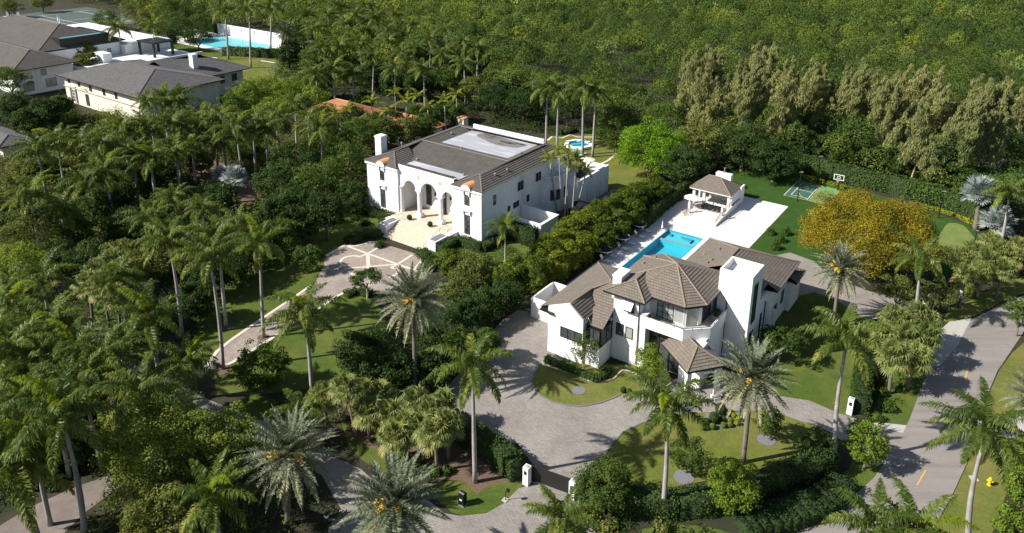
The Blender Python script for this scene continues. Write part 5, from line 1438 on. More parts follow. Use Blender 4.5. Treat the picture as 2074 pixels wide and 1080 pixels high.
# front faces of the two wings and their inner hips
slope(rf, [(x0, y0, ZE), (-82.6, y0, ZE), (-86.2, 87.6, 10.35)], .42, .07); slope(rf, [(-82.6, y0, ZE), (-82.6, 88.9, ZE), (-84.9, 90.4, 9.85), (-86.25, 91.0, 10.4), (-86.2, 87.6, 10.35)], .42, .07)
slope(rf, [(-71.0, y0, ZE), (x1, y0, ZE), (-68.0, 87.6, 10.35)], .42, .07); slope(rf, [(-71.0, 88.9, ZE), (-71.0, y0, ZE), (-68.0, 87.6, 10.35), (-67.8, 91.0, 10.4), (-69.4, 90.4, 9.85)], .42, .07)
slope(rf, [(-86.2, 88.4, 9.25), (-67.8, 88.4, 9.25), (rx1, ry0, zr), (rx0, ry0, zr)], .42, .07)
for p, q in (((x1, y0, ZE), (-68.0, 87.6, 10.35)), ((-71, y0, ZE), (-68.0, 87.6, 10.35)), ((-68.0, 87.6, 10.35), (rx1, ry0, zr)), ((x0, y0, ZE), (-86.2, 87.6, 10.35)), ((-82.6, y0, ZE), (-86.2, 87.6, 10.35)), ((-86.2, 87.6, 10.35), a_),
             (a_, (rx1, ry0, zr)), ((rx1, ry0, zr), (rx1, ry1, zr)), (a_, d_), ((x1, y1, ZE), (rx1, ry1, zr)), (d_, (rx0 + 3, ry1, zr))): capline(cp, p, q, .13)
# inner falls and membrane
ix0, ix1, iy0, iy1 = -83.8, -69.5, 97.0, 107.2
slope(rf, [(ix0, iy0, 10.05), (ix0, ry1, 10.05), (rx0, ry1, zr), (rx0, ry0, zr)], .42, .05)
slope(rf, [(ix1, iy0, 10.05), (ix0, iy0, 10.05), (rx0, ry0, zr), (rx1, ry0, zr)], .42, .03)
slope(rf, [(ix1, ry1, 10.05), (ix1, iy0, 10.05), (rx1, ry0, zr), (rx1, ry1, zr)], .42, .03)
mm.box(ix0 - .05, ix1 + .05, iy0 - .05, iy1, 9.95, 10.09); part(mm, 'flat_roof', 'membrane', Hm)
pd = MB(); pd.poly([(x, y, 10.105) for x, y in bez([(ix0 + 3, iy1 - 1.5), (ix0 + 2.5, iy1 - 3.4), (ix0 + 5, iy1 - 4.6), (ix0 + 8, iy1 - 5.6), (ix0 + 11, iy1 - 5.3), (ix1 - 1.8, iy1 - 4.6), (ix1 - 1.5, iy1 - 2.6), (ix0 + 10, iy1 - 2.2), (ix0 + 6, iy1 - 1.6)], 6)]); part(pd, 'silt_patch', 'puddle', Hm)
pd = MB()
for cx_, cy_, lx, ly in ((ix0 + 5, iy1 - 2.3, 3.6, .35), (ix0 + 5.2, iy1 - 3.2, 2.4, .35), (ix0 + 9.5, iy1 - 3.6, 3.4, .8), (ix0 + 11.8, iy1 - 2.9, 2.6, .5), (ix0 + 9.0, iy1 - 4.9, 1.2, .3)):
    pd.poly([(cx_ + lx / 2 * math.cos(t) * (1 + .25 * math.sin(3 * t)), cy_ + ly / 2 * math.sin(t) * (1 + .3 * math.cos(5 * t)), 10.112) for t in np.linspace(0, 6.28, 23)[:-1]])
part(pd, 'wet_patch', 'stain', Hm)
pw = MB(); pw.box(ix0 - 1, ix1 + .4, iy1, iy1 + .35, 9.8, 10.75); part(pw, 'parapet', 'trim', Hm)
mb = MB(); mb.box(-82.6, -71.0, 85.35, 88.5, 9.05, 9.3); part(mb, 'flat_roof', 'membrane', Hm)
mb = MB(); mb.box(-82.4, -71.2, 84.85, 85.5, zt + .0, zt + .12); part(mb, 'parapet_tiles', 'roof_brown', Hm)
pd = MB()
for cx_, cy_, lx, ly in ((-80.2, 86.3, 3.2, .9), (-77, 86.4, 3.5, .6), (-73, 86.3, 3.2, .8)):
    pd.poly([(cx_ + lx / 2 * math.cos(t) * (1 + .25 * math.sin(3 * t)), cy_ + ly / 2 * math.sin(t) * (1 + .3 * math.cos(5 * t)), 9.31) for t in np.linspace(0, 6.28, 23)[:-1]])
part(pd, 'silt_patch', 'puddle', Hm)
part(rf, 'roof', 'roof_brown', Hm); part(cp, 'ridge_caps', 'cap_brown', Hm)
ch = MB(); ch.box(-90.3, -88.9, 87.2, 88.6, 6, 12.6); ch.box(-90.4, -88.8, 87.1, 88.7, 12.3, 12.5); part(ch, 'chimney', 'white', Hm)
for a, b, z in ((-66.6, 89.6, 9.95), (-66.4, 92.6, 9.8), (-84.9, 101.0, 10.3), (-78.0, 95.4, 10.4), (-68.6, 99.5, 10.3), (-82.2, 88.8, 9.3), (-71.6, 88.0, 9.2), (-88.3, 91.6, 10.2)):
    mb = MB(); mb.lathe(a, b, [(.09, z - .3), (.09, z + .15), (.2, z + .17), (.2, z + .36), (.05, z + .45)], 8); part(mb, 'roof_vent', 'gray_metal', Hm)
umbrella('terrace_umbrella', 'cream umbrella over the rear terrace lounge of the arcade mansion', 0, 0, 7.3, 1.4, 'cream', ab=(-63.0, 112.3), hub=.4)
umbrella('terrace_umbrella', 'small white umbrella over the curved balcony of the arcade mansion', 0, 0, 7.3, .95, 'white_fabric', ab=(-64.6, 105.2), hub=.4)
umbrella('garden_umbrella', 'dark umbrella in the shaded yard below the curved balcony', 0, 0, 2.7, 1.5, 'dark_fabric', ab=(-61.9, 107.4) if False else (-59.4, 104.0), hub=.6)
for k, (a, b, lx) in enumerate(((-63.0, 110.4, 2.2), (-64.2, 112.8, 1.4))):
    s = MB(); s.box(a - .4, a + .4, b - lx / 2, b + lx / 2, 4.35, 4.75); bk = MB(); bk.box(a - .55, a - .4, b - lx / 2, b + lx / 2, 4.35, 5.1)
    lot_mesh('outdoor_sofa', ('longer', 'shorter')[k] + ' brown wicker sofa on the rear terrace of the mansion', 'sofa', [('seat', s, 'brown_fabric'), ('backrest', bk, 'brown_fabric')], a, b)
# spa of the mansion garden
sp = toAB(G(1172, 296)); e = lot_thing('raised_spa', 'octagonal raised spa with pale rim on the lawn behind the mansion', 'spa', *sp)
o8 = lambda r: [(sp[0] + r * math.cos(t), sp[1] + r * math.sin(t)) for t in np.linspace(0, 2 * math.pi, 9)[:-1]]
mb = MB(); O, I = o8(3.2), o8(2.3)
for k in range(8): mb.prism([O[k], O[(k + 1) % 8], I[(k + 1) % 8], I[k]], 0, .6)
part(mb, 'rim', 'trim', e); mb = MB(); mb.prism(o8(2.32), .02, .3); part(mb, 'basin', 'pool_deep', e); mb = MB(); mb.poly([(x, y, .48) for x, y in o8(2.31)]); part(mb, 'water', 'water', e)
sp2 = toAB(G(1165, 308)); e = lot_thing('garden_pool', 'small blue pool below the octagonal spa, mostly behind the feather palms', 'pool', *sp2)
mb = MB(); mb.box(sp2[0] - 5, sp2[0] + 2.5, sp2[1] - 1.2, sp2[1] + .6, -.02, .12); part(mb, 'coping', 'limestone', e)
mb = MB(); mb.box(sp2[0] - 4.7, sp2[0] + 2.2, sp2[1] - 1.0, sp2[1] + .4, .12, .14); part(mb, 'basin', 'pool_deep', e)
mb = MB(); mb.poly([(sp2[0] - 4.7, sp2[1] - 1.0, .2), (sp2[0] + 2.2, sp2[1] - 1.0, .2), (sp2[0] + 2.2, sp2[1] + .4, .2), (sp2[0] - 4.7, sp2[1] + .4, .2)]); part(mb, 'water', 'water', e)

# ================================================================ FAR LEFT HOUSES
def simple_house(name, label, a, b, walls, roofs, wins, wallm='white', roofm='roof_gray', capm='cap_gray', extra=None, pitch=.4, ch=.45):
    e = lot_thing(name, label, 'house', a, b)
    w = MB()
    for q in walls: w.box(*q)
    part(w, 'wall', wallm, e)
    rf, cp, so = MB(), Caps(), MB()
    for q in roofs:
        if len(q) == 5: hip(rf, cp, *q, pitch, ch=ch, under=so, r=.13)
    if extra: extra(rf, cp, so)
    part(rf, 'roof', roofm, e); part(cp, 'ridge_caps', capm, e); part(so, 'fascia', 'dark', e)
    for q in wins: win(e, *q)
    return e
def ex2(rf, cp, so):
    slope(rf, [(-175.0, 104, 6.2), (-175.0, 124.5, 6.2), (-184, 118, 9.0), (-188, 104, 9.9), (-183.0, 104, 8.6)], .45)
    slope(rf, [(-175.0, 124.5, 6.2), (-196, 124.5, 6.2), (-190, 118, 9.0), (-184, 118, 9.0)], .45); capline(cp, (-175, 124.5, 6.2), (-184, 118, 9.0), .13)
    slope(rf, [(-196, 124.5, 6.2), (-196, 104, 6.2), (-188, 104, 9.9), (-188, 118, 9.0)], .45)
    so.box(-195.8, -175.2, 104, 124.3, 5.98, 6.17)
e = simple_house('stone_front_house', 'cream-fronted house with long gray hip roof and a white chimney, far left', -185, 98,
    [(-203, -167.5, 88.6, 109, 0, 6.85), (-195, -177, 109, 123, 0, 6.0)], [(-204.3, -166, 87.2, 110.2, 7.0)],
    [('F', 88.6, -201, -200, 5.2, 6.2, 2, 2), ('F', 88.6, -196, -195, 5.0, 6.3, 2, 2), ('F', 88.6, -190.5, -189.3, 4.6, 6.4, 2, 3), ('F', 88.6, -184, -183, 4.6, 6.4, 2, 3), ('F', 88.6, -178.5, -177.5, 4.6, 6.4, 2, 3),
     ('F', 88.6, -199.6, -198.0, .6, 3.6, 2, 4, 'glass', 'trim', .12, 'door'), ('F', 88.6, -193, -191.5, .6, 3.4, 2, 3), ('R', -177, 112, 113.5, 3.2, 5.0, 2, 2), ('R', -177, 116, 117.2, 3.2, 5.0, 1, 2), ('R', -177, 119.5, 121, 3.2, 5.0, 2, 2)],
    'cream', extra=ex2, pitch=.26)
mb = MB(); mb.box(-181.6, -179.9, 110.5, 112.0, 6.0, 11.4); mb.box(-181.7, -179.8, 110.4, 112.1, 11.1, 11.3); part(mb, 'chimney', 'white', e)
mb = MB(); mb.box(-203.2, -167.4, 88.3, 88.6, 4.1, 4.3); mb.poly([(-194.8, 88.2, 4.4), (-191.0, 88.2, 4.4), (-192.9, 88.2, 5.3)]); part(mb, 'string_course', 'limestone', e)
mb = MB(); mb.box(-200.3, -200.0, 88.25, 88.6, .3, 4.0); mb.box(-197.7, -197.4, 88.25, 88.6, .3, 4.0); mb.box(-200.4, -197.3, 88.2, 88.6, 4.31, 4.6); part(mb, 'door_surround', 'limestone', e)
e = simple_house('gray_roofed_mansion', 'big white house with broad gray tiled roofs at the left edge of the view', -235, 95,
    [(-285, -217.3, 83.5, 97.6, 0, 6.8), (-285, -236, 97, 121, 0, 6.8), (-285, -233, 121, 136, 0, 6.0)],
    [(-290, -216, 82, 99, 7.0), (-292, -236.0, 97, 123, 7.2)],
    [('R', -217.3, 89.4, 90.6, 4.6, 6.1), ('R', -217.3, 90.2, 92.8, 1.2, 3.4, 2, 1, 'glass_pale'), ('R', -217.3, 84.6, 87.0, 1.0, 3.2, 2, 1, 'glass_pale'), ('R', -217.3, 84.4, 85.4, 4.4, 5.9), ('R', -217.3, 95.6, 97.2, 1.2, 3.0, 2, 2), ('R', -236, 117, 118, 3.6, 5.2)],
    'white', pitch=.4, roofm='roof_brown', capm='cap_brown')
mb = MB(); 
for q in ((-255, -237, 104, 104.8), (-255, -237, 118, 118.8), (-255, -254.2, 104.8, 118), (-237.8, -237, 104.8, 118)): mb.box(*q, 7.5, 9.9)
part(mb, 'skylight_frame', 'dark', e); mb = MB(); mb.box(-254.2, -237.8, 104.8, 118, 7.5, 9.5); part(mb, 'skylight', 'pool_step', e)
mb = MB(); mb.box(-232, -214.5, 99, 112, 0, 4.6); mb.box(-238, -214.0, 112, 135, 0, 3.0); mb.box(-238, -214, 112, 112.4, 3.0, 4.2); mb.box(-214.4, -214, 112.4, 135, 3.0, 4.2)
mb.box(-224, -219, 107, 109.5, 4.6, 7.2); mb.box(-228, -226, 108, 109.2, 4.6, 6.4); part(mb, 'terrace', 'white', e)
mb = MB(); 
for a, b in ((-230, 124), (-222, 124), (-230, 130), (-222, 130)): mb.box(a - .3, a + .3, b - .3, b + .3, 3.0, 7.2)
mb.box(-230.5, -221.5, 123.5, 130.5, 7.2, 7.6); part(mb, 'pergola', 'dark', e)
qa, qb = toAB(G(72, 283, 2.7))
e = simple_house('low_gray_house', 'low gray-roofed building cut by the left edge, behind the palms', qa - 8, qb - 2, [(qa - 15, qa - .8, qb - 6, qb - .8, 0, 2.6)], [(qa - 16, qa, qb - 7, qb, 2.7)], [('F', qb - 6, qa - 8, qa - 7, .8, 2.0)], 'cream', pitch=.35)
# estate pool, walls, soccer goals, tennis umbrellas
e = lot_thing('estate_pool', 'pale blue pool on a white terrace behind the far left houses', 'pool', -238, 161)
mb = MB(); mb.box(-255.4, -220.6, 153.2, 168.2, -.02, .07); part(mb, 'coping', 'trim', e); mb = MB(); mb.box(-255, -221, 156.0, 168.0, .07, .09); part(mb, 'basin', 'pool_pale', e); mb = MB(); mb.box(-255, -221, 153.5, 155.8, .07, .1); part(mb, 'shallow_shelf', 'pool_tile', e)
mb = MB(); mb.poly([(-255.2, 153.4, .16), (-220.8, 153.4, .16), (-220.8, 168.1, .16), (-255.2, 168.1, .16)]); part(mb, 'water', 'water', e)
e = lot_thing('pool_wall', 'tall white wall with slots behind the far left pool', 'wall', -240, 170)
mb = MB()
for k in range(5): mb.box(-258 + k * 7.6, -251 + k * 7.6, 170.2, 170.8, 0, 3.6)
mb.box(-258.3, -220, 170.0, 171.0, 3.6, 3.9); part(mb, 'wall', 'white', e)
hedge('climbing_hedge', 'ivy covered wall left of the tall white pool wall', None, 1.2, 3.4, 'bush', .5, 7, xy=[W(-284, 173)[:2], W(-258.5, 170.6)[:2]])
hedge('clipped_hedge', 'dark clipped hedge between the far pool terrace and the goal lawn', None, 4.0, 2.6, 'bush', .45, 7, xy=[W(-222, 148.5)[:2], W(-200, 158)[:2], W(-196, 170)[:2]])
def goal(label, a, b, w, h, dr=1):
    e = lot_thing('soccer_goal', label, 'soccer goal', a, b)
    p = MB(); p.tube([(a, b, 0), (a, b, h), (a + w * dr, b + 1, h), (a + w * dr, b + 1, 0)], .09, 5); p.tube([(a, b, h), (a - .3, b + 2, .0), (a + w * dr - .3, b + 3, .0), (a + w * dr, b + 1, h)], .05, 4); part(p, 'frame', 'trim', e)
    n = MB()
    for k in range(9):
        f = k / 8; n.tube([(a + w * f * dr, b + f, h), (a + w * f * dr - .3, b + 2 + f, 0)], .03, 3)
    for k in range(1, 4):
        f = k / 4; n.tube([(a - .3 * f, b + 2 * f, h * (1 - f)), (a + w * dr - .3 * f, b + 1 + 2 * f, h * (1 - f))], .03, 3)
    part(n, 'net', 'white_fabric', e)
goal('white soccer goal on the lawn at the end of the dark hedge', -197, 143, 7, 2.2)
goal('white soccer goal on the lawn beside the far pool', -216, 137, 5, 2.0)
for k, (x, y) in enumerate(((470, 160), (485, 180))):
    a, b = toAB(G(x / 3.988, y / 3.988, 2)); umbrella('court_umbrella', ('closed white umbrella farther up between the tennis courts', 'closed white umbrella nearer, between the tennis courts')[k], 0, 0, 4.2, .45, 'white_fabric', ab=(a, b), hub=2.6)
bx = lot_thing('wind_screen', 'gray screen fence panels at the end of the tennis courts', 'fence', -350, 141)
mb = MB()
for k in range(5): mb.box(-362 + k * 2.6, -359.6 + k * 2.6, 139.4 + (k % 2) * .3, 139.6 + (k % 2) * .3, 0, 3.2); mb.box(-362 + k * 2.6, -361.9 + k * 2.6, 139.3, 139.8, 0, 3.4)
part(mb, 'panel', 'gray_metal', bx)
e = simple_house('garden_shed', 'small pale flat-roofed pool house right of the dark clipped hedge', -205, 160, [(-206, -199, 158, 163, 0, 3.2)], [], [], 'cream')
# terracotta villa
def ex3(rf, cp, so):
    pass
e = simple_house('terracotta_villa', 'villa with terracotta tile roofs half hidden by palms behind the mansion', -122, 118,
    [(-137, -122, 110, 121, 0, 3.2), (-122, -106, 113, 123, 0, 2.8), (-103, -101.4, 124.8, 126.4, 0, 4.6)], [(-138, -121, 109, 122, 3.4), (-123.5, -105, 112.5, 123.5, 3.0)],
    [('F', 110, -130, -129, 1, 2.6), ('F', 113, -112, -110.8, 1, 2.4), ('F', 113, -108, -107, 1, 2.4)], 'cream', 'roof_terra', 'clay', pitch=.45)
mb = MB(); mb.box(-103.2, -101.2, 124.6, 126.6, 4.6, 4.8); part(mb, 'tower_roof', 'clay', e)

# ================================================================ PALMS
def P(kind, label, crown, base=None, h=11, scale=1.0, group=None, bow=0.0, **k):
    if base: b, t = base_top(*base, *crown)
    else:
        t = G(crown[0], crown[1], h); b = np.array([t[0] + random.uniform(-.4, .4), t[1] + random.uniform(-.2, .2), 0])
    return palm(kind, label, b, t, scale, group, bow=bow, **k)
for lab, cr, ba, sc, bow in [
    ('tall royal palm rooted in the mulch bed just left of the dark gate', (957, 738), (962, 977), 1.0, 0),
    ('royal palm with a thick pale trunk rising through the hedge below the front lawn', (1352, 820), (1341, 1046), 1.0, .3),
    ('royal palm leaning by the side drive pillar, trunk in front of the side lawn', (1715, 682), (1690, 945), 1.0, -.6),
    ('royal palm with a long curved trunk on the right verge beside the hydrant', (1995, 868), (1962, 1135), 1.05, -.9),
    ('royal palm alone on the shaded lawn left of the tall date palm', (617, 632), (632, 803), 1.05, .2),
    ('royal palm in the mulch ring at the near edge of the mansion drive', (425, 520), (452, 748), 1.0, .4),
    ('royal palm behind the drive, right of the three pale trunks', (525, 492), (534, 684), .95, 0),
    ('royal palm just behind the mulch ring palm, on the far side of the drive', (441, 478), (458, 663), .95, 0),
    ('royal palm with a pale trunk left of the mansion drive', (343, 488), (369, 680), 1.0, .3),
    ('royal palm at the bottom left whose trunk crosses the rosy lane', (125, 838), (172, 1085), 1.1, .5),
    ('royal palm with a yellow heart right of the bottom left trunk', (212, 722), (236, 905), 1.0, .3),
    ('low royal palm with a yellow frond over the shaded lane', (376, 738), (392, 850), .95, 0),
    ('royal palm rising in front of the golden tree at the right', (1866, 522), (1853, 655), 1.0, 0),
    ('royal palm between the two silver palms and the street', (2046, 388), (2026, 500), 1.0, .2),
    ('royal palm at the right corner of the white mansion wall', (1023, 462), (1024, 562), .72, 0),
    ('palm cut by the left border near the bottom, drooping over the lane', (18, 945), (82, 1115), 1.35, .4),
    ('palm with a bright yellow frond at the bottom left of the olive tree', (432, 1000), (450, 1130), .95, 0),
    ('palm spreading at the bottom centre beside the entrance apron', (1137, 1052), (1130, 1180), .8, 0),
    ('left of two palm tops cut by the bottom border over the street', (1775, 1075), (1765, 1300), .95, 0),
    ('right of two palm tops cut by the bottom border over the street', (1852, 1078), (1845, 1300), .95, 0),
    ('small dark green palm leaning over the shaded lane above the left silver date palm', (612, 838), (600, 900), .85, 0),
    ('first of four tall palms on the spa lawn, counted from the left', (1108, 178), (1106, 296), 1.2, 0),
    ('second of four tall palms on the spa lawn, counted from the left', (1131, 186), (1128, 300), 1.2, 0),
    ('third of four tall palms on the spa lawn, in front of the spa', (1181, 180), (1180, 314), 1.2, 0),
    ('rightmost of four tall palms on the spa lawn', (1207, 188), (1200, 318), 1.2, 0),
    ('tall palm left of the two standing before the far left white houses', (240, 58), (250, 128), 1.45, 0),
    ('yellowish palm right of the two standing before the far left white houses', (312, 52), (310, 130), 1.16, 0),
    ('palm before the far pool, left of the pair', (456, 22), (463, 120), 1.45, 0),
    ('palm before the far pool, right of the pair', (505, 20), (508, 138), 1.45, 0),
    ('palm at the right end of the white pool wall', (550, 15), (548, 102), 1.45, 0),
    ('palm with its crown against the roof of the cream-fronted house', (300, 205), (318, 330), .9, 0),
]:
    P('royal', lab, cr, ba, scale=sc, bow=bow)
def grove(kind, pts, desc, group, h, sc=1.0, jit=.8):
    pts = sorted(pts, key=lambda q: q[0])
    n = len(pts)
    for i, q in enumerate(pts):
        P(kind, '%s of %s' % (nth(i, n), desc), q[:2], q[2:4] if len(q) > 2 else None, h + random.uniform(-jit, jit), sc * random.uniform(.92, 1.06), group, **({}))
grove('royal', [(122, 425, 141, 512), (176, 370, 193, 456), (213, 345, 231, 452), (271, 312, 279, 404), (304, 320, 316, 408), (356, 308, 366, 398), (388, 292, 397, 372), (440, 282, 441, 348), (60, 395)],
      'the grove palms between paver court and left border', 'front row of the upper left grove', 11, 1.15)
grove('royal', [(75, 300), (115, 285), (162, 290), (208, 292), (330, 205), (362, 200), (410, 248), (446, 240), (478, 262), (512, 252), (350, 250), (250, 262), (296, 262)],
      'the palms below the gray hip roof', 'rear row of the upper left grove', 10.5, 1.2)
grove('royal', [(85, 562), (25, 610), (105, 652), (22, 705), (75, 735), (165, 770), (48, 800), (110, 790), (285, 800), (62, 880), (150, 705), (300, 640)],
      'the dark palms massed at the lower left', 'lower left palms', 10, 1.0)
grove('royal', [(598, 212), (560, 236), (625, 245), (538, 262), (650, 262)], 'the palms before the terracotta villa', 'palms left of the mansion', 10, 1.1)
grove('alex', [(682, 232), (705, 222), (752, 205), (800, 188), (823, 205), (848, 192), (866, 215), (900, 205), (925, 190), (786, 222)], 'the feathery palms between terracotta roofs', 'palms round the terracotta villa', 8, 1.25)
grove('royal', [(600, 12), (622, 30), (640, 58), (664, 30), (684, 12), (702, 48), (722, 30), (742, 12), (762, 34), (655, 98), (690, 92), (676, 140), (640, 150), (786, 62), (800, 30)],
      'the jungle palms beside the far pool', 'upper jungle palms', 11, 1.2)
grove('royal', [(786, 85), (757, 118, 755, 196), (872, 78, 870, 165), (938, 88), (812, 110), (840, 95), (898, 110), (968, 98), (800, 140), (905, 62), (1058, 90), (715, 150), (730, 88), (858, 140), (940, 130), (835, 50)],
      'the jungle palms behind the mansion', 'jungle palms behind the mansion', 10.5, 1.1)
grove('royal', [(300, 440), (410, 422), (480, 450), (352, 400), (240, 560)], 'the half-hidden palms beside the mansion drive', 'half-hidden palms', 7, .85)
grove('alex', [(1113, 322, 1128, 432), (1132, 306, 1138, 440), (1152, 312, 1143, 448), (1168, 322, 1158, 445), (1188, 345, 1166, 432), (1148, 330, 1150, 440)],
      'the slender palms against the curved mansion bay', 'slender palms beside the mansion bay', 9, 1.05)
for lab, cr, ba, sc in [
    ('big silvery date palm standing between the mansion drive and the shaded hedge', (838, 612), (841, 802), 1.0),
    ('big silvery date palm with orange stalks at the bottom left, over the lane', (585, 928), (582, 1062), 1.02),
    ('silvery date palm with orange stalks at the bottom centre', (798, 1030), (796, 1190), 1.02),
    ('date palm with orange stalks beside the rotated entrance roof', (1522, 772), (1505, 938), 1.0),
    ('date palm behind the side lawn, right of the modern house', (1702, 548), (1688, 655), .92),
    ('small gray date palm at the right end of the far dark hedge', (577, 66), (586, 140), .95),
]: P('date', lab, cr, ba, scale=sc)
P('date', 'silver date fronds cut by the right border above the curved palm', (2098, 808), (2100, 900), scale=.8)
grove('fan', [(1812, 650), (1858, 640), (1792, 690), (1838, 690), (1876, 684), (1808, 725), (1855, 728), (1880, 655), (1832, 660)], 'the fan palms clustered beside the street', 'fan palms by the street', 4.6, 1.05)
grove('fan', [(1948, 522), (1972, 508), (1998, 530), (2022, 508), (2050, 520), (1985, 555), (2032, 550), (2064, 502), (1955, 560), (2010, 492)], 'the fan palms at the far bend of the street', 'fan palms at the bend', 4.2, 1.0)
grove('fan', [(702, 790, 722, 886), (735, 800), (770, 800), (748, 838), (790, 842), (822, 862), (842, 815), (872, 835), (905, 862), (800, 890), (880, 880), (850, 872), (660, 805), (898, 822)], 'the fan palms over the mulch bed at the centre', 'fan palms over the mulch bed', 3.6, .95)
grove('fan', [(195, 548), (222, 560), (248, 545), (208, 590), (238, 600), (262, 575), (180, 575), (226, 530)], 'the fan palms in the left garden', 'fan palms in the left garden', 5, 1.0)
P('silver', 'taller silver fan palm behind the putting green', (1985, 392), (1975, 468), scale=1.35)
P('silver', 'lower silver fan palm beside the putting green', (2020, 452), (2018, 486), scale=1.3)
P('silver', 'pale silver fan palm in the upper left grove', (475, 362), (478, 410), scale=1.1)
P('silver', 'small silver fan palm near the upper left garden path', (448, 355), (446, 390), scale=.8)

# ================================================================ BROADLEAF TREES
T_ = tree
T_('shade_tree', 'bright yellow-green spreading tree behind the hedge, right of the spa lawn', 'tree', 1318, 302, 5.4, 6.6, 5.2, 'broad_bright', 0, K=170, nper=90, size=.36, cr=.22, low=-.8)
T_('shade_tree', 'mid green tree left of the bright yellow-green tree', 'tree', 1250, 258, 5.5, 5.6, 4.8, 'broad_mid', 1, K=130, nper=70, low=-.8, cr=.24)
T_('shade_tree', 'green tree behind the bright yellow-green tree', 'tree', 1350, 245, 6, 5.0, 4.5, 'broad_mid', 2, K=90, nper=60)
for k, (x, y, r, mk, lab) in enumerate([(1412, 290, 4.6, 'broad_olive', 'dull olive tree behind the pavilion, leftmost of four'), (1460, 268, 5.0, 'broad_olive', 'dull olive tree behind the pavilion, second of four'), (1505, 300, 5.2, 'broad_dark', 'dark tree right behind the pavilion chimney'), (1545, 275, 5.0, 'broad_olive', 'dull olive tree right of the pavilion, nearest the green court'),
        (1390, 335, 3.6, 'broad_dark', 'dark tree between the bright tree and the pavilion'), (1570, 320, 4.0, 'broad_dark', 'dark tree shading the left end of the green court')]):
    T_('shade_tree', lab, 'tree', x, y, 4.8, r * 1.15, r * 1.0, mk, k, K=170, nper=65, size=.34, low=-.95, cr=.22)
T_('golden_tree', 'huge golden-orange tree beside the putting green', 'tree', 1762, 480, 5.4, 9.5, 5.8, 'orange', 0, K=480, nper=170, size=.22, cr=.15, shell=.55, limbs=14, bark='bark_pale', low=-.5)
T_('olive_tree', 'large light olive tree over the lane at the bottom left', 'tree', 322, 918, 5.6, 5.4, 4.7, 'olive_bright', 3, K=340, nper=90, size=.2, cr=.17, shell=.5, limbs=10, bark='bark_pale', low=-.6)
T_('olive_tree', 'smaller olive tree right of the large light olive tree', 'tree', 455, 905, 5.2, 3.2, 3.2, 'olive_bright', 4, K=150, nper=80, size=.2, cr=.2, limbs=8, low=-.6)
T_('olive_tree', 'brownish olive tree below the large light olive tree', 'tree', 330, 1040, 4.2, 3.2, 3.0, 'broad_olive', 5, K=150, nper=80, size=.2, cr=.2, limbs=8, low=-.6)
T_('umbrella_tree', 'small flat-topped clipped tree at the near edge of the paver court', 'tree', 742, 565, 2.9, 2.3, .85, 'bush', 0, K=60, nper=60, size=.2, cr=.22, low=-.1, bark='bark_pale', flat=.6)
T_('umbrella_tree', 'clipped round tree at the left tip of the paver court', 'tree', 622, 522, 2.4, 2.3, 1.7, 'bush', 1, K=60, nper=60, size=.24, cr=.25, low=-.6)
T_('feather_tree', 'airy young tree with a slim pale trunk on the round island lawn', 'tree', 1182, 705, 3.3, 1.9, 2.0, 'broad_mid', 0, K=60, nper=32, size=.17, cr=.22, shell=.3, bark='bark_pale', trunk_r=.06, low=-.8, limbs=10)
T_('feather_tree', 'dense yellow-green small tree before the glass wall of the modern house', 'tree', 1312, 735, 2.7, 1.75, 2.3, 'lime', 1, K=100, nper=45, size=.17, cr=.26, low=-.9)
T_('feather_tree', 'dark green layered tree in the shade right of the tower', 'tree', 1582, 690, 2.9, 2.6, 2.1, 'broad_mid', 2, K=90, nper=50, size=.22, cr=.24, flat=.4)
T_('feather_tree', 'bright green tree over the right gate pillar', 'tree', 1228, 985, 2.6, 2.5, 2.3, 'broad_mid', 3, K=110, nper=60, size=.2, cr=.24, low=-.8)
T_('feather_tree', 'small green tree in a gravel ring on the front lawn', 'tree', 1392, 920, 2.2, 1.7, 1.7, 'broad_mid', 4, K=70, nper=50, size=.17, cr=.26, low=-.8)
T_('feather_tree', 'small green tree in a gravel ring right of the date palm', 'tree', 1556, 852, 1.9, 1.5, 1.7, 'broad_mid', 5, K=70, nper=50, size=.17, cr=.26, low=-.8)
T_('feather_tree', 'yellow-green tree in the hedge at the bottom, right of the big royal palm', 'tree', 1485, 985, 3.0, 2.3, 2.4, 'lime', 6, K=110, nper=60, size=.2, cr=.24, low=-.8)
T_('feather_tree', 'yellow-green tree beside the street at the mouth of the side drive', 'tree', 1758, 900, 2.8, 2.0, 2.3, 'lime', 7, K=110, nper=60, size=.2, cr=.24, low=-.8)
T_('feather_tree', 'green tree behind the leaning royal palm by the side gate', 'tree', 1655, 905, 2.2, 1.9, 1.8, 'broad_dark', 8, K=70, nper=50, size=.22, cr=.25, low=-.8)
T_('feather_tree', 'thin grey-green tree by the white pillar at the end of the back path', 'tree', 1820, 590, 3.2, 2.6, 2.1, 'broad_olive', 9, K=70, nper=40, size=.22, cr=.22, low=-.7)
T_('feather_tree', 'thin grey-green tree right of the white street pillar', 'tree', 1890, 600, 2.8, 2.4, 2.2, 'broad_olive', 10, K=70, nper=40, size=.22, cr=.22, low=-.7)
T_('feather_tree', 'green tree cut by the right border above the street', 'tree', 2068, 638, 3.0, 2.1, 2.0, 'broad_mid', 11, K=70, nper=50, size=.24, cr=.25)
T_('round_tree', 'round green tree beside the mansion drive, left of the lone royal palm', 'tree', 528, 745, 3.0, 3.1, 2.6, 'broad_mid', 12, K=130, nper=60, size=.22, cr=.2, low=-.7)
T_('conical_tree', 'narrow conical green tree in the shade of the left garden', 'tree', 290, 635, 3.6, 1.6, 3.3, 'broad_mid', 13, K=90, nper=50, size=.22, cr=.3, low=-.9)
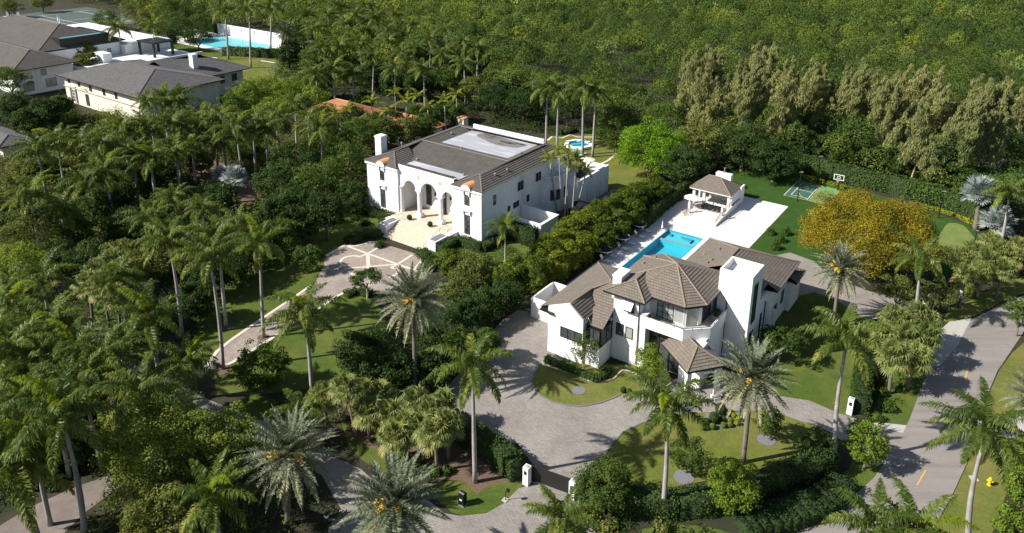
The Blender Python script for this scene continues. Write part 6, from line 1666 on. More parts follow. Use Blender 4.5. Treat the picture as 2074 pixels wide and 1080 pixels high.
for k, (x, y, r, mk) in enumerate([(720, 715, 2.4, 'broad_dark'), (775, 700, 2.6, 'broad_dark'), (860, 705, 2.6, 'broad_dark'), (905, 670, 2.4, 'broad_dark'), (930, 705, 2.0, 'broad_mid'), (745, 760, 2.2, 'broad_dark'), (810, 755, 2.4, 'broad_dark'), (880, 750, 2.2, 'broad_dark')]):
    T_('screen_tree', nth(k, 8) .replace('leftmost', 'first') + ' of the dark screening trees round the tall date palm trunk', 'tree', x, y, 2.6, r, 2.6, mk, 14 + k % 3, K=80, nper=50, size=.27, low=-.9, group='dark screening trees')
sc = [(1085, 555), (1102, 520), (1128, 500), (1152, 478), (1178, 462), (1204, 446), (1232, 432), (1262, 418), (1292, 402), (1322, 388), (1120, 540), (1148, 522), (1180, 500), (1215, 478), (1248, 455), (1282, 436)]
for k, (x, y) in enumerate(sc):
    T_('screen_tree', ('yellow-tipped screening tree, %s in the row beside the mansion' % (['nearest'] + [ORD[i] for i in range(1, 9)] + ['farthest'])[k]) if k < 10 else ('yellow-tipped screening tree on the pool side, %s from the modern house' % ['first', 'second', 'third', 'fourth', 'fifth', 'sixth'][k - 10]),
       'tree', x, y, 3.0 if k < 10 else 2.4, 2.5, 3.0 if k < 10 else 2.5, 'hedge_gold' if k in (1, 2, 3, 4, 10, 11, 12) else 'hedge_tip', k % 4, K=130, nper=65, size=.24, cr=.25, low=-.9, group='yellow-tipped screening trees')
for k, (x, y, r, mk, lab) in enumerate([(590, 420, 4.2, 'broad_dark', 'dark tree left of the mansion, nearest the drive'), (640, 370, 4.6, 'broad_mid', 'green tree against the left corner of the mansion'), (700, 330, 4.4, 'broad_mid', 'green tree touching the left mansion wall'),
        (725, 280, 4.6, 'broad_mid', 'green tree over the mansion chimney'), (600, 330, 4.6, 'broad_dark', 'dark tree farther left of the mansion'), (560, 370, 4.0, 'broad_dark', 'dark tree beside the upper garden path'), (660, 430, 3.6, 'broad_dark', 'dark tree before the left mansion wing'),
        (700, 400, 3.4, 'broad_dark', 'low dark tree under the left mansion wing'), (560, 440, 3.6, 'broad_dark', 'dark tree between the garden path and the drive'), (660, 300, 4.2, 'broad_mid', 'green tree below the terracotta roof'),
        (545, 185, 4.6, 'lime', 'light green tree nearest the goal lawn'), (500, 195, 4.8, 'lime', 'light green tree right of the cream-fronted house'), (590, 190, 4.4, 'lime', 'light green tree left of the terracotta roof'), (640, 205, 4.2, 'lime', 'light green tree touching the terracotta roof'), (470, 222, 4.4, 'broad_mid', 'green tree below the chimney roof'), (550, 225, 4.0, 'lime', 'light green tree above the garden path'),
        (172, 108, 3.8, 'broad_olive', 'olive tree standing before the big gray roof'), (20, 165, 4.5, 'broad_mid', 'green tree cut by the left border before the white house'), (30, 215, 4, 'broad_dark', 'dark tree at the left border in the clipped garden'), (400, 75, 5.0, 'broad_dark', 'dark tree behind the white terrace'), (345, 45, 5.5, 'broad_mid', 'tree between the tennis court and the far pool lawn'), (215, 40, 5.0, 'broad_mid', 'green tree at the corner of the tennis court'),
        (275, 25, 5.0, 'broad_olive', 'brownish tree at the end of the tennis court'), (385, 25, 5.0, 'broad_dark', 'dark tree behind the ivy wall'), (430, 10, 5.5, 'broad_dark', 'dark tree at the top border behind the far pool'), (20, 15, 4.5, 'broad_olive', 'tree at the top left corner'), (85, 5, 4.5, 'broad_olive', 'tree at the top border over the tennis screen'),
        (930, 590, 3.0, 'broad_olive', 'olive tree right of the paver court'), (965, 545, 3.0, 'broad_olive', 'olive tree before the right mansion wing'), (1020, 600, 2.6, 'broad_dark', 'dark tree beside the service yard of the modern house'), (975, 620, 2.6, 'broad_dark', 'dark tree left of the paved drive'), (915, 530, 2.2, 'hedge_tip', 'yellowish tree below the right porch wall'),
        (1035, 560, 2.4, 'hedge_tip', 'yellowish tree at the near end of the screening row'), (985, 690, 1.6, 'broad_mid', 'small green tree at the edge of the paved drive'), (940, 640, 2.2, 'broad_dark', 'dark tree behind the small green tree'),
        (960, 185, 4.4, 'broad_olive', 'grey-green tree right of the terracotta villa'), (1000, 200, 4.4, 'broad_dark', 'dark tree behind the mansion roof'), (915, 225, 3.2, 'broad_mid', 'green bush-like tree behind the mansion ridge'), (1015, 150, 4.8, 'broad_olive', 'tree with yellow tips behind the mansion'), (1060, 210, 4.5, 'broad_dark', 'dark tree left of the spa palms'), (1150, 220, 5, 'broad_dark', 'dark tree behind the spa palms'),
        (60, 480, 4.2, 'broad_olive', 'olive tree at the left border beside the grove'), (25, 400, 4.4, 'broad_olive', 'olive tree at the left border, above the garden'), (30, 540, 3.6, 'lime', 'light tree at the left border above the lawn'), (1640, 262, 4.4, 'broad_mid', 'green tree behind the tall hedge of the court, leftmost'), (1700, 258, 4.6, 'broad_dark', 'green tree behind the basketball hoop'), (1600, 262, 4.2, 'broad_dark', 'dark tree at the left end of the tall court hedge')]):
    T_('shade_tree', lab, 'tree', x, y, 4.6 if r > 3.4 else 2.8, r, r * .85, mk, 20 + k % 4, K=90, nper=55, size=.36 if y < 450 else .27, cr=.26, low=-.7)
# feathery olive trees before the wild wood
cz = [(1395, 175), (1440, 170), (1490, 185), (1545, 160), (1600, 190), (1650, 205), (1745, 215), (1790, 235), (1845, 210), (1895, 255), (1950, 250), (2005, 245), (2050, 250), (1425, 210), (1530, 215), (1575, 225), (1700, 200), (1870, 280), (1975, 285)]
cz.sort()
cz_cache = []
for k, (x, y) in enumerate(cz):
    h = 10.5; c = G(x, y, h); lean = random.uniform(-1.5, 1.5)
    root = empty('feathery_tree', nth(k, len(cz)) + ' of the feathery olive trees before the wood', 'tree', (c[0] + lean, c[1] + .5, 0), 0, 'feathery olive trees')
    if k < 6:
        rs = np.random.RandomState(500 + k); C_, R_ = [], []
        for j in range(20):
            bz = rs.uniform(-4.2, 2.2); cx_, cy_ = rs.normal(size=2) * 1.7
            for m_ in range(8):
                C_.append([cx_ + rs.normal() * .3 + .12 * m_, cy_ + rs.normal() * .3, bz + m_ * .5]); R_.append((.85 - .08 * m_) * rs.uniform(.7, 1.2))
        C_, R_ = np.array(C_), np.array(R_)
        d = unit(rs.normal(size=(len(C_) * 130, 3))); Pq = np.repeat(C_, 130, 0) + d * (np.repeat(R_, 130) * rs.random(len(d)) ** .4)[:, None]
        # long thin drooping sprays
        dr = unit(np.array([.15, 0, 1.0]) + rs.normal(size=Pq.shape) * .45); sd_ = unit(np.cross(dr, rs.normal(size=Pq.shape)))
        V = np.stack([Pq - dr * .24, Pq + sd_ * .055, Pq + dr * .24, Pq - sd_ * .055], 1)
        o = quads_obj('crown', V, 'casuarina', root); cz_cache.append((o.data, C_))
    else:
        o = bpy.data.objects.new('crown', cz_cache[k % 6][0]); COL.objects.link(o); o.parent = root
    o.location = (-lean, -.5, h); o.scale = (1.3, 1.3, 1.52)
    C_ = cz_cache[k % 6][1]
    tb = MB(); f = (-lean * .55, -.2, 5.2); tb.tube([(0, 0, 0), (-lean * .2, .1, 2.6), f], [.24, .19, .15], 6)
    for j in range(6):
        q = C_[random.randrange(len(C_))]; tb.tube([f, (f[0] * .5 + (q[0] - lean) * .5, f[1] * .5 + q[1] * .5, 7.5), (q[0] - lean, q[1] - .5, h + q[2])], [.12, .08, .03], 5)
    tb.build('trunk', 'bark_pale', root)
for k, (x, y, r, mk) in enumerate([(335, 78, 4.5, 'broad_dark'), (372, 60, 5.0, 'broad_dark'), (408, 48, 5.0, 'broad_mid'), (600, 80, 5.0, 'broad_dark'), (640, 118, 4.6, 'broad_mid'), (585, 110, 4.2, 'broad_dark'), (560, 30, 5.2, 'broad_dark'), (610, 45, 5.2, 'broad_dark'), (345, 20, 5.0, 'broad_mid'), (300, 40, 4.6, 'broad_olive'), (175, 130, 3.4, 'broad_olive'), (95, 228, 3.6, 'broad_dark'), (60, 250, 3.6, 'broad_dark'), (120, 215, 2.6, 'broad_mid')]):
    T_('garden_tree', nth([4, 6, 7, 10, 12, 9, 8, 11, 5, 3, 2, 1, 0, 13][k] if k != 13 else 13, 14) + ' of the leafy trees scattered round the far left estates', 'tree', x, y, 4.5, r, r * .9, mk, 40 + k % 4, K=110, nper=60, size=.42, low=-.9, group='trees round the far left estates')
gr_ = [(95, 440), (150, 470), (205, 420), (240, 400), (255, 460), (300, 470), (330, 430), (120, 520), (180, 530), (250, 520), (310, 530), (360, 470), (150, 380), (60, 350), (100, 345), (330, 350), (405, 330), (450, 400), (500, 300), (240, 350), (30, 460), (285, 370), (205, 300), (150, 330)]
gr_.sort()
for k, (x, y, r, mk) in enumerate([(425, 560, 2.6, 'broad_dark'), (470, 535, 2.9, 'broad_dark'), (515, 505, 3.0, 'broad_dark'), (565, 482, 3.0, 'broad_mid'), (610, 455, 2.8, 'broad_dark'), (400, 610, 2.3, 'broad_dark')]):
    T_('lawn_edge_tree', nth([1, 2, 3, 4, 5, 0][k], 6) + ' of the dark trees shading the far edge of the mansion lawn', 'tree', x, y, 3.2, r, 3.0, mk, 53 + k % 3, K=110, nper=60, size=.3, low=-.9, group='dark trees at the lawn edge')
for k, (x, y) in enumerate(gr_):
    T_('grove_tree', nth(k, len(gr_)) + ' of the bushy trees under the upper left palms', 'tree', x, y, 2.6, 2.6 + (k % 3) * .4, 2.5, ('broad_dark', 'broad_olive', 'broad_dark', 'broad_mid')[k % 4], 44 + k % 3, K=90, nper=55, size=.32, low=-.9, group='bushy trees under the upper left palms')
jt = [(600, 70), (635, 90), (668, 75), (705, 95), (740, 75), (775, 110), (815, 85), (850, 120), (885, 90), (925, 120), (960, 75), (700, 135), (750, 150), (800, 165), (850, 172), (900, 165), (640, 165), (985, 120), (1020, 95), (1040, 180)]
jt.sort()
for k, (x, y) in enumerate(jt):
    T_('jungle_tree', nth(k, len(jt)) + ' of the dark leafy trees among the jungle palms', 'tree', x, y, 5.0, 3.8 + (k % 3) * .4, 4.0, ('broad_dark', 'broad_dark', 'broad_mid')[k % 3], 47 + k % 3, K=110, nper=60, size=.44, low=-.95, group='leafy trees among the jungle palms')
ll = [(30, 660), (75, 690), (140, 690), (60, 760), (120, 840), (190, 830), (40, 860), (80, 910), (230, 820), (260, 860), (20, 940), (150, 900)]
ll.sort()
for k, (x, y) in enumerate(ll):
    T_('grove_tree', nth(k, len(ll)) + ' of the bushy trees under the lower left palms', 'tree', x, y, 2.0, 1.9 + (k % 3) * .3, 1.9, ('broad_dark', 'broad_mid', 'broad_dark')[k % 3], 50 + k % 3, K=90, nper=55, size=.24, low=-.9, group='bushy trees under the lower left palms')
for k, (x, y) in enumerate([(1590, 292), (1625, 298), (1668, 304), (1712, 312), (1752, 318), (1795, 325), (1838, 334), (1880, 346), (1925, 362), (1965, 376), (2010, 392)]):
    T_('understorey_tree', nth(k, 11) + ' of the dark trees right behind the tall court hedge', 'tree', x, y, 3.9, 3.1, 3.4, 'broad_dark' if k % 3 else 'broad_mid', 30 + k % 3, K=110, nper=60, size=.34, low=-.95, cr=.26, group='dark trees behind the court hedge')
for k, (x, y, r) in enumerate([(612, 222, 3.2), (655, 238, 3.4), (712, 240, 3.0), (758, 248, 2.8), (800, 245, 3.0), (842, 240, 3.0), (880, 232, 2.8), (690, 262, 3.4), (738, 205, 2.6)]):
    T_('villa_tree', nth([0, 1, 3, 5, 6, 7, 8, 2, 4][k], 9) + ' of the small green trees round the terracotta villa', 'tree', x, y, 3.6, r, r * .9, 'broad_mid' if k % 2 else 'broad_dark', 33 + k % 3, K=90, nper=55, size=.34, low=-.9, group='green trees round the villa')
# bare grey thicket
for k, (x, y) in enumerate(((1990, 300), (2040, 315), (2075, 290), (1960, 330), (2010, 340))):
    c = G(x, y, 3); e = empty('bare_tree', ['second from the left', 'third from the left', 'rightmost', 'leftmost', 'nearest'][k] + ' of the leafless grey trees behind the silver palms', 'tree', (c[0], c[1], 0), 0, 'leafless grey trees')
    mb = MB(); rr_ = random.Random(k)
    def br(p, d, L, r, dep):
        q = p + d * L; mb.tube([p, q], [r, r * .65], 4, cap=False)
        if dep: 
            for _ in range(4): br(q, (d + Vector((rr_.uniform(-.8, .8), rr_.uniform(-.8, .8), rr_.uniform(-.2, .5)))).normalized(), L * rr_.uniform(.6, .85), r * .6, dep - 1)
    for _ in range(5): br(Vector((rr_.uniform(-1, 1), rr_.uniform(-1, 1), 0)), Vector((rr_.uniform(-.5, .5), rr_.uniform(-.5, .5), 1)).normalized(), 1.9, .09, 4)
    mb.build('branches', 'bare_wood', e)

# ================================================================ HEDGES AND SHRUBS
hedge('tall_hedge', 'tall dark clipped hedge behind the green court and putting green', [(1560, 333), (1640, 352), (1720, 373), (1800, 391), (1890, 414), (1960, 442), (2015, 468)], 1.6, 3.6, 'bush', .34, 18)
hedge('low_hedge', 'low bright yellow hedge behind the green court', [(1592, 352), (1640, 362), (1668, 371)], .6, .6, 'bush_yellow', .2, 50)
hedge('low_hedge', 'low bright yellow hedge behind the hoop', [(1675, 373), (1710, 383), (1728, 388)], .6, .6, 'bush_yellow', .2, 50)
hedge('low_hedge', 'long low bright yellow hedge behind the putting green', [(1862, 420), (1900, 428), (1930, 438)], .6, .6, 'bush_yellow', .2, 50)
hedge('low_hedge', 'low bright yellow hedge right of the putting green', [(1938, 440), (1960, 450), (1975, 460)], .6, .6, 'bush_yellow', .2, 50)
hedge('tall_hedge', 'tall clipped hedge running from the pool to the dark trees', [(1305, 462), (1345, 425), (1400, 385), (1450, 350)], 1.3, 2.6, 'bush', .3, 20)
hedge('clipped_hedge', 'thick clipped hedge left of the dark gate', [(1050, 968), (1010, 935), (965, 905), (925, 880), (880, 850)], 2.0, 2.1, 'bush', .2, 45, rough=.1)
hedge('clipped_hedge', 'tall clipped hedge below the front lawn', [(1175, 1012), (1230, 1030), (1300, 1035), (1370, 1040), (1450, 1030), (1530, 1005), (1600, 975), (1680, 950)], 2.0, 2.1, 'bush', .2, 40, rough=.12)
hedge('clipped_hedge', 'clipped hedge between the side lawn and the fan palms', [(1738, 838), (1745, 790), (1752, 740), (1745, 700)], 1.8, 2.0, 'bush', .2, 45, rough=.15)
hedge('curved_hedge', 'dark clipped hedge curving along the street corner', [(1700, 985), (1690, 1010), (1640, 1040), (1570, 1062), (1500, 1080)], 2.6, 1.3, 'broad_dark', .2, 45, smooth=4, rough=.1)
hedge('low_hedge', 'low clipped hedge along the base of the modern house wing', [(1106, 732), (1140, 748), (1190, 768), (1215, 772), (1235, 752)], .9, .85, 'bush', .15, 80, smooth=4, rough=.06)
band('pale_kerb', bez([tuple(G(x, y)[:2]) for x, y in [(1098, 738), (1140, 753), (1175, 766), (1205, 775), (1240, 770), (1262, 752), (1290, 760)]], 6, False), .14, .06, 'paver_band', h=.12)
hedge('low_hedge', 'low hedge left of the mansion steps', [(705, 492), (735, 478), (770, 478)], 2.0, .8, 'bush', .2, 50, rough=.12)
hedge('clipped_hedge', 'clipped hedge along the left mansion wing', None, 1.6, 1.3, 'bush', .2, 45, xy=[W(-91, 83.3)[:2], W(-82.8, 83.3)[:2], W(-82.6, 80.5)[:2]])
hedge('clipped_hedge', 'clipped hedge along the right mansion wing', None, 1.6, 1.3, 'bush', .2, 45, xy=[W(-69.2, 79.2)[:2], W(-69.0, 83.2)[:2], W(-64.4, 83.2)[:2], W(-64.2, 87.5)[:2]])
hedge('screening_hedge', 'dense dark body of the tall green wall between mansion and pool', [(1085, 575), (1130, 535), (1200, 475), (1265, 435), (1335, 398)], 4.2, 3.2, 'broad_mid', .28, 30, rough=.45)
hedge('low_hedge', 'spreading hedge right of the mansion steps', [(850, 512), (870, 530), (865, 552)], 2.0, .8, 'bush', .2, 50, rough=.15)
hedge('low_hedge', 'low rounded hedge under the flat-topped tree', [(700, 602), (725, 592), (750, 600)], 1.3, .7, 'bush', .2, 55, rough=.1)
hedge('ivy_hedge', 'dark hedge against the mansion service court', None, 1.2, 3.1, 'broad_dark', .25, 30, xy=[W(-64.5, 89.4)[:2], W(-58.6, 89.4)[:2]])
hedge('clipped_hedge', 'clipped green hedge behind the spa lawn', [(1110, 268), (1140, 272), (1165, 266), (1205, 270)], 1.8, 1.1, 'bush', .3, 25)
hedge('box_hedge', 'clipped box hedge in the far left garden, nearest the cream-fronted house', [(115, 262), (150, 250), (190, 240)], 1.2, 1.0, 'lime', .3, 22)
hedge('box_hedge', 'clipped box hedge in the far left garden, nearer the left border', [(95, 252), (125, 244), (150, 236)], 1.6, 1.4, 'bush', .3, 22)
for k, (x, y) in enumerate(((122, 232), (140, 236))): bush('clipped_drum', ('left', 'right')[k] + ' clipped drum shaped shrub before the cream-fronted house', x, y, 1.6, 2.0, 'lime', .3, 400)
# ball shrubs on gravel
for x, y, r, mk, lab in [(1459, 838, .62, 'bush', 'largest dark green ball, at the back of the gravel bed'), (1446, 856, .6, 'bush', 'large dark green ball, front left of the gravel bed'), (1463, 854, .36, 'bush', 'small dark ball right of the large front ball'),
        (1430, 862, .42, 'bush', 'dark ball at the left edge of the gravel bed'), (1424, 870, .4, 'lime', 'light green ball at the front left corner of the gravel bed'), (1443, 869, .34, 'lime', 'light green ball in front of the large front ball'), (1465, 866, .32, 'lime', 'light green ball, front row centre of the gravel bed'),
        (1478, 865, .3, 'lime', 'light green ball, front row right of centre'), (1492, 862, .3, 'bush_yellow', 'yellow ball at the front right of the gravel bed'), (1479, 856, .3, 'lime', 'light green ball, middle row of the gravel bed'), (1496, 853, .3, 'bush_yellow', 'yellow ball at the right edge of the gravel bed'),
        (1476, 843, .3, 'lime', 'light green ball at the back behind the middle row'), (1486, 846, .28, 'bush_yellow', 'yellow ball at the back right of the gravel bed'), (1262, 795, .34, 'bush', 'small dark ball at the right tip of the island lawn'), (1274, 798, .32, 'bush', 'small dark ball by the palm right of the island lawn')]:
    bush('ball_shrub', lab, x, y, r, r * 2, mk, .11, 420, 'topiary', 'ball shrubs on gravel', True)
def rank(pts, name, desc, group, r, h, mk, size=.24, n=420, cat='shrub'):
    pts = sorted(pts)
    for i, (x, y) in enumerate(pts): bush(name, nth(i, len(pts)) + ' of ' + desc, x, y, r * random.uniform(.85, 1.2), h * random.uniform(.85, 1.2), mk, size, n, cat, group)
rank([(1560, 475), (1580, 490), (1570, 505), (1592, 476)], 'shrub', 'the shrubs on the turf behind the rear roof', 'shrubs behind the rear roof', .9, 1.6, 'broad_mid')
rank([(2050, 975), (2060, 1010), (2040, 1040), (2072, 950), (2065, 1060), (2030, 1070)], 'yellow_shrub', 'the yellow-green shrubs at the bottom right border', 'shrubs at the bottom right border', 1.0, 1.2, 'lime', .26)
rank([(1785, 800), (1800, 830), (1820, 790), (1775, 850), (1850, 740)], 'strap_shrub', 'the dark shrubs under the fan palms by the street', 'shrubs under the fan palms', .9, 1.0, 'broad_mid')
rank([(960, 610), (980, 580), (935, 560), (905, 555), (900, 600), (945, 600), (985, 655), (995, 640), (870, 600), (1010, 540), (1045, 530)], 'shrub', 'the shrubs between paver court and modern house', 'shrubs right of the paver court', 1.3, 1.6, 'broad_olive')
rank([(690, 450), (720, 445), (740, 455), (770, 500)], 'shrub', 'the dark shrubs before the left mansion wing', 'shrubs before the left wing', 1.0, 1.1, 'broad_dark')
rank([(1970, 600), (1955, 596)], 'strap_shrub', 'the bright strap-leaved plants by the bend lantern', 'plants by the bend', .9, 1.2, 'lime')
rank([(820, 935), (850, 950), (880, 960), (905, 958), (770, 890)], 'strap_shrub', 'the strap-leaved plants under the central fan palms', 'plants under the central fan palms', .8, .9, 'broad_mid')
rank([(1195, 1055), (1160, 1070), (1230, 1075), (1340, 1075), (1180, 1035)], 'shrub', 'the low shrubs at the bottom border right of the apron', 'shrubs right of the apron', 1.2, 1.1, 'broad_olive')
rank([(205, 900), (215, 935), (110, 985), (190, 870), (260, 890)], 'shrub', 'the shrubs between the lane and the bottom left trunks', 'shrubs beside the old lane', 1.3, 1.2, 'broad_dark')

# ================================================================ GROWTH NOBODY COULD COUNT
def undergrowth(name, label, poly, dens, r, h, mk, size, nper=34, seed=1, avoid=()):
    rs = np.random.RandomState(seed)
    q = scatter_poly(poly, dens, rs)
    for av in avoid:
        q = q[~inside(q, np.array(av))]
    K = len(q); hh = h * (.35 + .9 * rs.random(K) ** 1.5); rr = r * (.6 + .8 * rs.random(K))
    d = unit(rs.normal(size=(K * nper, 3))); d[:, 2] = np.abs(d[:, 2])
    Pq = np.column_stack([np.repeat(q, nper, 0), np.zeros(K * nper)]) + d * np.column_stack([np.repeat(rr, nper)] * 2 + [np.repeat(hh, nper)]) * (.55 + .45 * rs.random((K * nper, 1)))
    V = cards(Pq, d + rs.normal(size=d.shape) * .6 + np.array([0, 0, .3]), size, .6, rs)
    rn = np.clip(np.repeat(rs.random(K), nper) * .55 + rs.random(K * nper) * .45, 0, 1)
    c = q.mean(0); o = quads_obj(name, V - np.array([c[0], c[1], 0]), mk, None, rn); o.location = (c[0], c[1], 0)
    return tag(o, label, 'undergrowth', None, 'stuff')
clear = [gp([(380, 330), (430, 325), (500, 345), (540, 400), (520, 430), (470, 425), (440, 380), (400, 370)])]
hz_ = lambda a0, a1, b0, b1: lotxy([(a0, b0), (a1, b0), (a1, b1), (a0, b1)])
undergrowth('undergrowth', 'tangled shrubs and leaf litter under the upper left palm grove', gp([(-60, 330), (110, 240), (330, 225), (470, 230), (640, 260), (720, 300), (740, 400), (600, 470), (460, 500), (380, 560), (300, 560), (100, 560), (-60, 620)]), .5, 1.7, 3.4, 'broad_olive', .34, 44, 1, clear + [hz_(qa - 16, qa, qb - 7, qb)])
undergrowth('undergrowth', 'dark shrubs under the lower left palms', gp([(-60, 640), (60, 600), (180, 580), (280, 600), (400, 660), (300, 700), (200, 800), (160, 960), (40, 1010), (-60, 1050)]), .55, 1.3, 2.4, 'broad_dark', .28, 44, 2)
undergrowth('undergrowth', 'mixed shrubs between the mansion corner and the screening trees', gp([(875, 515), (935, 505), (1000, 515), (1060, 490), (1095, 480), (1080, 530), (1040, 560), (960, 530), (890, 560)]), .5, 1.2, 1.5, 'broad_mid', .24, 36, 16)
undergrowth('undergrowth', 'shrubs hiding the near edge of the rosy lane', gp([(180, 1030), (250, 985), (330, 930), (360, 960), (300, 1020), (200, 1100), (150, 1100)]), .6, 1.1, 1.5, 'broad_mid', .24, 36, 18)
undergrowth('undergrowth', 'leafy ground cover at the bottom left corner', gp([(-60, 1010), (60, 990), (140, 960), (230, 900), (300, 880), (330, 920), (220, 950), (100, 985), (0, 1040), (-60, 1060)]), .7, 1.0, 1.3, 'broad_mid', .24, 36, 17)
undergrowth('undergrowth', 'shaded shrubs between the left garden and the mansion drive', gp([(250, 560), (330, 540), (440, 560), (430, 640), (400, 700), (330, 720), (260, 660)]), .5, 1.1, 1.5, 'broad_dark', .26, 36, 12)
undergrowth('undergrowth', 'shrubs on both sides of the shaded lane', gp([(180, 700), (280, 740), (300, 780), (330, 830), (300, 900), (240, 880), (160, 820)]), .5, 1.2, 1.8, 'broad_mid', .26, 36, 13)
undergrowth('undergrowth', 'planting below the round tree and the lone palm', gp([(560, 800), (640, 790), (700, 800), (700, 850), (640, 870), (580, 850)]), .6, .9, 1.1, 'broad_olive', .24, 36, 14)
undergrowth('undergrowth', 'shrubs at the foot of the hedge below the front lawn', gp([(1180, 1030), (1300, 1060), (1450, 1060), (1480, 1110), (1200, 1110)]), .5, .9, .9, 'broad_dark', .24, 34, 15)
undergrowth('undergrowth', 'shrubs at the bottom left under the olive tree', gp([(210, 980), (300, 950), (380, 880), (480, 890), (580, 930), (640, 1000), (620, 1120), (150, 1130)]), .55, 1.1, 1.4, 'broad_olive', .24, 34, 3)
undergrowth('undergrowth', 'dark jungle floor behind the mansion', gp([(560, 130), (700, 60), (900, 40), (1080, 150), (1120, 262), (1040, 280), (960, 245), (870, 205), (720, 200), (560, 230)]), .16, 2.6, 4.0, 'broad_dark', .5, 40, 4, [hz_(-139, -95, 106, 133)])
for k, (x, y, r) in enumerate([(742, 262, 3.0), (782, 268, 3.0), (822, 264, 2.8), (862, 256, 2.6)]):
    T_('villa_tree', nth(k, 4) + ' of the taller trees between the villa and the mansion roof', 'tree', x, y, 4.4, r, r * 1.1, 'broad_mid' if k % 2 else 'broad_olive', 36 + k % 2, K=100, nper=60, size=.32, low=-.95, group='taller villa trees')
undergrowth('undergrowth', 'mixed shrubs along the near side of the mansion lawn', gp([(880, 560), (980, 520), (1060, 560), (1050, 620), (1000, 660), (960, 720), (900, 780), (800, 800), (700, 790), (690, 740), (760, 700), (860, 640)]), .6, 1.0, 1.5, 'broad_dark', .24, 34, 5)
undergrowth('undergrowth', 'shrubs beneath the fan palms and trees along the right street edge', gp([(1745, 860), (1770, 770), (1765, 700), (1800, 640), (1850, 620), (1890, 650), (1885, 700), (1850, 780), (1800, 850)]), .6, .9, 1.1, 'broad_mid', .24, 30, 6)
undergrowth('undergrowth', 'shrubs under the far fan palms and silver palms', gp([(1900, 620), (1905, 560), (1960, 545), (2000, 520), (2100, 500), (2120, 560), (2040, 560), (1990, 585), (1950, 610)]), .5, 1.2, 1.5, 'broad_mid', .26, 34, 7)
undergrowth('undergrowth', 'shrubs along the foot of the screening trees', gp([(1045, 600), (1090, 590), (1230, 480), (1340, 400), (1320, 385), (1200, 440), (1060, 545)]), .5, .9, 1.2, 'hedge_tip', .26, 30, 8)
undergrowth('undergrowth', 'dense growth round the far left gardens', gp([(-60, 330), (-60, 212), (60, 208), (140, 200), (150, 235), (250, 250), (330, 235), (300, 290), (120, 290)]), .2, 2.2, 3.0, 'broad_dark', .45, 44, 9)
undergrowth('undergrowth', 'planting at the bottom between the lane and the gate lawn', gp([(650, 1000), (700, 1040), (640, 1120), (560, 1120), (600, 1020)]), .5, .9, 1.0, 'broad_dark', .24, 30, 10)
undergrowth('undergrowth', 'flower bed leaves at the right border', gp([(2060, 900), (2120, 880), (2140, 1100), (2000, 1130), (2030, 1060), (2050, 1000)]), .8, .8, .8, 'lime', .26, 30, 11)

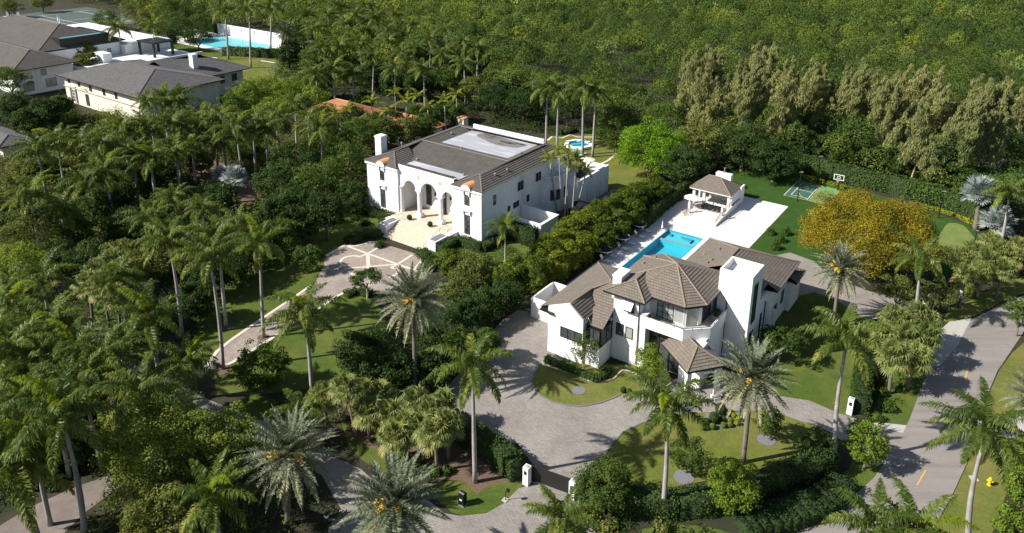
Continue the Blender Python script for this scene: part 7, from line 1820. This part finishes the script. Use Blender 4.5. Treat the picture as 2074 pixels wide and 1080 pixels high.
def forest(name, label, poly, spacing, hmean, seed, nper_near, mk='mangrove'):
    rs = np.random.RandomState(seed)
    P_ = np.array(poly); gx = np.arange(P_[:, 0].min(), P_[:, 0].max(), spacing * .93); gy = np.arange(P_[:, 1].min(), P_[:, 1].max(), spacing * .93)
    q = np.array([(x + (j % 2) * spacing * .46, y) for j, y in enumerate(gy) for x in gx]); q = q + rs.uniform(-.4, .4, q.shape) * spacing
    q = q[inside(q, P_)]
    D = np.hypot(q[:, 0], q[:, 1])
    Vs, Rn, Tn = [], [], []
    patch = lambda p, s, ph: .5 + .25 * np.sin(p[:, 0] / s + ph) * np.cos(p[:, 1] / (s * 1.3) + ph * 2) + .25 * np.sin((p[:, 0] + p[:, 1]) / (s * .6) + ph * 3)
    tint = np.clip(patch(q, 26, 1.0) * .5 + rs.random(len(q)) * .72 - .12, 0, 1)
    tint = np.where(rs.random(len(q)) < .035, 1.0, tint * .93)
    hh = hmean * (.5 + .35 * patch(q, 17, 2.2) + .95 * rs.random(len(q)))
    for lo, hi, K, nper, size in ((0, 210, 30, 34, .34), (210, 300, 26, 28, .40), (300, 430, 20, 20, .56), (430, 2000, 14, 12, .95)):
        s = (D >= lo) & (D < hi); n = int(s.sum())
        if not n: continue
        qq, h2, t2 = q[s], hh[s], tint[s]
        R = spacing * (.36 + .40 * rs.random(n)); m = K * nper
        d = unit(rs.normal(size=(n * m, 3))); d[:, 2] = np.abs(d[:, 2]) - .18
        ph = np.repeat(rs.random((n, 3)) * 6.28, m, 0)
        lump = 1 + .22 * np.sin(d[:, 0] * 5 + ph[:, 0]) * np.sin(d[:, 1] * 5 + ph[:, 1]) + .10 * np.sin(d[:, 0] * 11 + ph[:, 2]) * np.cos(d[:, 1] * 12 + ph[:, 0])
        f = lump * (.82 + .22 * rs.random(n * m) ** .7)
        Rr = np.repeat(R, m)
        Pq = np.column_stack([np.repeat(qq, m, 0), np.repeat(h2 - R * .9, m)]) + d * (f * Rr)[:, None] * np.array([1, 1, 1.15])
        Vs.append(cards(Pq, d * 1.1 + rs.normal(size=d.shape) * .55, size, .62, rs))
        Rn.append(np.clip(np.repeat(rs.random(n), m) * .35 + (lump - .8) * .5 + rs.random(n * m) * .45, 0, 1)); Tn.append(np.repeat(t2, m))  # leaf colour brightens on lumps, darkens in hollows: relief shading painted in
    V = np.concatenate(Vs); c = np.array([q[:, 0].mean(), q[:, 1].mean(), 0])
    print('forest', name, len(q), len(V))
    o = quads_obj(name, V - c, mk, None, np.concatenate(Rn), None, None, np.concatenate(Tn)); o.location = c
    return tag(o, label, 'woodland', None, 'stuff')
FP = [tuple(G(x, y)[:2]) for x, y in [(1035, 240), (1100, 255), (1210, 258), (1330, 255), (1400, 290), (1560, 325), (1620, 342), (1720, 368), (1830, 392), (1960, 440), (2040, 478), (2130, 520), (2230, 540)]]
forest('mangrove_wood', 'unbroken green canopy of wild mangrove wood filling the upper right', FP + [(300, 240), (430, 640), (-160, 640), (-150, 420)] + [tuple(G(x, y)[:2]) for x, y in [(800, 10), (860, 50), (930, 100), (985, 170)]], 6.6, 7.4, 5, 40)
forest('garden_wood', 'dark tree belt behind the tennis courts and far pool', lotxy([(-380, 178), (-218, 174), (-200, 166), (-165, 150), (-140, 145), (-150, 260), (-300, 420), (-500, 420), (-480, 178)]), 6.0, 7.5, 6, 40)
